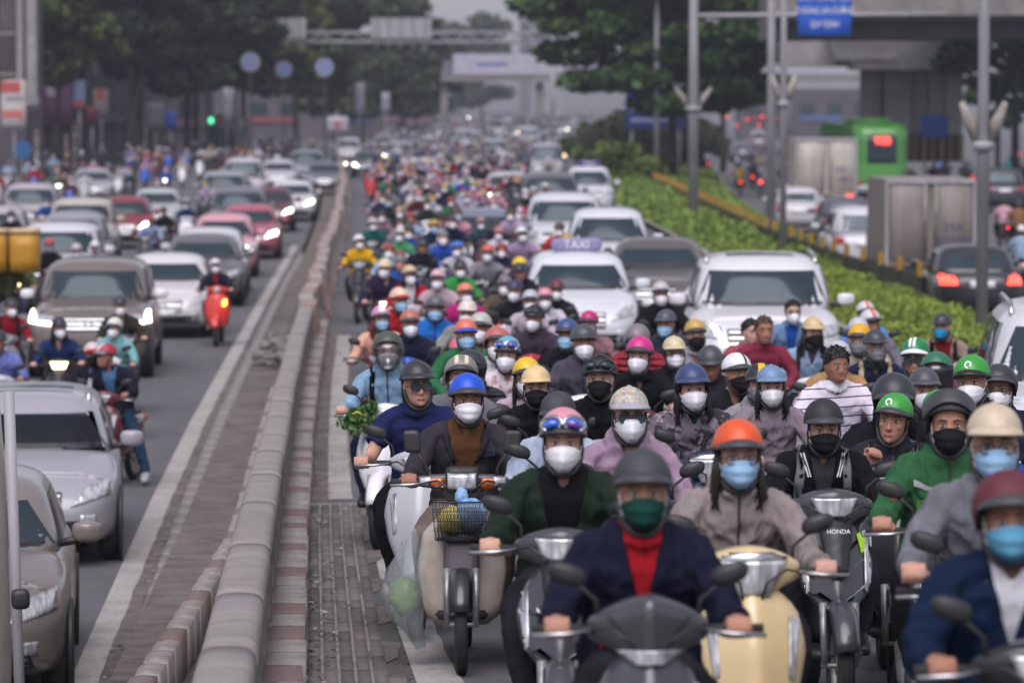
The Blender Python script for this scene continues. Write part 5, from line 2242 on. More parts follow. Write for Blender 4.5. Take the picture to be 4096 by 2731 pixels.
# ------------------------------------------------------------------ motorbikes (facing -y, origin on the ground)
def wheel_meshes(R, wd, key, spokes=True, bike=True):
    k = ('wheel', key)
    if k in CACHE:
        return CACHE[k]
    t = wd
    prof = []
    for a in np.linspace(0, 2 * math.pi, 13):
        prof.append((t * math.cos(a), R - t * .9 + t * .9 * math.sin(a)))
    ty = MB().lathe(prof, n=30)
    if bike:
        for q in (-.45, 0, .45):
            ty.lathe([(q * t - .004, R - .002), (q * t, R + .0025), (q * t + .004, R - .002)], n=30)
    tm = ty.mesh('tyre', 'rubber')
    rm = MB()
    rr = R - 1.7 * t
    rm.lathe([(-t * .6, rr), (-t * .6, rr - .02), (t * .6, rr - .02), (t * .6, rr)], n=30)
    rm.lathe([(-t * .5, 0), (-t * .5, R * .17), (t * .5, R * .17), (t * .5, 0)], n=14)
    ns = 5 if not bike else 6
    for i in range(ns):
        a = 2 * math.pi * i / ns
        for o in ((-.14, .14) if bike else (0,)):
            rm.tube([(0, R * .12 * math.cos(a), R * .12 * math.sin(a)), (0, rr * math.cos(a + o), rr * math.sin(a + o))], (.010, .014) and [(.012, .010)] * 2 if bike else [(R * .16, t * .3)] * 2, 6)
    rmm = rm.mesh('rim', 'alloy')
    CACHE[k] = (tm, rmm)
    return CACHE[k]


def add_wheel(parent, name, loc, R, wd, key, bike=True, rot=None):
    a, b = wheel_meshes(R, wd, key, bike=bike)
    w_ = obj(name, a, parent, loc=loc, rot=rot)
    obj('rim', b, w_)
    return w_


def fender_mesh(ax, R, w_, a0, a1, mname, n=14):
    G = np.zeros((n, 7, 3))
    for i in range(n):
        a = math.radians(a0 + (a1 - a0) * i / (n - 1))
        for j in range(7):
            u = -1 + 2 * j / 6
            r = R - .035 * abs(u) ** 3
            G[i, j] = (w_ * u * (1 - .25 * (i / (n - 1) - .5) ** 2), ax[1] - r * math.cos(a), ax[2] + r * math.sin(a))
    return MB().sheet(G, 0, .006).mesh('fender', mname)


def shield_mesh(kind, mname):
    k = ('shield', kind, mname)
    if k in CACHE:
        return CACHE[k]
    if kind == 'scooter':
        zz = [.34, .42, .55, .70, .84, .93]; ww = [.085, .13, .185, .215, .185, .12]; yy = [-.50, -.53, -.535, -.515, -.465, -.415]; kk = 2.4
    elif kind == 'vespa':
        zz = [.30, .40, .55, .72, .86, .95]; ww = [.10, .17, .215, .225, .19, .10]; yy = [-.47, -.50, -.50, -.48, -.45, -.41]; kk = 2.0
    else:
        zz = [.46, .52, .60, .72, .84, .93]; ww = [.03, .09, .16, .19, .15, .09]; yy = [-.60, -.60, -.58, -.53, -.48, -.43]; kk = 3.2

    def wp(q):
        z = .34 + (.93 - .34) * (q[:, 2] + 1) / 2 if kind != 'wave' else .46 + .47 * (q[:, 2] + 1) / 2
        w_ = np.interp(z, zz, ww); y0 = np.interp(z, zz, yy)
        x = q[:, 0] * w_
        ridge = -.035 * np.maximum(0, 1 - np.abs(q[:, 0]) * 2.2)
        y = y0 + kk * x * x + ridge * (1 if kind != 'vespa' else .4) + (q[:, 1] + 1) * .035
        return np.stack([x, y, z], 1)
    me = MB().rbox((0, 0, 0), None, (12, 3, 12), 6, 0, wp).mesh('front_shield', mname)
    CACHE[k] = me
    return me


def cowl_mesh(kind, mname):
    k = ('cowl', kind, mname)
    if k in CACHE:
        return CACHE[k]
    hw, hh, dep = {'scooter': (.19, .085, .10), 'lead': (.20, .10, .11), 'cub': (.25, .05, .07), 'wave': (.20, .09, .10), 'sport': (.20, .10, .12), 'vespa': (.2, .07, .09)}[kind]

    def wp(q):
        u = np.abs(q[:, 0])
        x = q[:, 0] * hw
        taper = 1 - .55 * u ** 1.6
        if kind == 'cub':
            taper = 1 - .25 * u
        y = -.33 + q[:, 1] * dep * taper * np.where(q[:, 1] < 0, 1.0, .6) + .03 * u
        z = .985 + q[:, 2] * hh * taper * np.where(q[:, 2] > 0, 1.0, .8)
        if kind == 'sport':
            # pointed beak with a ridge
            y -= .035 * np.maximum(0, 1 - u * 3)
            z = np.where(q[:, 2] < 0, z - .10 * np.maximum(0, 1 - u * 1.6) * np.abs(q[:, 2]), z + .02 * np.maximum(0, 1 - u * 1.4))
        if kind in ('lead', 'scooter', 'wave'):
            z = np.where(q[:, 2] < 0, z - .045 * np.maximum(0, 1 - u * 1.5), z)
        return np.stack([x, y, z], 1)
    me = MB().rbox((0, 0, 0), None, (16, 6, 10), 4.5, 0, wp).mesh('handlebar_cover', mname)
    CACHE[k] = me
    CACHE[('cowlbvh', kind)] = bvh_of(me)
    return me


def lamp_mesh(kind, mname='lens'):
    k = ('lamp', kind, mname)
    if k in CACHE:
        return CACHE[k]
    ck_ = {'scooter': 'scooter', 'lead': 'lead', 'wave': 'wave', 'vespa': 'vespa', 'cub': 'cub', 'sport': 'sport'}[kind]
    cowl_mesh(ck_, 'paint')
    b = CACHE[('cowlbvh', ck_)]
    y = -1.0
    sh = {'scooter': [(-.105, y, 1.02), (.105, y, 1.02), (.055, y, .94), (-.055, y, .94)],
          'lead': [(-.125, y, 1.03), (.125, y, 1.03), (.06, y, .905), (-.06, y, .905)],
          'wave': [(-.10, y, 1.03), (.10, y, 1.03), (.065, y, .945), (-.065, y, .945)],
          'cub': [(-.072, y, 1.025), (.072, y, 1.025), (.068, y, .945), (-.068, y, .945)],
          'vespa': [(-.05, y, 1.03), (.05, y, 1.03), (.05, y, .945), (-.05, y, .945)],
          'sport': [(-.10, y, .93), (.10, y, .93), (.03, y, .885), (-.03, y, .885)]}[kind]
    mb = decal(b, quad(*sh), (0, 1, 0), 11, 9, .010, thick=.012)
    me = mb.mesh('headlight', mname)
    CACHE[k] = me
    return me


def rear_body_mesh(kind, mname):
    k = ('rear', kind, mname)
    if k in CACHE:
        return CACHE[k]

    def wp(q):
        y = .30 + q[:, 1] * .56
        top = np.interp(y, [-.26, -.05, .3, .86], [.60, .70, .70, .74])
        bot = np.interp(y, [-.26, 0, .4, .86], [.30, .30, .42, .62])
        z = bot + (top - bot) * (q[:, 2] + 1) / 2
        w_ = np.interp(y, [-.26, 0, .5, .86], [.09, .14, .155, .07])
        return np.stack([q[:, 0] * w_, y, z], 1)
    mb = MB().rbox((0, 0, 0), None, (6, 12, 6), 4, 0, wp)
    me = mb.mesh('rear_body', mname)
    CACHE[k] = me
    return me


def simple(key, fn):
    if key not in CACHE:
        CACHE[key] = fn()
    return CACHE[key]


def seat_m():
    def wp(q):
        y = .28 + q[:, 1] * .42
        w_ = np.interp(y, [-.14, .1, .5, .7], [.085, .13, .13, .09])
        z = np.interp(y, [-.14, .1, .3, .7], [.735, .745, .775, .79]) + q[:, 2] * .038
        return np.stack([q[:, 0] * w_, y, z], 1)
    return MB().rbox((0, 0, 0), None, (6, 12, 4), 4, 0, wp).mesh('seat', 'plastic')


def mirror_m(s, shape):
    a = MB()
    c = np.array([s * .265, -.335, 1.20 if shape == 'square' else 1.165])
    if shape == 'square':
        a.rbox(c, None, (6, 3, 6), 6, 0, lambda q: np.stack([q[:, 0] * .045 + q[:, 2] * .006 * s, q[:, 1] * .016, q[:, 2] * .06], 1))
    else:
        a.rbox(c, None, (8, 4, 6), 2.6, 0, lambda q: np.stack([q[:, 0] * .062, q[:, 1] * .028 + .01 * q[:, 0] ** 2, q[:, 2] * .036 + s * q[:, 0] * .014], 1))
    return a.mesh('mirror', 'plastic')


def stem_m(s, shape):
    if shape == 'square':
        return MB().tube([(s * .185, -.33, 1.01), (s * .185, -.33, 1.055), (s * .2, -.335, 1.09), (s * .255, -.335, 1.16)], [.010, .008, .0065, .006], 8).mesh('stem', 'plastic')
    return MB().tube([(s * .165, -.33, 1.02), (s * .17, -.33, 1.08), (s * .205, -.335, 1.11), (s * .255, -.335, 1.15)], [.009, .007, .0065, .006], 8).mesh('stem', 'plastic')


def bike(loc, label, kind='scooter', col='grey', group=None, rot=(0, 0, 0), lod=0, scale=1.0, lamp=None, col2=None, mirror='round', trim=None, cat='motorbike', legcol=None):
    t = thing('motorbike', label, cat, loc, rot, group, scale)
    c = pc(col); c2 = pc(col2) if col2 else c
    pm = 'paint'
    ax = (0, -.66, .26)
    sk = {'scooter': 'scooter', 'lead': 'scooter', 'vespa': 'vespa', 'wave': 'wave', 'sport': 'wave', 'cub': None}[kind]
    fw = add_wheel(t, 'front_wheel', ax, .262, .042 if kind != 'cub' else .034, 'b' + ('c' if kind == 'cub' else 's'))
    add_wheel(t, 'rear_wheel', (0, .62, .262), .262, .045, 'bs')
    if sk:
        obj('front_shield', shield_mesh(sk, pm), t, color=c)
    lk = kind
    obj('handlebar_cover', cowl_mesh(lk, pm), t, color=c2 if col2 else c)
    hl = obj('headlight', lamp_mesh(lk, lamp or 'lens'), t)
    obj('rear_body', rear_body_mesh('s', pm), t, color=c)
    obj('seat', simple('seat', seat_m), t)
    obj('front_fender', simple(('fend', kind), lambda: fender_mesh(ax, .305, .062 if kind != 'cub' else .05, 18, 150, 'paint')), t, color=pc('charcoal') if kind in ('cub',) else c)
    for s in (-1, 1):
        g_ = obj('grip', simple(('grip', s), lambda: MB().tube([(s * .17, -.33, .985), (s * .375, -.325, .985)], [.015, .0175], 10).mesh('grip', 'rubber')), t)
        m_ = obj('mirror', simple(('mir', s, mirror), lambda: mirror_m(s, mirror)), t)
        obj('stem', simple(('stem', s, mirror), lambda: stem_m(s, mirror)), m_)
        if lod < 2:
            obj('brake_lever', simple(('lever', s), lambda: MB().tube([(s * .18, -.365, .985), (s * .27, -.395, .975), (s * .38, -.385, .97)], [.008, .0075, .0085], 8).mesh('brake_lever', 'chrome')), t)
            if sk:
                b = simple(('shbvh', sk), lambda: bvh_of(shield_mesh(sk, 'paint')))
                obj('indicator', simple(('ind', sk, s), lambda: decal(b, quad((s * .135, -1.2, .82), (s * .175, -1.2, .80), (s * .15, -1.2, .58), (s * .128, -1.2, .60)), (0, 1, 0), 6, 5, .006, thick=.008).mesh('indicator', 'lens')), t)
    if lod < 2:
        obj('fork', simple(('fork', kind), lambda: MB().tube([(-.075, -.60, .55), (-.075, -.66, .26)], [.02, .017], 8).tube([(.075, -.60, .55), (.075, -.66, .26)], [.02, .017], 8).tube([(-.09, -.66, .26), (.09, -.66, .26)], .012, 8).mesh('fork', 'alloy')), t)
        obj('floorboard', simple('floorb', lambda: MB().rbox((0, -.22, .29), (.15, .28, .03), (4, 4, 2), 5).mesh('floorboard', 'plastic')), t)
        obj('exhaust', simple('exh', lambda: MB().tube([(-.16, .1, .24), (-.17, .4, .26), (-.17, .85, .36)], [.03, .05, .055], 10).mesh('exhaust', 'alloy')), t)
        obj('tail_light', simple('tail', lambda: MB().rbox((0, .86, .68), (.07, .03, .04), 3, 4).mesh('tail_light', 'red_lens')), t)
    if kind == 'cub':
        lc = pc(legcol or 'white')
        for s in (-1, 1):
            def leg(s=s):
                G = np.zeros((8, 14, 3))
                for i in range(8):
                    for j in range(14):
                        v = j / 13; u = i / 7
                        z = .24 + .56 * v
                        xo = np.interp(v, [0, .1, .5, .85, 1], [.13, .2, .235, .20, .12])
                        x = .085 + (xo - .085) * u
                        y = -.44 + .10 * u * u + .02 * (1 - v) - .10 * np.interp(v, [0, .15, 1], [-.35, 0, .2])
                        G[i, j] = (s * x, y, z)
                return MB().sheet(G if s < 0 else G[::-1], 0, .012).mesh('leg_shield', 'tint_plastic')
            obj('leg_shield', simple(('legsh', s), leg), t, color=lc)
            b = CACHE[('cowlbvh', 'cub')]
            obj('indicator', simple(('cubind', s), lambda: decal(b, quad((s * .10, -1, 1.01), (s * .215, -1, 1.005), (s * .215, -1, .955), (s * .095, -1, .95)), (0, 1, 0), 5, 4, .008, thick=.01).mesh('indicator', 'amber')), t)
            obj('lamp_side', simple(('cubind2', s), lambda: decal(b, quad((s * .165, -1, 1.012), (s * .22, -1, 1.006), (s * .22, -1, .958), (s * .16, -1, .952)), (0, 1, 0), 5, 4, .012, thick=.01).mesh('lamp_side', 'lens')), t)
        obj('fork_cover', simple('fcov', lambda: MB().rbox((0, -.53, .60), None, (5, 4, 6), 5, 0, lambda q: np.stack([q[:, 0] * .095, q[:, 1] * .07 - q[:, 2] * -.03, q[:, 2] * .16], 1)).mesh('fork_cover', 'paint')), t, color=pc('plum'))
        obj('headlight_shell', simple('hshell', lambda: MB().rbox((0, -.375, 1.0), (.088, .075, .072), (6, 4, 6), 6).mesh('headlight_shell', 'plastic')), t)
        hl.location.y -= .062
    if lod < 1:
        for s in (-1, 1):
            obj('cable', simple(('cab', s), lambda: MB().tube([(s * .19, -.36, .985), (s * .13, -.45, 1.0), (s * .05, -.47, .95), (s * .03, -.44, .86)], .005, 6).mesh('cable', 'plastic')), t)
    if kind == 'sport':
        for s in (-1, 1):
            obj('panel_gap', simple(('gap', s), lambda: decal(CACHE[('cowlbvh', 'sport')], quad((s * .135, -1, 1.03), (s * .125, -1, 1.035), (s * .002, -1, .885), (s * .012, -1, .875)), (0, 1, 0), 3, 12, .003).mesh('panel_gap', 'plastic')), t)
    if kind == 'wave':
        obj('front_panel', simple('wpanel', lambda: decal(simple(('shbvh', 'wave'), lambda: bvh_of(shield_mesh('wave', 'paint'))), quad((-.075, -1.2, .91), (.075, -1.2, .91), (.03, -1.2, .66), (-.03, -1.2, .66)), (0, 1, 0), 7, 7, .012, thick=.012).mesh('front_panel', 'plastic')), t)
    if trim == 'lime':
        for s in (-1, 1):
            obj('accent', simple(('acc', s), lambda: decal(CACHE[('shbvh', 'wave')], quad((s * .10, -1.2, .86), (s * .13, -1.2, .87), (s * .155, -1.2, .80), (s * .12, -1.2, .77)), (0, 1, 0), 4, 4, .008).mesh('accent', 'flat_print')), t, color=lin('9fce2a'))
    if trim == 'chrome':
        b = CACHE[('cowlbvh', kind)]
        obj('chrome_trim', simple(('chr', kind), lambda: decal(b, quad((-.16, -1, 1.06), (.16, -1, 1.06), (.13, -1, 1.025), (-.13, -1, 1.025)), (0, 1, 0), 9, 4, .006, thick=.006).mesh('chrome_trim', 'chrome')), t)
    return t


# ------------------------------------------------------------------ cars (front towards -y, origin on the ground)
STY = {
    'sedan': dict(L=4.5, W=1.76, H=1.46, zn=.80, zh=.98, zb=.96, zd=1.0, yc=-1.05, yrf=-.35, yrr=.85, yrb=1.55),
    'hatch': dict(L=3.9, W=1.70, H=1.52, zn=.82, zh=1.0, zb=1.0, zd=1.0, yc=-.95, yrf=-.35, yrr=1.25, yrb=1.72),
    'suv': dict(L=4.75, W=1.9, H=1.76, zn=1.04, zh=1.16, zb=1.14, zd=1.12, yc=-1.15, yrf=-.5, yrr=1.75, yrb=2.2),
    'mpv': dict(L=4.5, W=1.76, H=1.70, zn=.98, zh=1.08, zb=1.06, zd=1.06, yc=-1.2, yrf=-.5, yrr=1.7, yrb=2.1),
    'wagon': dict(L=4.45, W=1.76, H=1.44, zn=.77, zh=.95, zb=.93, zd=.96, yc=-1.0, yrf=-.3, yrr=1.6, yrb=2.05),
    'van': dict(L=4.9, W=1.85, H=2.0, zn=1.05, zh=1.2, zb=1.15, zd=1.15, yc=-1.75, yrf=-1.1, yrr=2.2, yrb=2.4),
}


def car_meshes(style, lod):
    key = ('car', style, lod)
    if key in CACHE:
        return CACHE[key]
    q_ = STY[style]
    L, W, H = q_['L'], q_['W'], q_['H']
    f = 1.0 if lod == 0 else .6
    nn = (int(16 * f), int(44 * f), int(12 * f))

    def lower(q):
        y = q[:, 1] * L / 2
        top = np.interp(y, [-L / 2, -L / 2 + .25, q_['yc'], q_['yrb'], L / 2], [q_['zn'] - .06, q_['zn'], q_['zh'], q_['zb'], q_['zd'] - .02])
        bot = np.interp(y, [-L / 2, -L / 2 + .3, L / 2 - .4, L / 2], [.24, .19, .2, .3])
        zz = (q[:, 2] + 1) / 2
        z = bot + (top - bot) * zz
        endt = np.clip((np.abs(y) - (L / 2 - .9)) / .9, 0, 1)
        w_ = W / 2 * (1 - .16 * endt ** 2) * (1 - .05 * np.clip((zz - .6) / .4, 0, 1) ** 2 - .04 * np.clip((.3 - zz) / .3, 0, 1))
        x = q[:, 0] * w_
        # bonnet crown and nose rake
        z += np.where(q[:, 2] > .7, .035 * (1 - q[:, 0] ** 2), 0)
        y = y + np.where(q[:, 1] < -.8, .10 * np.clip((zz - .55) / .45, 0, 1) ** 1.5 + .04 * np.clip((.25 - zz) / .25, 0, 1), 0)
        return np.stack([x, y, z], 1)
    lo = MB().rbox((0, 0, 0), None, nn, 7.0, 0, lower)

    def upper(q):
        t = (q[:, 2] + 1) / 2
        zb_ = min(q_['zh'], q_['zb']) - .10
        z = zb_ + (H - zb_) * t
        y0 = q_['yc'] - .06 + (q_['yrf'] - q_['yc']) * t ** 1.05
        y1 = q_['yrb'] + .04 + (q_['yrr'] - q_['yrb']) * t ** 1.1
        y = (y0 + y1) / 2 + q[:, 1] * (y1 - y0) / 2
        y -= np.where(q[:, 1] < -.5, .10 * (1 - q[:, 0] ** 2) * (1 - .4 * t), 0)
        w_ = W / 2 * (.955 - (.17 if style in ('suv', 'van') else .225) * t ** 1.25)
        z += .03 * t * (1 - q[:, 0] ** 2)
        return np.stack([q[:, 0] * w_, y, z], 1)
    up = MB().rbox((0, 0, 0), None, (int(16 * f), int(28 * f), int(14 * f)), 5.5, 0, upper)
    lom, upm = lo.mesh('body', 'paint'), up.mesh('cabin', 'paint')
    bl, bu = bvh_of(lom), bvh_of(upm)
    out = dict(body=lom, cabin=upm)
    zb_ = min(q_['zh'], q_['zb']) - .02
    zt_ = H - .15
    wt, wb = W / 2 * (.785 if style in ('suv', 'van') else .73) - .095, W / 2 * .95 - .085
    zw = q_['zh'] + .03
    out['windscreen'] = decal(bu, quad((-wb, -4, zw), (wb, -4, zw), (wt, -4, zt_), (-wt, -4, zt_)), (0, 1, 0), 15, 10, .006)
    out['rear_window'] = decal(bu, quad((wb * .92, 5, q_['zb'] + .08), (-wb * .92, 5, q_['zb'] + .08), (-wt * .95, 5, zt_ - .02), (wt * .95, 5, zt_ - .02)), (0, -1, 0), 11, 8, .006)
    sw = []
    ya, yb = q_['yc'] + .42, q_['yrb'] - .42
    yta, ytb = q_['yrf'] + .10, q_['yrr'] - .12
    spl = np.linspace(0, 1, 3 if style in ('sedan', 'hatch') else 4)
    for s in (-1, 1):
        for i in range(len(spl) - 1):
            g0, g1 = spl[i] + (.018 if i else 0), spl[i + 1] - (.018 if i < len(spl) - 2 else 0)
            P0 = (s * 2, ya + (yb - ya) * g0, zb_ + .06); P1 = (s * 2, ya + (yb - ya) * g1, zb_ + .06)
            P2 = (s * 2, yta + (ytb - yta) * g1, zt_ + .015); P3 = (s * 2, yta + (ytb - yta) * g0, zt_ + .015)
            sw.append(decal(bu, quad(P0, P1, P2, P3) if s < 0 else quad(P1, P0, P3, P2), (-s, 0, 0), 7, 6, .006).mesh('side_window', 'glass_dark'))
    out['side_windows'] = sw
    # lamps, grille, plate and bumper on the nose
    zl_ = q_['zn'] - .10
    hl = {}
    suv = style in ('suv', 'mpv', 'van')
    for s in (-1, 1):
        if suv:
            P = [(s * .50, -4, zl_ - .10), (s * (W / 2 - .04), -4, zl_ - .06), (s * (W / 2 - .06), -4, zl_ + .07), (s * .54, -4, zl_ + .04)]
        else:
            P = [(s * .42, -4, zl_ - .11), (s * (W / 2 - .10), -4, zl_ - .02), (s * (W / 2 - .10), -4, zl_ + .11), (s * .56, -4, zl_ + .05)]
        if s > 0:
            fn = quad(*P)
        else:
            fn = quad(P[1], P[0], P[3], P[2])
        hl[s] = decal(bl, fn, (0, 1, 0), 9, 6, .012, thick=.016)
    out['headlight'] = {s: {m_: hl[s].mesh('headlight', m_) for m_ in ('lens', 'lamp_white')} for s in (-1, 1)}
    gw = .46 if suv else .34
    out['grille'] = decal(bl, quad((-gw, -4, zl_ - .20), (gw, -4, zl_ - .20), (gw * 1.02, -4, zl_ + .02), (-gw * 1.02, -4, zl_ + .02)), (0, 1, 0), 11, 5, .008).mesh('grille', 'plastic')
    bars = MB()
    for k in range(3):
        zz = zl_ - .16 + .065 * k
        decal(bl, quad((-gw * .96, -4, zz), (gw * .96, -4, zz), (gw * .96, -4, zz + .022), (-gw * .96, -4, zz + .022)), (0, 1, 0), 11, 3, .017, bars)
    out['grille_bar'] = bars.mesh('grille_bar', 'chrome')
    out['emblem'] = decal(bl, quad((-.07, -4, zl_ - .12), (.07, -4, zl_ - .12), (.07, -4, zl_ - .05), (-.07, -4, zl_ - .05)), (0, 1, 0), 4, 3, .026, thick=.01).mesh('emblem', 'chrome')
    out['air_intake'] = decal(bl, quad((-W * .36, -4, .30), (W * .36, -4, .30), (W * .33, -4, .44), (-W * .33, -4, .44)), (0, 1, 0), 11, 4, .008).mesh('air_intake', 'plastic')
    out['number_plate'] = decal(bl, quad((-.22, -4, .42), (.22, -4, .42), (.22, -4, .53), (-.22, -4, .53)), (0, 1, 0), 4, 3, .02, thick=.008).mesh('number_plate', 'board')
    out['fog_light'] = {s: decal(bl, quad((s * .58 - .07, -4, .40), (s * .58 + .07, -4, .40), (s * .58 + .07, -4, .49), (s * .58 - .07, -4, .49)), (0, 1, 0), 5, 4, .012, thick=.01).mesh('fog_light', 'lens') for s in (-1, 1)}
    tl = {}
    zt2 = q_['zd'] - .14
    for s in (-1, 1):
        P = [(s * .48, 5, zt2 - .09), (s * (W / 2 - .1), 5, zt2 - .10), (s * (W / 2 - .1), 5, zt2 + .09), (s * .52, 5, zt2 + .05)]
        fn = quad(P[1], P[0], P[3], P[2]) if s > 0 else quad(*P)
        d = decal(bl, fn, (0, -1, 0), 7, 5, .012, thick=.012)
        tl[s] = {m_: d.mesh('tail_light', m_) for m_ in ('red_lens', 'lamp_red')}
    out['tail_light'] = tl
    out['rear_plate'] = decal(bl, quad((.24, 5, zt2 - .16), (-.24, 5, zt2 - .16), (-.24, 5, zt2 - .02), (.24, 5, zt2 - .02)), (0, -1, 0), 4, 3, .015, thick=.008).mesh('rear_plate', 'board')
    mm = {}
    for s in (-1, 1):
        a = MB().rbox((s * (W / 2 + .10), q_['yc'] + .40, q_['zh'] + .10), None, (6, 5, 5), 3.4, 0, lambda q: np.stack([q[:, 0] * .11, q[:, 1] * .07 + .03 * np.abs(q[:, 0]) * 1, q[:, 2] * .075], 1))
        arm = MB().tube([(s * (W / 2 - .10), q_['yc'] + .42, q_['zh'] + .02), (s * (W / 2 + .06), q_['yc'] + .40, q_['zh'] + .05)], [.03, .03], 8)
        mm[s] = (a.mesh('mirror', 'paint'), arm.mesh('mirror_arm', 'plastic'))
    out['mirror'] = mm
    wr = .36 if suv else .315
    out['wheels'] = [(s * (W / 2 - .115), y, wr) for s in (-1, 1) for y in (-L / 2 + .84, L / 2 - .86)]
    out['wr'] = wr
    ar = MB().lathe([(-.02, 0), (-.02, wr + .055), (.02, wr + .055), (.02, 0)], n=28)
    out['arch'] = ar.mesh('wheel_arch', 'plastic')
    out['wiper'] = decal(bu, quad((-wb * .9, -4, zw + .015), (wb * .9, -4, zw + .015), (wb * .9, -4, zw + .05), (-wb * .9, -4, zw + .05)), (0, 1, 0), 11, 3, .012).mesh('wiper', 'plastic')
    out['bvh'] = (bl, bu)
    for k in ('windscreen', 'rear_window'):
        m_ = out[k]
        out[k] = {x: m_.mesh(k, x) for x in ('glass_dark', 'glass_clear')}
    seam = decal(bl, quad((-W / 2 + .12, q_['yc'] - .3, 4), (W / 2 - .12, q_['yc'] - .3, 4), (W / 2 - .12, q_['yc'] - .285, 4), (-W / 2 + .12, q_['yc'] - .285, 4)), (0, 0, -1), 11, 2, .003)
    CACHE[key] = out
    return out


def car(loc, label, style='sedan', col='white', rz=0.0, lod=1, lights=None, glass='glass_dark', taxi=None, plate='d8d8d8', rails=False, group=None, hexcol=None, brake=False, rx=0.0, sunroof=False, mcol=None, metal=False):
    m = car_meshes(style, lod)
    q_ = STY[style]
    t = thing('car', label, 'car', loc, (rx, 0, rz), group)
    c = lin(hexcol) if hexcol else pc(col)
    obj('body', m['body'], t, color=c)
    cme = m['cabin']
    if glass == 'glass_clear':
        cme = m['cabin'].copy()
        bm = bmesh.new(); bm.from_mesh(cme)
        kl_ = [f for f in bm.faces if f.normal.y < -.35 and f.calc_center_median().z < q_['H'] - .16 and abs(f.calc_center_median().x) < q_['W'] / 2 * .82]
        bmesh.ops.delete(bm, geom=kl_, context='FACES')
        bm.to_mesh(cme); bm.free()
        for s in (-1, 1):
            st_ = obj('seat', (MB().rbox((s * .38, .05, 1.0), (.22, .09, .2), 4, 4), 'tint_plastic'), t, color=lin('3a3a40'))
            obj('headrest', (MB().rbox((s * .38, .07, 1.24), (.12, .05, .08), 4, 4), 'tint_plastic'), st_, color=lin('44444c'))
        obj('dashboard', (MB().rbox((0, q_['yc'] + .38, q_['zh'] - .02), (q_['W'] / 2 - .16, .2, .06), (6, 3, 3), 4), 'plastic'), t)
        obj('steering_wheel', (MB().tube([(.38 + .17 * math.cos(a), q_['yc'] + .62 + .06 * math.sin(a), q_['zh'] + .06 + .15 * math.sin(a)) for a in np.linspace(0, 2 * math.pi, 20, endpoint=False)], .014, 8, closed=True), 'plastic'), t)
        obj('paper_slip', (MB().box((.48, q_['yc'] + .22, q_['zh'] + .035), (.11, .04, .002)), 'white_print', False), t)
    cb_ = obj('cabin', cme, t, color=c)
    obj('windscreen', m['windscreen'][glass], t)
    obj('rear_window', m['rear_window']['glass_dark'], t)
    for w_ in m['side_windows']:
        obj('side_window', w_, t)
    for s in (-1, 1):
        on = lights is True or lights == s
        obj('headlight', m['headlight'][s]['lamp_white' if on else 'lens'], t)
        obj('tail_light', m['tail_light'][s]['lamp_red' if brake else 'red_lens'], t)
        mi = obj('mirror', m['mirror'][s][0], t, color=pc(mcol) if mcol else c)
        obj('mirror_arm', m['mirror'][s][1], mi)
        if lod == 0:
            obj('fog_light', m['fog_light'][s], t)
    gr = obj('grille', m['grille'], t)
    obj('grille_bar', m['grille_bar'], gr)
    obj('emblem', m['emblem'], gr)
    obj('air_intake', m['air_intake'], t)
    obj('number_plate', m['number_plate'], t, color=lin(plate))
    obj('rear_plate', m['rear_plate'], t, color=lin(plate))
    obj('wiper', m['wiper'], t)
    for (x, y, z) in m['wheels']:
        w_ = add_wheel(t, 'wheel', (x, y, z), m['wr'], .105, 'c%d' % int(m['wr'] * 1000), bike=False)
        s = 1 if x > 0 else -1
        obj('wheel_arch', m['arch'], t, loc=(s * (q_['W'] / 2 - .008), y, z + .01))
        w_.location.x = s * (q_['W'] / 2 - .112)
    if rails:
        for s in (-1, 1):
            x = s * (q_['W'] / 2 * (.78 if style == 'suv' else .72) - .06)
            obj('roof_rail', (MB().tube([(x, q_['yrf'] + .1, q_['H'] - .06), (x, q_['yrf'] + .25, q_['H'] + .03), (x, q_['yrr'] - .3, q_['H'] + .03), (x, q_['yrr'] - .1, q_['H'] - .06)], .022, 8), 'chrome'), t)
    if sunroof:
        obj('sunroof', (decal(m['bvh'][1], quad((-.42, q_['yrf'] + .25, 4), (.42, q_['yrf'] + .25, 4), (.42, q_['yrf'] + .95, 4), (-.42, q_['yrf'] + .95, 4)), (0, 0, -1), 6, 5, .006), 'glass_dark'), t)
    if taxi:
        s_ = obj('taxi_sign', (MB().rbox((0, q_['yrf'] + .55, q_['H'] + .12), (.38, .09, .10), (6, 3, 4), 6), 'board'), t, color=lin(taxi[0]))
        obj('sign_lettering', text_mesh(taxi[1], .17, 'white_print'), s_, loc=(0, q_['yrf'] + .455, q_['H'] + .12), rot=(math.pi / 2, 0, 0))
    return t

# ------------------------------------------------------------------ riders
HWORD = {'half': 'helmet', 'cap': 'peaked helmet', 'open': 'open-face helmet', 'full': 'full-face helmet'}
PLACED = []
GEN = ['dark grey', 'black', 'maroon', 'white', 'navy', 'silver', 'charcoal', 'red', 'grey', 'blue']
KINDS = ['scooter', 'wave', 'lead', 'sport', 'scooter', 'vespa']


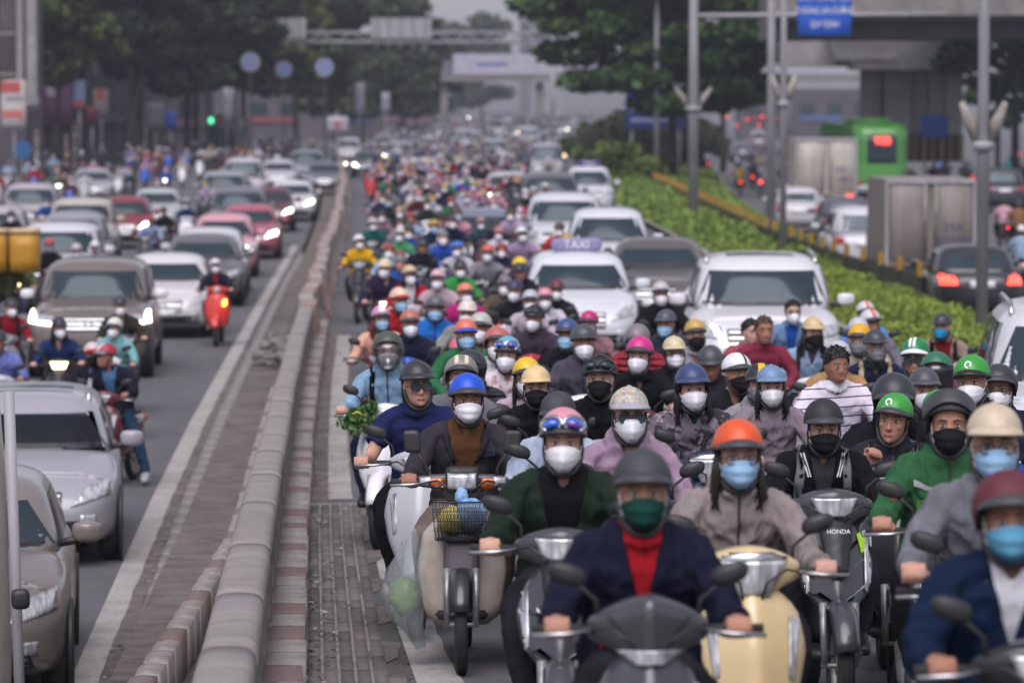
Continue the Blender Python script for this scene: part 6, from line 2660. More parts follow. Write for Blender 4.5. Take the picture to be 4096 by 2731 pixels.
def rider(px, py, d, side='R', kind=None, bcol_=None, no_bike=False, sc=1.0, turn=None, bk=None, lod=None, extra=None, Y=None, far=False, **k):
    zf = zr if side == 'R' else zl
    hl = k.get('helmet', 'half')
    dz = .06 if k.get('pose') == 'pill' else 0.0
    h = {'half': 1.552, 'cap': 1.548, 'open': 1.552, 'full': 1.556, None: 1.525}[hl] * sc + dz
    if Y is None:
        if sc == 1.0 and py < 1490:
            sc = random.uniform(.96, 1.05); h = (h - dz) * sc + dz
        Y = solve(px, py, h, zf)
    else:
        sc = min(1.12, max(.86, sc * (at(px, py, Y).z - zf(Y) - dz) / (h - dz)))
    X = at(px, py, Y).x
    if lod is None:
        lod = 0 if Y < 24 else (1 if Y < 46 else 2)
    sl = math.atan((zf(Y + .8) - zf(Y - .8)) / 1.6)
    tz = turn if turn is not None else random.uniform(-.14, .14)
    rot = (sl, 0, tz)
    z = zf(Y) + dz
    hd = HWORD.get(hl)
    lab = 'person in ' + d
    if hd:
        lab += ', ' + k.get('hname', k.get('hcol', 'black')) + ' ' + hd
    else:
        lab += ', bare-headed'
    if k.get('mask', 'kn'):
        lab += ' and ' + k.get('mname_', k.get('mcol', 'white')) + ' mask'
    if extra:
        lab += ', ' + extra
    k.pop('hname', None); k.pop('mname_', None)
    grp = 'riders in the traffic jam' if side == 'R' else 'riders on the low carriageway'
    if 'yaw' not in k and Y > 20:
        k['yaw'] = random.choice([-.3, -.15, 0, 0, .15, .3])
    if 'pitch' not in k and Y > 20:
        k['pitch'] = 0.0
    loc = (X, Y, z)
    rp = (rot[0], random.uniform(-.055, .055) if Y > 20 else 0.0, rot[2])
    p = person(loc, lab, grp, rp, sc, lod, **k)
    if not no_bike and k.get('pose') != 'pill':
        i = len(PLACED)
        kd = kind or KINDS[i % 6]; cc = bcol_ or GEN[(i * 7) % 10]
        word = {'scooter': 'scooter', 'lead': 'scooter', 'vespa': 'scooter', 'cub': 'moped', 'wave': 'motorbike', 'sport': 'motorbike'}[kd]
        b = bike((X, Y, zf(Y)), '%s %s under the person in %s' % (cc if cc in PAL else k.get('bname', 'cream'), word, d), kd, cc, 'motorbikes in the traffic jam' if side == 'R' else 'motorbikes on the low carriageway', rot, lod, 1.0, **(bk or {}))
        PLACED.append((X, Y, d))
        return p, b
    return p, None


# the nearest ones
rider(4066, 1882, 'dark blue zip jacket', helmet='open', hcol='maroon', hmat='shell_matte', mask='surg', mcol='5a96b4', mname_='pale blue', tcol='15233c', top='jacket', inner='v', icol='white', vneck=(.08, .3), skin=3, kind='wave', bcol_='black', wide=1.08, yaw=-.15, pitch=.05, turn=.12)
rider(2574, 1800, 'navy zip jacket over red polo shirt', hcol='dark grey', hmat='shell_matte', mask='surg', mcol='103c34', mname_='dark green', tcol='1c1e30', top='jacket', inner='v', icol='red', vneck=(.075, .30), collar='red', skin=1, kind='sport', bcol_='dark grey', wide=1.12, turn=.02)
rider(3985, 1619, 'grey knit sweater', helmet='cap', hcol='beige', mask='surg', mcol='light blue', tcol='6f7078', top='shirt', skin=0, kind='scooter', bcol_='black', glasses='clear', wide=1.08, turn=-.05, Y=14.0)
rider(3800, 1568, 'green two-tone jacket with silver band', helmet='open', hcol='dark grey', hmat='shell_matte', visor='up', mask='surg', mcol='black', tcol='34603e', top='jacket', skin=1, kind='wave', bcol_='black', wide=1.15, legs='black', turn=-.08, Y=17.0)
rider(2961, 1680, 'beige zip hoodie', hcol='orange', bcol='dark grey', mask='surg', mcol='light blue', hname='orange', tcol='8f8482', top='hoodie', glasses='clear', hair='long', haircol='1c1210', skin=2, kind='lead', bcol_='d0b98c', bk=dict(trim='chrome'), turn=.06, wide=.96)
rider(2252, 1633, 'open dark green jacket over black shirt', hcol='pink', bcol='charcoal', goggles=False, mask='kn', mcol='white', tcol='232f25', top='jacket', inner='v', icol='black', vneck=(.12, .5), hair='back', skin=2, kind='wave', bcol_='dark grey', wide=1.08, turn=-.03, extra='silver goggles')
OLD, OLDB = rider(1851, 1494, 'charcoal blazer over brown sweater', hcol='1f50c8', hname='blue', bcol='dark grey', mask='surg', mcol='white', tcol='39353c', top='blazer', inner='v', icol='5e4029', vneck=(.115, .50), pose='cub', legs='taupe', shoe='brown', skin=3, kind='cub', bcol_='plum', bk=dict(mirror='square', legcol='stone' if False else 'b9b0a6'), hair='back', turn=.0, wide=1.05, yaw=.12)
rider(3300, 1592, 'black baseball jacket with striped collar', hcol='charcoal', hmat='shell_matte', mask='surg', mcol='black', tcol='18181c', top='jacket', inner='v', icol='dark grey', vneck=(.08, .36), straps='grey', skin=0, kind='wave', bcol_='dark grey', bk=dict(trim='lime'), pitch=.12, turn=.04, hair='back', Y=18.6)
rider(3576, 1572, 'dark grey jacket rubbing an eye', hcol='38943a', bcol='dark grey', hname='green', mask=None, tcol='2b2b33', top='jacket', pose='rub', yaw=-.25, roll=.12, skin=1, logo=('gojek', -.02, .075, .03, True), kind='scooter', bcol_='charcoal', hair='back', straps='grey', turn=-.04, Y=19.6)
rider(3735, 1560, 'black jacket with yellow collar', hcol='38943a', bcol='dark grey', hname='green', mask='kn', tcol='26262c', top='jacket', skin=0, logo=('gojek', .02, .075, .03, True), kind='scooter', bcol_='black', Y=21.5)
rider(2523, 1550, 'lavender hoodie with dark sunglasses', hcol='a0a890', hmat='camo_shell', hname='camouflage', helmet='cap', bcol='light grey', mask='kn', tcol='9a8296', top='hoodie', vneck=(.06, .14), glasses='dark', hair='back', skin=2, kind='scooter', bcol_='dark grey', turn=.08)
rider(2249, 1560, 'pale blue raincoat behind the pink helmet', hcol='dark grey', hmat='shell_matte', mask='kn', tcol='a9b4c8', top='jacket', wide=1.18, skin=2, kind='scooter', bcol_='black', pitch=.2, lod=1, Y=20.3)
rider(2195, 1462, 'black jacket', hcol='d8b98c', hname='tan', helmet='cap', mask='surg', mcol='black', tcol='17171c', top='jacket', hair='back', skin=2, yaw=-.12, kind='scooter', bcol_='black')
rider(2144, 1429, 'lilac fluffy sweater', hcol='d8b428', hname='yellow', bcol='dark grey', mask='kn', tcol='b59fae', top='shirt', glasses='clear', hair='long', skin=2, yaw=-.12, Y=25.6)
rider(2432, 1418, 'black T-shirt', hcol='black', bcol='black', goggles=True, mask='surg', mcol='black', tcol='18181c', top='shirt', sleeve='short', skin=2, wide=1.06, extra='black goggles', kind='scooter', bcol_='silver')
rider(2541, 1345, 'black short-sleeved shirt', hcol='c4307e', hname='magenta', mask='kn', tcol='1b1b20', top='shirt', sleeve='short', vneck=(.05, .16), inner=None, hair='back', skin=2, collar='black', kind='lead', bcol_='maroon')
rider(2814, 1456, 'dark camouflage jacket', hcol='37456c', hname='navy blue', helmet='cap', mask='kn', tcol='3a3440', tmat='camo', top='jacket', wearhood='26242a', hair='long', skin=2, inner='crew', icol='forest', vneck=(.05, .12), kind='lead', bcol_='navy', bk=dict(trim='chrome'), turn=.1)
rider(3017, 1452, 'light grey windbreaker', hcol='2a2a2e', hname='black and yellow', mask='surg', mcol='grey', tcol='918c92', top='hoodie', hair='back', skin=2, stripes=[(-.022, .022, 8, 75, 'yellow')], kind='wave', bcol_='dark grey', Y=23.9)
rider(2930, 1412, 'dark shirt behind the light grey windbreaker', hcol='white', mask='surg', mcol='black', tcol='222228', top='shirt', skin=1, vneck=(.05, .15), stripes=[(.012, .03, 15, 85, 'charcoal')], Y=25.8)
rider(3099, 1462, 'pinstriped shirt riding pillion', helmet='cap', hcol='denim', mask='kn', tcol='8a7c86', top='shirt', skin=2, hair='long', pose='pill', sc=.94)
rider(2343, 1297, 'purple grey padded jacket', hcol='4a4c54', hname='grey', mask='kn', tcol='4e4a56', top='jacket', skin=1, wide=1.08)
rider(2285, 1274, 'black jacket beside a pale blue mask', hcol='3a4c7c', hname='navy', mask='surg', mcol='light blue', tcol='1e1e26', top='jacket', skin=3)
rider(2130, 1218, 'plum fleece jacket', hcol='2b2a2e', hname='black', goggles=True, mask='kn', tcol='443a48', top='jacket', skin=1, wide=1.05)
rider(2015, 1345, 'white floral blouse', hcol='5aa8c0', hname='light blue', bcol='dark grey', mask='kn', tcol='d2c8d0', tmat='floral', top='shirt', skin=2, vneck=(.05, .12), hair='back', goggles=False)
rider(1921, 1398, 'black padded jacket with orange lining', helmet='full', hcol='33363c', hname='black', visor='visor_smoke', mask='surg', mcol='sky blue', mname_='blue', tcol='26252b', tmat='puffer', top='puffer', skin=1, wide=1.04, Y=26.7)
rider(1819, 1420, 'grey rain jacket behind the blue helmet', helmet='open', hcol='837f7c', hname='silver grey', mask='kn', tcol='6a6a70', top='jacket', skin=1, wide=1.1, stripes=[(-.045, -.02, 20, 110, 'cream'), (.02, .045, 20, 110, 'cream')], Y=24.9)
rider(1703, 1443, 'navy polo shirt with glasses', helmet='cap', hcol='33343a', hname='black', mask=None, tcol='232a54', top='shirt', sleeve='short', collar='navy', glasses='dark', skin=0, kind='scooter', bcol_='silver', legs='black', wide=1.08)
P28, B28 = rider(1566, 1325, 'light blue hoodie', helmet='open', hcol='4a5048', hname='olive grey', visor='visor_clear', mask='kn', tcol='86a6c2', top='hoodie', skin=2, straps='black', legs='navy', kind='scooter', bcol_='white', wide=1.02, turn=-.12)
rider(1631, 1238, 'navy jacket with open collar', hcol='b06a5c', hname='brick patterned', mask='kn', tcol='22263c', top='jacket', skin=1, wide=1.06, collar='navy')
rider(1533, 1222, 'peach striped sweater', hcol='c888b0', hname='pink and white', mask='surg', mcol='light blue', tcol='peach', tmat='knit_stripe', top='shirt', skin=2, hair='long', haircol='5a1e1c', kind='scooter', bcol_='maroon', stripes=[(-.03, .03, 10, 85, 'white')], Y=39.3)
rider(1857, 1352, 'a child seat in front of an adult', helmet='cap', hcol='c4607c', hname='small pink', mask=None, tcol='c8c8cc', top='shirt', skin=2, sc=.84, no_bike=True)
rider(1953, 1307, 'white padded coat', helmet='open', hcol='b0645c', hname='red and silver', mask='kn', tcol='c8c4c8', top='jacket', skin=2)
rider(1924, 1249, 'grey green parka', hcol='b4b0a8', hname='stone grey', mask='kn', tcol='8a8c88', top='jacket', skin=1, straps='charcoal')
rider(1863, 1275, 'green top behind the child', hcol='d0705c', hname='coral', bcol='blue', mask='surg', mcol='light blue', tcol='2f6a44', top='shirt', skin=1, pose='pill')
rider(1841, 1198, 'grey coat over a magenta scarf', helmet='cap', hcol='cfc4bc', hname='cream', mask='kn', tcol='858784', top='jacket', skin=2, inner='crew', icol='magenta', vneck=(.07, .25))
rider(1863, 1131, 'magenta jacket', hcol='d07a60', hname='salmon', mask='kn', tcol='a8246c', top='jacket', skin=2)
rider(1836, 1039, 'bright green rider jacket', hcol='2a2c30', mask='kn', tcol='3a8c48', top='jacket', skin=1, wide=1.15)
rider(1577, 1149, 'red jacket under a two-tone helmet', hcol='d4bca4', hname='cream and red', bcol='red', mask='surg', mcol='light blue', tcol='a8202c', top='jacket', skin=1)
rider(1651, 1059, 'red cardigan over white blouse', hcol='c0a888', hname='beige', mask='kn', tcol='a81a28', top='jacket', inner='crew', icol='white', vneck=(.09, .5), skin=2, hair='long')
rider(1546, 1033, 'dark purple jacket', helmet='cap', hcol='c8baa0', hname='cream', mask='kn', tcol='2c2440', top='jacket', skin=2, vneck=(.05, .16), bk=dict(lamp='lamp_white'))
rider(1448, 937, 'yellow raincoat', hcol='d4d4d6', hname='white', mask='kn', tcol='d0a01c', top='jacket', skin=2, wide=1.16, kind='wave', bcol_='charcoal')
rider(1678, 954, 'black jacket with bare brown face', hcol='33343c', hname='dark grey', mask=None, tcol='20222e', top='jacket', skin=3)
rider(1600, 910, 'pale green hooded raincoat', hcol='b4b8a4', hname='pale grey', mask='kn', tcol='4f9468', top='hoodie', skin=2, wide=1.1)
rider(1493, 872, 'teal padded jacket', hcol='b8a8a8', hname='pinkish grey', mask='kn', tcol='1c5a54', top='jacket', skin=2)
rider(1767, 914, 'grey sweatshirt', hcol='8a8a90', hname='grey', mask='kn', tcol='7c7c84', top='shirt', skin=2, wide=1.1)
rider(1841, 963, 'white top with dark sleeves', hcol='2c68b8', hname='blue', mask='kn', tcol='b4b4bc', top='jacket', skin=2)
rider(1935, 977, 'ash grey jacket', hcol='c8584c', hname='coral red', mask='kn', tcol='807c84', top='jacket', skin=2)
rider(2058, 1026, 'dark shirt next to a black cap', hcol='d8b820', hname='bright yellow', mask=None, tcol='2c2a34', top='shirt', skin=3, Y=52.4)
rider(2096, 1050, 'navy T-shirt with a round print', helmet='cap', hcol='2c2e34', hname='charcoal', mask=None, tcol='1e202c', top='shirt', skin=3, sleeve='short')
rider(2122, 1158, 'lilac grey blouse', hcol='b0b0b8', hname='light grey', mask='kn', tcol='b4a8b4', top='shirt', skin=2)
rider(2195, 1151, 'pale lilac jacket', hcol='d08a9c', hname='pink', mask='kn', tcol='c4bcc8', top='jacket', skin=2, Y=45.1)
rider(2209, 1117, 'dark coat behind the pale lilac jacket', hcol='6c2430', hname='dark red', mask='kn', tcol='26262e', top='jacket', skin=1, sc=1.02, Y=47.3)
rider(2055, 1118, 'black top with purple visor', hcol='3a2c58', hname='purple', mask='kn', tcol='24222a', top='shirt', skin=2)
rider(2363, 1242, 'mauve fleece', hcol='b82868', hname='hot pink', mask='surg', mcol='light blue', tcol='8c6870', top='jacket', skin=2, wide=1.06)
rider(2550, 1285, 'red padded jacket', helmet='open', hcol='7c7478', hname='grey and red', mask=None, tcol='8c1c2c', tmat='puffer', top='puffer', skin=2, pitch=.4)
rider(2666, 1124, 'black wind jacket', hcol='b8b0b4', hname='pale pink', mask='kn', tcol='1e1a20', top='jacket', skin=2, wide=1.08, Y=None)
rider(2686, 1238, 'dark grey work jacket', helmet='cap', hcol='4a4e58', hname='slate grey', mask='surg', mcol='light blue', tcol='30343c', top='jacket', skin=1, bk=dict(lamp='lamp_warm'))
rider(2811, 1276, 'light grey shirt with open collar', hcol='b89a50', hname='mustard', bcol='dark grey', mask='surg', mcol='black', tcol='9a949c', top='shirt', skin=2, vneck=(.06, .2), collar='light grey')
rider(2718, 1345, 'black and white track jacket', helmet='cap', hcol='c4b898', hname='pale beige', mask='surg', mcol='white', glasses='clear', tcol='1c1c22', top='jacket', skin=2, hair='back', Y=30.8)
rider(2867, 1371, 'dark top in front of the maroon shirt', hcol='46484e', hname='matte grey', mask=None, tcol='2e2c34', top='shirt', skin=3, pitch=.35)
rider(3052, 1268, 'maroon printed T-shirt', helmet=None, hair='short', haircol='4a3220', mask=None, tcol='7c3040', top='shirt', skin=3, pose='pill', yaw=.1)
rider(3003, 1278, 'dusky pink shirt', helmet=None, hair='short', mask=None, tcol='9c4a58', top='shirt', skin=2, yaw=.3)
rider(3157, 1202, 'denim jacket over blue T-shirt', helmet=None, hair='short', mask='kn', tcol='6d86a8', top='jacket', inner='crew', icol='2454a8', vneck=(.08, .4), glasses='clear', skin=2)
rider(3237, 1269, 'pale denim shirt with shoulder bag', helmet='cap', hcol='c4ac84', hname='beige', mask='surg', mcol='black', tcol='8ea2c0', top='shirt', skin=2, inner='crew', icol='plum', vneck=(.06, .2), hair='long', straps='charcoal')
rider(3340, 1362, 'tan jacket', hcol='b4b6bc', hname='scuffed silver', bcol='light grey', mask=None, tcol='a8845c', top='jacket', skin=3, yaw=.12, wide=1.05)
rider(3393, 1385, 'white striped polo shirt', helmet=None, hair='short', mask=None, tcol='d8cfdc', tmat='polo_stripe', top='shirt', sleeve='long', vneck=(.045, .13), collar='white', skin=3, yaw=.2, pitch=.1, wide=1.1, kind='scooter', bcol_='denim', pose='pill')
rider(3518, 1320, 'navy polo with beige backpack straps', helmet='cap', hcol='3c3e44', hname='dark grey', mask='surg', mcol='grey', glasses='clear', tcol='20243c', top='shirt', straps='beige', collar='forest', vneck=(.05, .15), skin=2)
rider(3483, 1293, 'beige coat behind the navy polo', hcol='d8a020', hname='golden yellow', bcol='dark grey', mask='surg', mcol='grey', tcol='a89c90', top='jacket', skin=2, yaw=-.3)
rider(3476, 1204, 'blue shirt beside the hedge', hcol='c8c8cc', hname='white and red', mask=None, tcol='5a7cc0', top='shirt', skin=3, stripes=[(-.02, .02, 10, 80, 'coral')])
rider(3505, 1236, 'dark jacket riding pillion by the hedge', hcol='c8c4c8', hname='off-white', mask=None, tcol='6d6c78', top='jacket', skin=3, stripes=[(-.02, .02, 10, 80, 'coral')], pose='pill')
rider(3470, 1268, 'sand coloured jacket', hcol='b4b8bf', hname='silver', mask='kn', tcol='a0927e', top='jacket', skin=2, pose='pill')
rider(3688, 1351, 'blue jacket half hidden by two visors', hcol='1f7c4c', hname='green striped', bcol='white', mask=None, tcol='2a3a68', top='jacket', glasses='dark', skin=1, stripes=[(-.032, -.014, 5, 110, 'white'), (-.004, .014, 5, 110, 'white')], yaw=-.2)
rider(3750, 1407, 'dark jacket wearing a smoky visor', helmet='open', hcol='2c6c50', hname='dark green', visor='visor_smoke', mask=None, tcol='2a2c34', top='jacket', skin=3, logo=('Grab', 0, .06, .05, False), yaw=-.1, Y=26.2)
rider(3777, 1253, 'red vest over beige sleeves by the hedge', helmet='cap', hcol='36373d', hname='charcoal', mask='surg', mcol='turquoise', tcol='8c7c72', top='jacket', inner='crew', icol='7a1c24', vneck=(.1, .45), skin=2, straps='black')
rider(3956, 1420, 'dark navy jacket', hcol='38943a', hname='green and black', bcol='black', mask='kn', tcol='20243a', top='jacket', skin=1, logo=('gojek', 0, .075, .03, True), yaw=-.25)
rider(4045, 1456, 'black jacket with thin spectacles', helmet='open', hcol='34373a', hname='mottled dark', mask='kn', tcol='25262c', top='jacket', glasses='clear', skin=1, yaw=-.3)
rider(3576, 1483, 'black jacket seen over a green helmet', helmet='open', hcol='33363c', hname='black', mask=None, tcol='1e1e24', top='jacket', skin=2, hair='long', pitch=.25)
rider(3706, 1472, 'dark grey coat between the green helmets', helmet='cap', hcol='484a50', hname='matte charcoal', mask='kn', tcol='3a3a42', top='jacket', skin=2, Y=23.0)
rider(2000, 1100, 'olive brown coat', hcol='6c6a70', hname='smoke grey', mask='kn', tcol='5c5248', top='jacket', skin=2)
rider(1760, 1075, 'pale pink jacket', hcol='c8a0a8', hname='pale rose', mask='kn', tcol='b49aa4', top='jacket', skin=2)
rider(1720, 1180, 'blue plastic rain cape', hcol='5c5e68', hname='slate', mask='surg', mcol='light blue', tcol='2a6cc0', top='jacket', skin=1, wide=1.2)
rider(2230, 888, 'red scarf jacket', hcol='3c3034', hname='dark brown', mask='kn', tcol='a82430', top='jacket', skin=2, Y=70.6)
rider(1990, 870, 'black shirt riding in front of the grey saloon', hcol='26262c', hname='black', mask=None, tcol='1e2030', top='shirt', skin=3, wide=1.1)
rider(1935, 868, 'teal and black jacket', hcol='a07868', hname='brown', mask='kn', tcol='2c4c58', top='jacket', skin=2, Y=77.2)
rider(2095, 905, 'lilac top with white helmet', hcol='d0d0d4', hname='bright white', mask='kn', tcol='9c84a4', top='shirt', skin=3)

# the far carriageway seen from behind
def away(px, py, d, hcol, tcol, bc, sc=1.0, lamp=True, top='jacket', wide=1.05):
    Y = solve(px, py, 1.55 * sc, za)
    X = at(px, py, Y).x
    rot = (0, 0, math.pi + random.uniform(-.08, .08))
    person((X, Y, za(Y)), 'person seen from behind in ' + d, 'riders driving away', rot, sc, 2, helmet='half', hcol=hcol, tcol=tcol, top=top, mask='kn', skin=1, wide=wide, hair='back')
    b = bike((X, Y, za(Y)), 'motorbike driving away under the person in ' + d, 'scooter', bc, 'motorbikes driving away', rot, 2)
    obj('tail_light', simple('taillit', lambda: MB().rbox((0, .89, .68), (.06, .03, .035), 3, 4).mesh('tail_light', 'lamp_red')), b)


away(4015, 790, 'pink jacket beyond the lamp pole', 'black', 'b8909c', 'maroon')
away(4075, 800, 'brown coat by the frame edge', 'dark grey', '7c5c40', 'black')
away(4085, 900, 'blue jeans and pale top by the frame edge', 'white', '8aa0b8', 'white')
away(3535, 635, 'pale grey shirt in front of the green bus', 'light grey', '9a9aa8', 'black')
away(3640, 660, 'tan helmet and dark red top beside the bus', 'tan', '5c2c34', 'black')
away(3760, 620, 'pale blue shirt with a red bag', 'light blue', '7088c0', 'red')
away(3880, 640, 'white shirt under the pier', 'white', 'b8b4c0', 'dark grey')
away(4040, 625, 'turquoise jacket near the dark truck', 'navy', '2a8c8c', 'black')
away(2830, 600, 'white jacket on the empty lane', 'silver', 'b8b4c4', 'black')
away(2960, 655, 'mustard jacket beside the second pole', 'charcoal', '8c7430', 'black')
away(3010, 640, 'dark coat between the poles', 'black', '2c2c38', 'maroon')
away(3560, 545, 'violet jacket far ahead of the bus', 'purple', '5c4c84', 'black')
away(3380, 560, 'orange jacket left of the bus roof' if False else 'orange jacket passing the bus roof', 'orange', 'b05c2c', 'black')

# riders on the low carriageway
rider(456, 1372, 'navy jacket and jeans, one foot down', 'L', hcol='a03444', hname='red and white', bcol='grey', mask=None, tcol='1e202e', top='jacket', inner='v', icol='4c6c98', vneck=(.1, .5), pose='foot', legs='2c4460', shoe='light grey', yaw=-.75, skin=3, kind='scooter', bcol_='maroon', turn=-.25, stripes=[(-.045, -.02, 15, 80, 'white'), (.005, .03, 15, 80, 'white')], wide=1.06)
rider(366, 1367, 'dark jacket and violet scarf riding pillion', 'L', hcol='c8b4b4', hname='white and red', bcol='red', mask='surg', mcol='black', tcol='24222c', top='jacket', pose='pill', inner='crew', icol='8c74a4', vneck=(.06, .2), skin=3)
rider(435, 1268, 'light teal hooded jacket', 'L', hcol='d0ccc8', hname='white', mask='kn', tcol='7cb0b4', top='hoodie', wearhood='4c7c80', skin=2)
rider(496, 1184, 'dark olive coat', 'L', helmet='cap', hcol='33353c', hname='black', mask='kn', tcol='35332a', top='jacket', vneck=(.06, .25), skin=2)
rider(244, 1268, 'dark blue blouse', 'L', helmet='cap', hcol='2a2c36', hname='navy', mask='kn', tcol='20345c', top='shirt', vneck=(.05, .2), hair='long', skin=2, bk=dict(lamp='lamp_warm'), kind='wave', bcol_='black', wide=1.06)
rider(70, 1019, 'olive green jacket with goggles', 'L', helmet='open', hcol='4c5048', hname='olive', mask='surg', mcol='grey', tcol='545c34', top='jacket', skin=2, bk=dict(lamp='lamp_warm'), wide=1.1)
rider(20, 1010, 'olive drab coat riding pillion', 'L', hcol='c0bcb8', hname='white', mask=None, tcol='5a5c3c', top='jacket', pose='pill', skin=3)
rider(197, 955, 'black jacket in front of the white estate car', 'L', hcol='b43030', hname='red', mask='surg', mcol='grey', tcol='1c1c22', top='jacket', skin=2, wide=1.08, Y=75.4)
rider(20, 1190, 'red shirt with a black strap', 'L', hcol='2c2c34', hname='black', mask='kn', tcol='8c1c2c', top='shirt', straps='black', skin=2)
rider(10, 1318, 'violet blue shirt', 'L', hcol='34363c', hname='dark grey', mask=None, tcol='6c74b0', top='shirt', skin=3, wide=1.1)
RS, RSB = rider(874, 1033, 'navy vest over red shirt', 'L', hcol='cfc8d0', hname='white', mask='kn', tcol='242434', top='jacket', inner='crew', icol='a03030', vneck=(.06, .3), skin=2, kind='vespa', bcol_='d0342c', turn=.0)
rider(320, 968, 'lilac top beside the white estate car', 'L', hcol='b0a4ac', hname='greyish pink', mask='kn', tcol='a090ac', top='shirt', skin=2, pitch=.3)
rider(375, 958, 'pale top under a pearl helmet', 'L', hcol='cfcccc', hname='pearl white', mask=None, tcol='a8a4a8', top='shirt', skin=2, pitch=.3, Y=76.6, pose='pill')
rider(658, 827, 'black hooded jacket', 'L', hcol='24242a', hname='black', mask=None, tcol='1c1c22', top='hoodie', skin=1, wide=1.1)
rider(749, 801, 'dark blue padded jacket', 'L', hcol='44485c', hname='slate blue', mask='kn', tcol='24345c', top='jacket', skin=2)
rider(590, 860, 'pale blue shirt behind the red car', 'L', hcol='a83038', hname='red', mask=None, tcol='8c9cc4', top='shirt', skin=3)
rider(180, 790, 'blue raincoat between pale cars', 'L', hcol='303a5c', hname='navy', mask='kn', tcol='24488c', top='jacket', skin=2)
rider(40, 830, 'black jacket and grey mask by the frame edge', 'L', hcol='26262c', hname='black', mask='kn', tcol='1c1c24', top='jacket', skin=2, Y=92.6)

# ------------------------------------------------------------------ cars
CARS = []


def place_car(px, py, label, style, side='R', rear=False, rz=None, atY=None, bottom=False, **k):
    """px, py (full-view pixels): middle of the roof front edge, or of the ground line under the bumper"""
    zf = {'R': zr, 'A': za, 'L': zl}[side]
    q_ = STY[style]
    if bottom:
        Y = solve(px * P23, py * P23, 0.0, zf) + q_['L'] / 2
    else:
        Y = solve(px * P23, py * P23, q_['H'], zf) - (q_['yrf'] if not rear else -q_['yrr'])
    if atY:
        Y = atY
    X = at(px * P23, py * P23, Y).x
    if rz is None:
        rz = random.uniform(-.02, .02) + (.045 if side == 'L' else 0)
    if rear:
        rz += math.pi
    c_ = car((X, Y, zf(Y)), label, style, rz=rz, lod=0 if Y < 75 else 1, group={'R': 'cars in the traffic jam', 'L': 'cars on the low carriageway', 'A': 'cars driving away'}[side], **k)
    CARS.append((X, Y, q_['L'], q_['W']))
    return c_


# crowded side
place_car(1745, 592, 'big white SUV with roof rails and lit angled running lights', 'suv', col='white', hexcol='d2d0d4', rails=True, sunroof=True, rz=-.03)
place_car(1510, 550, 'dark grey saloon car beside the hedge', 'sedan', hexcol='56504f', mcol='white', rz=-.05)
place_car(1325, 584, 'white taxi hatchback with a sign on its roof', 'hatch', hexcol='cfd0d6', taxi=('8482a8', 'TAXI'), rz=.02)
place_car(1396, 483, 'white taxi van with a yellow number plate', 'mpv', hexcol='cdced4', plate='c89030', rz=-.02)
place_car(1352, 474, 'white taxi half hidden behind another with a roof sign', 'mpv', hexcol='c8c9d0', taxi=('4a4478', 'TAXI'), atY=132)
place_car(1296, 447, 'white SUV in the middle of the taxi queue', 'suv', hexcol='c6c6cc')
place_car(1110, 482, 'blue grey saloon behind a row of riders', 'sedan', hexcol='6c7080')
place_car(1262, 398, 'dark grey pickup-like SUV far along the hedge', 'suv', hexcol='5a565c', lights=1)
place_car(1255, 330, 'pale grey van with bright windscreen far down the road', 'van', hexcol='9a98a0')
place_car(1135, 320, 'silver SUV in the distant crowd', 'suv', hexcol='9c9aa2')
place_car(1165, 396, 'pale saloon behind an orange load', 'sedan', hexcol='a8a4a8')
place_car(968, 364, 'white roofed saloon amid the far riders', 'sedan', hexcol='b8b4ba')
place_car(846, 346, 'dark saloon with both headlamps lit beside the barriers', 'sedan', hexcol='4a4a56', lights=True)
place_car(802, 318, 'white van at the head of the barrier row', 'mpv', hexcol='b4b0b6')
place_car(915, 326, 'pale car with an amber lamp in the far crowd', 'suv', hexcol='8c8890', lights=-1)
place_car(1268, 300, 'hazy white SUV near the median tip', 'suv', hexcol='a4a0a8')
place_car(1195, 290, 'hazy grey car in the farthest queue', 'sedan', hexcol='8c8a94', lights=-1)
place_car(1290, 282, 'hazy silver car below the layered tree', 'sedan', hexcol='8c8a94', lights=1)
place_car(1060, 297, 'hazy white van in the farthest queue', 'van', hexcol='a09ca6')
place_car(2470, 735, 'white people carrier cut by the frame edge beside the hedge', 'mpv', hexcol='c8c8cc', rails=True, rz=-.08, atY=33.5)
# low carriageway
SILVER = place_car(66, 908, 'silver estate car with sunroof and roof rails', 'wagon', 'L', hexcol='98969e', sunroof=True, rails=True, rz=.10, glass='glass_clear')
place_car(-104, 1096, 'bronze beige saloon at the bottom corner', 'sedan', 'L', hexcol='7a726e', rz=.10)
place_car(222, 600, 'brownish grey SUV with lit L-shaped running lights', 'suv', 'L', hexcol='6c615c', lights=None, mcol='white', rz=.05)
place_car(385, 586, 'white saloon with black kidney grille', 'sedan', 'L', hexcol='cac6c8', rz=.05)
place_car(468, 541, 'dark grey saloon behind the white one', 'sedan', 'L', hexcol='5e5c62', rz=.05)
place_car(482, 526, 'white saloon behind the dark grey one', 'sedan', 'L', hexcol='c2bec4', rz=.05)
place_car(515, 494, 'pink hatchback with a headlamp on', 'hatch', 'L', hexcol='c8929c', lights=1, rz=.05)
place_car(575, 472, 'rose red saloon with a headlamp on', 'sedan', 'L', hexcol='a05464', lights=1, rz=.05)
place_car(548, 432, 'dark silver SUV above the rose red saloon', 'suv', 'L', hexcol='68666e', rz=.05)
place_car(620, 432, 'dark red car with bright lamps in the lane by the barrier', 'sedan', 'L', hexcol='5c2c34', lights=1, rz=.05)
place_car(672, 416, 'white saloon with glaring headlamp by the barrier', 'sedan', 'L', hexcol='c4c2c8', lights=1, rz=.05)
place_car(140, 516, 'white SUV behind the rider in red helmet', 'suv', 'L', hexcol='c6c4ca', rz=.06)
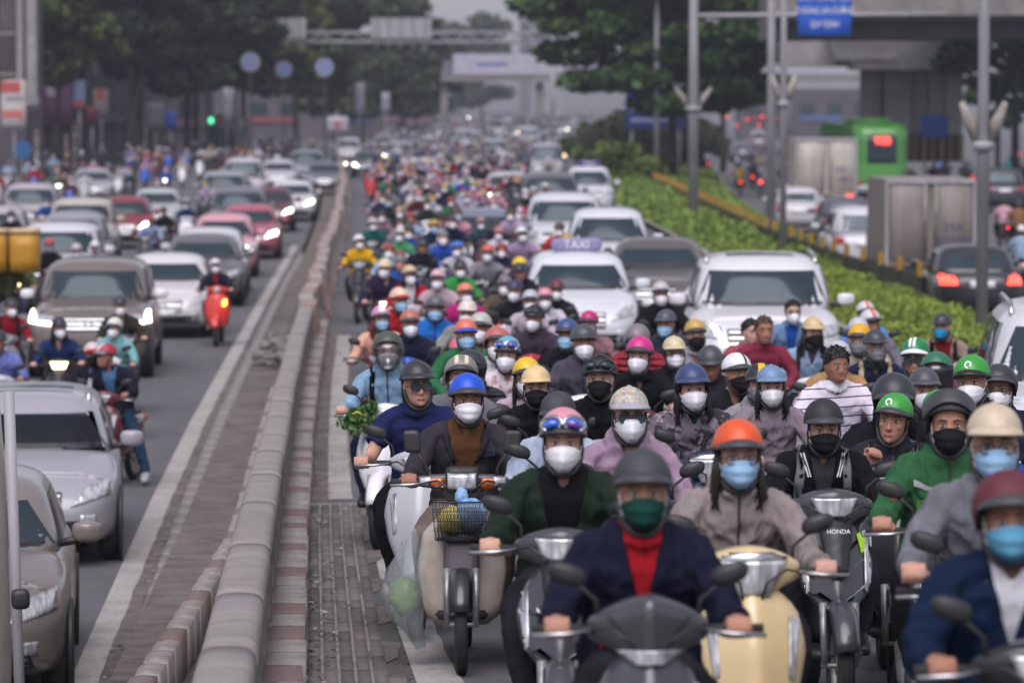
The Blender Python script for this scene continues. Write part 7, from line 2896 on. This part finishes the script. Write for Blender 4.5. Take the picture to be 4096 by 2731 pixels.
place_car(170, 490, 'silver grey MPV behind the white SUV', 'mpv', 'L', hexcol='8c8a92', rz=.06)
place_car(190, 458, 'cream SUV in the middle queue', 'suv', 'L', hexcol='b4aca0', rz=.06)
place_car(290, 453, 'dark red hatchback with a lamp on', 'hatch', 'L', hexcol='7c2c38', lights=1, rz=.06)
place_car(72, 424, 'white and maroon estate car at the far side', 'suv', 'L', hexcol='a8a0a4', rz=.08)
place_car(-8, 470, 'pale people carrier at the frame edge', 'mpv', 'L', atY=97, hexcol='a8a4a8', rz=.08)
place_car(215, 388, 'silver saloon beneath the street trees', 'sedan', 'L', hexcol='98949c', rz=.07)
place_car(362, 434, 'pale green white saloon beside pale riders', 'sedan', 'L', hexcol='a4a8a8', rz=.06)
place_car(560, 365, 'white van in front of the dark green bus', 'van', 'L', hexcol='b4b0b6', rz=.05)
place_car(640, 368, 'white saloon in the far queue', 'sedan', 'L', hexcol='b0acb4', rz=.05)
place_car(515, 395, 'pale grey SUV in the far queue', 'suv', 'L', hexcol='8c9094', rz=.05)
place_car(705, 345, 'blue grey car near the barriers', 'suv', 'L', hexcol='70747c', rz=.05)
place_car(745, 372, 'dark blue grey car close to the barriers', 'sedan', 'L', hexcol='5c606c', rz=.05)
# driving away
place_car(2225, 566, 'black saloon with brake lamps lit', 'sedan', 'A', True, hexcol='23242a', brake=True)
place_car(1968, 478, 'white crossover half hidden by the box truck', 'mpv', 'A', True, hexcol='c4c2c8', brake=False)
place_car(1938, 455, 'dark grey car behind the white crossover', 'hatch', 'A', True, hexcol='4c4c56', brake=False)
place_car(1826, 432, 'white saloon with red tail lamps beyond the fence', 'hatch', 'A', True, hexcol='bcb8be', brake=False)
place_car(1700, 330, 'distant car with red lamps beyond the median', 'sedan', 'A', True, hexcol='5c5a64', brake=False)
place_car(1740, 300, 'far white van with red lamps beyond the median', 'van', 'A', True, hexcol='8c8890', brake=False)
place_car(1660, 296, 'far grey car with red lamps under the tree', 'suv', 'A', True, hexcol='6c6a74', brake=False)
place_car(2290, 388, 'dark pickup truck beyond the lamp pole', 'suv', 'A', True, hexcol='35353c', brake=False)

# the man at the wheel of the silver estate
dv = Vector((.37, .0, -.34)); dv.rotate(Euler((0, 0, SILVER.rotation_euler.z)))
person(SILVER.location + dv, 'person in white shirt driving the silver estate car', None, (0, 0, SILVER.rotation_euler.z), .98, 1, pose='drive', helmet=None, hair='short', mask=None, tcol='white', top='shirt', skin=1)

# ------------------------------------------------------------------ trucks, buses and special loads
def box_truck(px0, px1, py0, py1, label, col, lettering=None, side='A', cab=True, depth=4.2):
    Y = solve((px0 + px1) / 2 * P23, py1 * P23, .75, za)
    a = at(px0 * P23, py0 * P23, Y); b = at(px1 * P23, py1 * P23, Y)
    W = (b.x - a.x); H = a.z - b.z; zb_ = b.z - za(Y)
    t = thing('box_truck', label, 'truck', ((a.x + b.x) / 2, Y, za(Y)))
    obj('cargo_box', (MB().box((0, depth / 2, zb_ + H / 2), (W / 2, depth / 2, H / 2)), 'truck_panel', False), t, color=lin(col))
    for s in (-1, 1):
        dr = obj('door', (MB().rbox((s * W * .245, -.02, zb_ + H * .5), (W * .215, .03, H * .45), (2, 2, 2), 20), 'truck_panel'), t, color=lin(col))
        obj('hinge_bar', (MB().tube([(s * W * .06, -.07, zb_ + .1), (s * W * .06, -.07, zb_ + H - .1)], .025, 6), 'alloy'), dr)
        obj('corner_post', (MB().box((s * W * .485, -.03, zb_ + H / 2), (W * .018, .035, H / 2)), 'galv', False), t)
    obj('top_rail', (MB().box((0, -.035, zb_ + H - .04), (W / 2, .04, .05)), 'galv', False), t)
    obj('bumper', (MB().box((0, .05, .5), (W * .46, .05, .08)), 'plastic', False), t)
    for s in (-1, 1):
        obj('tail_light', (MB().box((s * W * .38, -.02, .68), (.14, .03, .06)), 'lamp_red' if s > 0 else 'red_lens', False), t)
        for y in (.9, depth + .9):
            add_wheel(t, 'wheel', (s * (W / 2 - .16), y, .4), .4, .13, 'tr', bike=False)
    obj('cab', (MB().rbox((0, depth + .85, 1.15), (W * .46, .8, .85), (4, 4, 4), 6), 'paint'), t, color=lin('3c4c6c'))
    obj('chassis', (MB().box((0, depth / 2 + .5, .62), (W * .3, depth / 2 + .6, .12)), 'plastic', False), t)
    if lettering:
        for k, s_ in enumerate(lettering):
            obj('lettering', text_mesh(s_, W * .13, 'flat_print'), t, color=lin('3f4468'), loc=(W * .25, -.056, zb_ + H * .44 - k * W * .15), rot=(math.pi / 2, 0, 0))
    return t


box_truck(2034, 2240, 412, 610, 'tall weathered beige box truck with number painted on its door', '857c77', ('29A', '073.02'))
box_truck(1828, 1968, 318, 448, 'pale box truck in front of the green bus', 'b4aca2', ('29C', '148'))


def bus(px0, px1, py0, py1, label, col, rear, zf, depth=10.0, led='90', ledm='led_red', Y=None):
    Y = Y or solve((px0 + px1) / 2 * P23, py1 * P23, .4, zf)
    a = at(px0 * P23, py0 * P23, Y); b = at(px1 * P23, py1 * P23, Y)
    W = b.x - a.x; H = a.z - zf(Y) - .3
    t = thing('bus', label, 'bus', ((a.x + b.x) / 2, Y, zf(Y)), (0, 0, .1 if rear else 0))
    bo = MB().rbox((0, depth / 2, .3 + H / 2), (W / 2, depth / 2, H / 2), (6, 14, 8), 14)
    me = bo.mesh('body', 'paint')
    obj('body', me, t, color=lin(col))
    bb_ = bvh_of(me)
    z0, z1 = .3 + H * (.42 if rear else .25), .3 + H * .82
    obj('windscreen', (decal(bb_, quad((-W * .38, -2, z0), (W * .38, -2, z0), (W * .38, -2, z1), (-W * .38, -2, z1)), (0, 1, 0), 8, 6, .01, thick=.02), 'glass_dark'), t)
    for k in range(5):
        for s in (-1, 1):
            y0 = .8 + k * (depth - 1.4) / 5
            fn = quad((s * 4, y0, z0), (s * 4, y0 + depth / 6.2, z0), (s * 4, y0 + depth / 6.2, z1), (s * 4, y0, z1))
            obj('side_window', (decal(bb_, fn, (-s, 0, 0), 4, 4, .01), 'glass_dark'), t)
    obj('destination_sign', text_mesh(led, .5, ledm), t, loc=(0, -.10, .3 + H * .74), rot=(math.pi / 2, 0, 0))
    obj('roof_unit', (MB().rbox((0, depth * .35, .3 + H + .08), (W * .36, depth * .22, .16), (4, 4, 3), 5), 'paint'), t, color=lin(col))
    obj('bumper', (MB().rbox((0, .0, .5), (W * .48, .1, .16), (4, 2, 2), 6), 'tint_plastic'), t, color=lin('b4b4b8' if rear else '2a3a30'))
    for s in (-1, 1):
        obj('tail_light' if rear else 'headlight', (MB().rbox((s * W * .4, -.03, .8), (.12, .04, .1), 3, 4), 'red_lens' if rear else 'lens'), t)
        for y in (2.2, depth - 2.2):
            add_wheel(t, 'wheel', (s * (W / 2 - .15), y, .48), .48, .14, 'bus', bike=False)
        if not rear:
            obj('mirror', (MB().rbox((s * (W / 2 + .18), -.1, H * .75), (.09, .06, .2), 3, 4), 'plastic'), t)
    return t


bus(1964, 2088, 283, 404, 'bright green city bus seen from behind with a red route number', '4f9440', True, za, 10, '90B', Y=178)
t = bus(474, 556, 268, 352, 'dark green city bus with a red destination band', '2f523c', False, zl, 9, '', 'led_red')
obj('destination_band', (MB().box((.1, -.05, 2.85), (.9, .03, .17)), 'flat_print', False), t, color=lin('8c2c30'))
obj('route_lamp', (MB().box((-.98, -.05, 2.85), (.16, .03, .2)), 'led_green', False), t)
gb = bus(1000, 1060, 222, 262, 'hazy far bus with a glowing green route board', '3c4450', False, zr, 9, '', 'led_green')
obj('route_board', (MB().box((.2, -.08, 2.7), (1.0, .03, .25)), 'led_green', False), gb)

# grey truck side at the very left edge
xe = at(40 * P23, 1250 * P23, 20.5).x
t = thing('box_truck', 'light grey truck side panel cut by the frame edge at the bottom corner', 'truck', (xe - .975, 20.5, 0), (0, math.radians(-1.6), .15))
zt0 = at(25 * P23, 905 * P23, 20.5).z
obj('cargo_box', (MB().rbox((0, 2.5, zt0 / 2 + .3), (.98, 2.5, zt0 / 2 - .3), (4, 6, 4), 30), 'truck_panel'), t, color=lin('a39e9a'))
obj('corner_post', (MB().tube([(1.0, -.02, .5), (1.0, -.02, zt0 - .02)], .03, 8), 'galv'), t)
obj('bumper', (MB().box((0, .1, .5), (.9, .08, .1)), 'plastic', False), t)
obj('mirror', (MB().rbox((1.02, -.2, at(45 * P23, 1395 * P23, 20.3).z), (.05, .04, .055), 4, 4), 'plastic'), t)
for s in (-1, 1):
    for y in (.9, 4.2):
        add_wheel(t, 'wheel', (s * .85, y, .4), .4, .13, 'tr', bike=False)

# yellow cargo boxes on a motorbike on the low carriageway
c = at(8 * P23, 558 * P23, 66)
t = thing('cargo_box', 'pair of yellow cargo boxes with cream lids on a motorbike', 'box', (c.x, 66.8, 0))
for s in (-1, 1):
    o = obj('box', (MB().rbox((s * .27, 0, c.z - .2), (.25, .3, .34), (3, 3, 3), 12), 'tint_plastic'), t, color=lin('b8841c'))
    obj('lid', (MB().rbox((s * .27, 0, c.z + .18), (.265, .31, .05), (3, 3, 2), 8), 'tint_plastic'), o, color=lin('c4a880'))
obj('rack', (MB().box((0, 0, .55), (.6, .3, .04)).box((0, 0, .3), (.06, .25, .3)), 'alloy', False), t)

# far queue of cars melting into the haze
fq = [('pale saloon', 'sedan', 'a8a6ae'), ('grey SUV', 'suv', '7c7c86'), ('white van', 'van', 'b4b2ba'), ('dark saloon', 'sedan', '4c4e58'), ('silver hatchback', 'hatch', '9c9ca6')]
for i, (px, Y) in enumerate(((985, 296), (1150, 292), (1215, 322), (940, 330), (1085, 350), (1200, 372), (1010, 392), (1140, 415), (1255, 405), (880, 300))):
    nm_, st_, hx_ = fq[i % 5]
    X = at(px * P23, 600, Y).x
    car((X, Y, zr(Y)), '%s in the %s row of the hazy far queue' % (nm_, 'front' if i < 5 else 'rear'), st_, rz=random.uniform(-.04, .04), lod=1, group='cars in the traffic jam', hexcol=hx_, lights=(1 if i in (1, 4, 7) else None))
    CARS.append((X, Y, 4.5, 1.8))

# lit running lights of the two SUVs
for o in list(bpy.data.objects):
    if o.name.startswith('car') and o.parent is None and o.get('label'):
        if 'L-shaped' in o['label']:
            m_ = car_meshes('suv', 0)
            for s in (-1, 1):
                zl_ = STY['suv']['zn'] - .10
                mb = decal(m_['bvh'][0], quad((s * .55, -4, zl_ - .11), (s * .90, -4, zl_ - .08), (s * .90, -4, zl_ - .04), (s * .55, -4, zl_ - .075)), (0, 1, 0), 7, 3, .03, thick=.01)
                decal(m_['bvh'][0], quad((s * .84, -4, zl_ - .08), (s * .915, -4, zl_ - .08), (s * .89, -4, zl_ + .09), (s * .85, -4, zl_ + .09)), (0, 1, 0), 4, 6, .032, mb, thick=.01)
                obj('running_light', (mb, 'lamp_white'), o)
            ev = text_mesh('EVEREST', .11, 'chrome')
            obj('bonnet_lettering', ev, o, loc=(0, -STY['suv']['L'] / 2 + .34, 1.075), rot=(.35, 0, 0), scale=(2.0, 1, 1))
        if 'angled running' in o['label']:
            m_ = car_meshes('suv', 0)
            zl_ = STY['suv']['zn'] - .10
            for s in (-1, 1):
                mb = decal(m_['bvh'][0], quad((s * .60, -4, zl_ + .04), (s * .66, -4, zl_ + .05), (s * .50, -4, zl_ - .17), (s * .45, -4, zl_ - .17)), (0, 1, 0), 4, 7, .03, thick=.01)
                obj('running_light', (mb, 'lamp_white' if s < 0 else 'lens'), o)

# small lights that show as bright discs far off
for s_ in (('lamp_amber', 912, 345), ('lamp_warm', 846, 335), ('lamp_white', 878, 376), ('lamp_white', 794, 376), ('lamp_white', 1076, 271), ('lamp_warm', 1190, 305), ('lamp_white', 1330, 310), ('lamp_white', 1305, 347), ('lamp_white', 1282, 370), ('lamp_warm', 1296, 358),
           ('lamp_red', 1684, 334), ('lamp_red', 1693, 289), ('lamp_red', 1742, 289), ('lamp_red', 1716, 275), ('lamp_red', 1750, 268), ('lamp_red', 1670, 269), ('lamp_red', 1747, 418), ('lamp_red', 2341, 356)):
    m_, px, py = s_
    zq = za if m_ == 'lamp_red' else zr
    Y = solve(px * P23, py * P23, .8, zq)
    p = at(px * P23, py * P23, min(Y, 330))
    far = bpy.data.objects.new('headlamp' if m_ != 'lamp_red' else 'tail_lamp', None)
    col_ = {'lamp_amber': 'amber', 'lamp_warm': 'warm white', 'lamp_white': 'white', 'lamp_red': 'red'}[m_]
    bpy.data.objects.remove(far)
    b = thing('motorbike', 'far motorbike showing only its %s lamp in the haze' % col_, 'motorbike', (p.x, p.y, zq(p.y)), group='lamps in the haze')
    sgn = -1 if m_ != 'lamp_red' else 1
    obj('lamp', (MB().ell((0, 0, p.z - zq(p.y)), (.07, .05, .07), 10, 7), m_), b)
    obj('front_shield', shield_mesh('scooter', 'paint'), b, color=pc('dark grey'), loc=(0, .55, 0), rot=(0, 0, 0))
    add_wheel(b, 'wheel', (0, .1, .26), .262, .042, 'bs')
    obj('rear_body', rear_body_mesh('s', 'paint'), b, color=pc('dark grey'), loc=(0, .55, 0))

# ------------------------------------------------------------------ old man's moped: basket, shopping, cables
bx = OLDB
bk_ = obj('basket', (MB(), 'plastic'), bx)


def basket():
    mb = MB()
    zt_, zb_ = .90, .70
    for z, f in ((zt_, 1.0), (zt_ - .05, .97), (zt_ - .1, .94), (zt_ - .15, .91), (zb_, .88)):
        hx, hy = .155 * f, .10 * f
        P = [(-hx, -.56 - hy, z), (hx, -.56 - hy, z), (hx, -.56 + hy, z), (-hx, -.56 + hy, z)]
        mb.tube(P, .0045 if z == zt_ else .002, 6, closed=True)
    n = 17
    for i in range(n):
        u = -1 + 2 * i / (n - 1)
        for sy in (-1, 1):
            mb.tube([(u * .155, -.56 + sy * .10, zt_), (u * .155 * .88, -.56 + sy * .088, zb_)], .0018, 5)
    for k in range(34):
        u0 = -1 + 2 * k / 33
        for sg_ in (-1, 1):
            u1 = u0 + sg_ * .35
            if abs(u1) <= 1:
                mb.tube([(u0 * .155, -.661, zt_), (u1 * .155 * .88, -.649, zb_)], .0014, 4)
    mb.box((0, -.56, zb_), (.13, .085, .004))
    return mb.mesh('basket', 'plastic')


bk_.data = basket()


def lump(c, r, seed, m_, amp=.12):
    mb = MB().ell((0, 0, 0), r, 20, 14)
    V = mb.V[0]
    mb.V[0] = V * (1 + amp * vnoise(V / max(r) * 4, seed))[:, None] + np.array(c)
    return (mb, m_)


OL = Vector(OLDB.location)
rotX = OLDB.rotation_euler.x


def on_bike(p):
    v = Vector(p)
    v.rotate(Euler((rotX, 0, OLDB.rotation_euler.z)))
    return OL + v


for i, (p, r, m_, lab) in enumerate((((-.05, -.56, .80), (.075, .07, .075), 'produce_yellow', 'yellow fruit packed in the wire basket'), ((.05, -.57, .83), (.085, .075, .085), 'bag_blue', 'blue plastic bag in the wire basket'), ((-.0, -.55, .92), (.035, .03, .05), 'bag_blue', 'knotted handle of the blue bag above the basket'))):
    o = obj(['fruit', 'plastic_bag', 'bag_handle'][i], lump((0, 0, 0), r, i + 3, m_), loc=on_bike(p))
    if i < 2:
        tag(o, lab, ['fruit', 'bag'][i])
    else:
        o.name = 'handle'
        o.parent = bpy.data.objects['plastic_bag']; o.location = Vector((-.05, .02, .09))
hb = thing('shopping_bag', 'clear plastic bag of leafy greens hanging beside the leg shield', 'bag', on_bike((-.30, -.30, .36)))


def bag_mesh():
    mb = MB()
    pts = [(.06, -.02, .38), (.03, -.01, .28), (.0, 0, .16), (-.02, 0, .05), (-.0, 0, -.06), (.04, 0, -.14), (.09, .0, -.26)]
    mb.tube(pts, [(.012, .01), (.05, .03), (.095, .07), (.12, .09), (.11, .08), (.06, .05), (.035, .008)], 18, ref=(1, 0, 0))
    V = mb.V[0]
    mb.V[0] = V + .012 * np.stack([vnoise(V * 26, 1), vnoise(V * 26, 2), vnoise(V * 20, 3)], 1)
    return mb.mesh('bag', 'plastic_bag')


obj('bag', bag_mesh(), hb)
cb_ = obj('cabbage', lump((0, 0, 0), (.085, .065, .105), 9, 'cabbage', .2), loc=on_bike((-.31, -.30, .38)))
tag(cb_, 'green cabbage leaves inside the clear hanging bag', 'vegetable')
# pen, lapels and pocket on the blazer
bt = bvh_of(next(c for c in OLD.children if c.name.startswith('blazer')).data)
for s in (-1, 1):
    fn = quad((s * .088, -1, 1.30), (s * .13, -1, 1.215), (s * .045, -1, 1.02), (s * .022, -1, .99))
    lm_ = decal(bt, fn, (0, 1, 0), 5, 9, .010, thick=.006)
    obj('lapel', (lm_, 'cloth'), OLD, color=lin('332f36'))
obj('pen', (decal(bt, quad((.142, -1, 1.10), (.148, -1, 1.10), (.150, -1, 1.155), (.146, -1, 1.155)), (0, 1, 0), 3, 5, .008, thick=.004), 'flat_print'), OLD, color=lin('2848d8'))
obj('pocket', (decal(bt, quad((.085, -1, 1.095), (.17, -1, 1.105), (.17, -1, 1.12), (.085, -1, 1.11)), (0, 1, 0), 5, 3, .006, thick=.004), 'cloth'), OLD, color=lin('2c282e'))
# herbs on the white scooter
hz_ = Vector(P28.location)
hb2 = thing('herb_bundle', 'bundle of green herbs tied on the white scooter handlebar', 'herbs', hz_ + Vector((-.24, -.44, 1.0)))
cs = [np.array([random.gauss(0, .06), random.gauss(0, .05), random.gauss(0, .045)]) for _ in range(14)]
obj('leaves', leaves(clump_points(cs, [.05] * 14, 900), .03, .9, 1.6), hb2, color=lin('4a6a3a'))
obj('tie', (MB().tube([(-.06, -.07, .0), (.0, -.09, .03), (.06, -.07, .0)], .006, 6), 'produce_yellow'), hb2)
# lettering on the motorbike with green accents
for o in list(bpy.data.objects):
    lb_ = o.get('label')
    if lb_ and o.name.startswith('motorbike') and 'striped collar' in lb_:
        obj('lettering', text_mesh('HONDA', .03, 'white_print', .0005), o, loc=(0, -.585, .885), rot=(math.pi / 2 - .35, 0, 0))
    if lb_ and o.name.startswith('person') and 'silver band' in lb_:
        b = bvh_of(next(c for c in o.children if c.name.startswith('jacket')).data)
        for s in (-1, 1):
            obj('reflective_band', (decal(b, quad((s * .03, -1, 1.12), (s * .15, -1, 1.165), (s * .15, -1, 1.14), (s * .03, -1, 1.095)), (0, 1, 0), 9, 3, .006), 'flat_print'), o, color=lin('a8a8ae'))
        obj('chest_panel', (decal(b, quad((-.14, -1, .92), (.14, -1, .92), (.14, -1, 1.08), (-.14, -1, 1.08)), (0, 1, 0), 13, 6, .004), 'cloth'), o, color=lin('6ca04c'))
        obj('flag_patch', (decal(b, quad((-.245, -1, 1.08), (-.205, -1, 1.08), (-.205, -1, 1.12), (-.245, -1, 1.12)), (0, 1, 0), 3, 3, .006), 'flat_print'), o, color=lin('c43028'))
    if lb_ and o.name.startswith('person') and 'striped collar' in lb_:
        b = bvh_of(next(c for c in o.children if c.name.startswith('jacket')).data)
        for s in (-1, 1):
            for k in range(2):
                x0 = .094 + .013 * k
                obj('collar_stripe', (decal(b, quad((s * x0, -1, 1.27), (s * (x0 + .006), -1, 1.27), (s * (x0 - .026), -1, 1.15), (s * (x0 - .032), -1, 1.15)), (0, 1, 0), 3, 8, .006), 'white_print'), o)
    if lb_ and 'red scooter' in lb_:
        pass
# amber indicator of the red scooter
obj('indicator', (decal(bvh_of(shield_mesh('vespa', 'paint')), quad((.10, -1.2, .80), (.155, -1.2, .82), (.15, -1.2, .72), (.10, -1.2, .70)), (0, 1, 0), 5, 5, .02, thick=.008), 'lamp_amber'), RSB)

# ------------------------------------------------------------------ the crowd further back
FARCOL = [('black', '1c1c22'), ('black', '222228'), ('navy', '232a44'), ('navy', '1e2438'), ('dark grey', '34353a'), ('dark grey', '3c3d42'), ('pink', 'c08a98'), ('red', 'a8242c'), ('white', 'c8c6cc'), ('pale blue', '94a8c4'), ('brown', '5a4434'), ('lilac', 'a894ac'), ('beige', 'b4a48c'),
          ('green', '34704a'), ('blue', '2c50a0'), ('grey', '7c7c84'), ('mauve', '8c6c78'), ('maroon', '5c2630')]
FARH = [('white', 'c4c2c6'), ('black', '26262c'), ('black', '2e2e34'), ('grey', '6c6e76'), ('pink', 'a87884'), ('red', '8c3438'), ('blue', '344870'), ('beige', 'a89a80'), ('yellow', 'b09038')]
occ = [(x, y) for x, y, _ in PLACED]


def blocked(X, Y):
    for (cx, cy, L, W) in CARS:
        if abs(X - cx) < W / 2 + .42 and abs(Y - cy) < L / 2 + 1.0:
            return True
    for (ox, oy) in occ:
        if abs(X - ox) < .62 and abs(Y - oy) < 1.75:
            return True
    return False


def crowd(n, y0, y1, xa, xb, zf, where, power, mx):
    made = 0; tries = 0
    while made < n and tries < n * 60:
        tries += 1
        Y = y0 + (y1 - y0) * random.random() ** power
        X = xa(Y) + (xb(Y) - xa(Y)) * random.random()
        if blocked(X, Y):
            continue
        occ.append((X, Y))
        tn, tc = random.choice(FARCOL); hn, hc = random.choice(FARH)
        mk_ = random.choice(['white', 'white', 'white', 'light blue', None, 'black'])
        rot = (0, 0, random.uniform(-.12, .12))
        sc_ = random.uniform(.93, 1.04)
        dist = 'early in' if Y < (y0 + y1) / 2 else 'far back in'
        t = thing('person', 'rider in %s top with %s helmet %s %s' % (tn, hn, dist, where), 'person', (X, Y, zf(Y)), rot, where, sc_)
        obj('body', body_mesh('ride', 0, 0, 2), t, color=lin(random.choice(SKINS)))
        obj('jacket', top_mesh('ride', random.choice(['jacket', 'shirt', 'hoodie']), 2, 'cloth'), t, color=lin(tc))
        obj('trousers', legs_mesh('ride', 2), t, color=lin(random.choice(['22222a', '2c3448', '4a4440'])))
        R_, c_ = head_frame(0, 0)
        it = [obj('helmet', shell_mesh(random.choice(['half', 'half', 'open', 'cap']), 'shell'), t, color=lin(hc))]
        if mk_:
            it.append(obj('mask', mask_mesh('kn')[0], t, color=pc(mk_)))
        put_head(t, it, R_, c_)
        kd = random.choice(['scooter', 'lead', 'wave', 'sport', 'vespa'])
        bc = random.choice(GEN)
        bike((X, Y, zf(Y)), '%s motorbike of the rider in %s, %s %s' % (bc, tn, dist, where), kd, bc, 'bikes ' + where, rot, 2, lamp=('lamp_white' if random.random() < .03 else None))
        made += 1
    return made


nR = crowd(118, 55, 175, lambda y: ck(y) + .8, lambda y: ck(y) + .8 + (ed(y) - ck(y) - 2.2) * np.interp(y, [60, 120, 190], [.62, .72, .85]), zr, 'the jam', .9, 0)
nL = crowd(48, 122, 235, lambda y: -25 + .02 * (y - 125), lambda y: ck(y) - 3.5, zl, 'the low queue', .8, 0)
print('crowd', nR, nL)

# past these, riders too many and too small to tell apart: one mass each
CROWD_COLS = ['1c1c22', '2c2e36', '64626c', 'b4b0b8', '6c4450', '404a68', '766460', '4a4246', '88806c', '72687a', '94705e']
for i_, c_ in enumerate(CROWD_COLS):
    BUILD['crowd_%d' % i_] = (lambda cc: (lambda g: (g.col(lin(cc)), g.set(Roughness=.7))))(c_)


def crowd_mass(n, y0, y1, xa, xb, zf, label, back=False):
    mb = MB(); made = 0; tries = 0
    while made < n and tries < n * 40:
        tries += 1
        Y = random.uniform(y0, y1)
        X = xa(Y) + (xb(Y) - xa(Y)) * random.random()
        if blocked(X, Y):
            continue
        occ.append((X, Y)); made += 1
        z = zf(Y); s_ = random.uniform(.93, 1.05); f = -1 if back else 1
        tc = random.randrange(10); hc = random.choice([0, 2, 3, 3, 4, 5, 8])
        mb.tube([(X, Y + .1, z + .75 * s_), (X, Y + .08, z + 1.0 * s_), (X, Y + .02, z + 1.22 * s_), (X, Y, z + 1.31 * s_)], np.array([(.19, .15), (.18, .14), (.21, .13), (.06, .06)]) * s_, 9, tc, ref=(1, 0, 0))
        for sd in ((-1, 1) if Y < 290 else ()):
            mb.tube([(X + sd * .19, Y, z + 1.2 * s_), (X + sd * .29, Y - f * .05, z + .98), (X + sd * .30, Y - f * .3, z + .99)], [.07, .06, .04], 6, tc)
            mb.tube([(X + sd * .1, Y + .1, z + .8), (X + sd * .2, Y - f * .24, z + .72), (X + sd * .15, Y - f * .2, z + .32)], [.09, .075, .05], 6, 0)
            mb.ell((X + sd * .27, Y - f * .33, z + 1.2), (.07, .03, .045), 6, 4, 0)
        mb.ell((X, Y, z + 1.39 * s_), (.075, .09, .115), 8, 6, 10)
        mb.ell((X, Y + .01, z + 1.44 * s_), (.108, .13, .11), 10, 6, hc)
        if not back:
            mb.ell((X, Y - .075, z + 1.34 * s_), (.062, .04, .055), 8, 5, random.choice([3, 3, 3, 5]))
        bc = random.choice([0, 1, 1, 2, 3, 4])
        mb.rbox((X, Y - f * .45, z + .66), (.17, .07, .28), 3, 4, bc)
        mb.rbox((X, Y - f * .33, z + .98), (.18, .08, .07), 3, 4, bc)
        mb.rbox((X, Y + f * .35, z + .58), (.13, .45, .16), 3, 4, bc)
        for yy in ((-.62, .62) if Y < 290 else ()):
            mb.lathe([(-.04, .1), (-.04, .26), (.04, .26), (.04, .1)], (X, Y + f * yy, z + .26), 'x', 10, 0)
    return tag(obj('distant_crowd', (mb, ['crowd_%d' % k for k in range(11)])), label, 'crowd', kind='stuff')


crowd_mass(210, 176, 345, lambda y: ck(y) + 1.2, lambda y: ed(y) - 1.2, zr, 'mass of riders filling the hazy end of the raised road')
crowd_mass(190, 340, 680, lambda y: ck(y) + 1.2, lambda y: ed(y) - 1.2, zr, 'faint riders where the raised road melts into the haze')
crowd_mass(60, 200, 330, lambda y: -25, lambda y: ck(y) - 2.5, zl, 'mass of riders at the far end of the low carriageway')
crowd_mass(45, 170, 330, lambda y: we(y) + 1, lambda y: we(y) + 15, za, 'mass of riders driving away beyond the median', True)
bpy.data.scenes.remove(TMP)

# ------------------------------------------------------------------ air
hz = MB().box((60, 520, 14.5), (300, 640, 15.5))
hm = bpy.data.materials.new('haze')
hm.use_nodes = True
hm.node_tree.nodes.clear()
pv_ = hm.node_tree.nodes.new('ShaderNodeVolumePrincipled')
pv_.inputs['Color'].default_value = (.78, .82, .96, 1)
pv_.inputs['Density'].default_value = .00029
pv_.inputs['Anisotropy'].default_value = .2
mo = hm.node_tree.nodes.new('ShaderNodeOutputMaterial')
hm.node_tree.links.new(pv_.outputs[0], mo.inputs['Volume'])
me = bpy.data.meshes.new('haze')
me.from_pydata(np.concatenate(hz.V).tolist(), [], hz.F)
me.materials.append(hm)
tag(obj('haze', me), 'pale haze lying over the whole road', 'haze', kind='stuff')
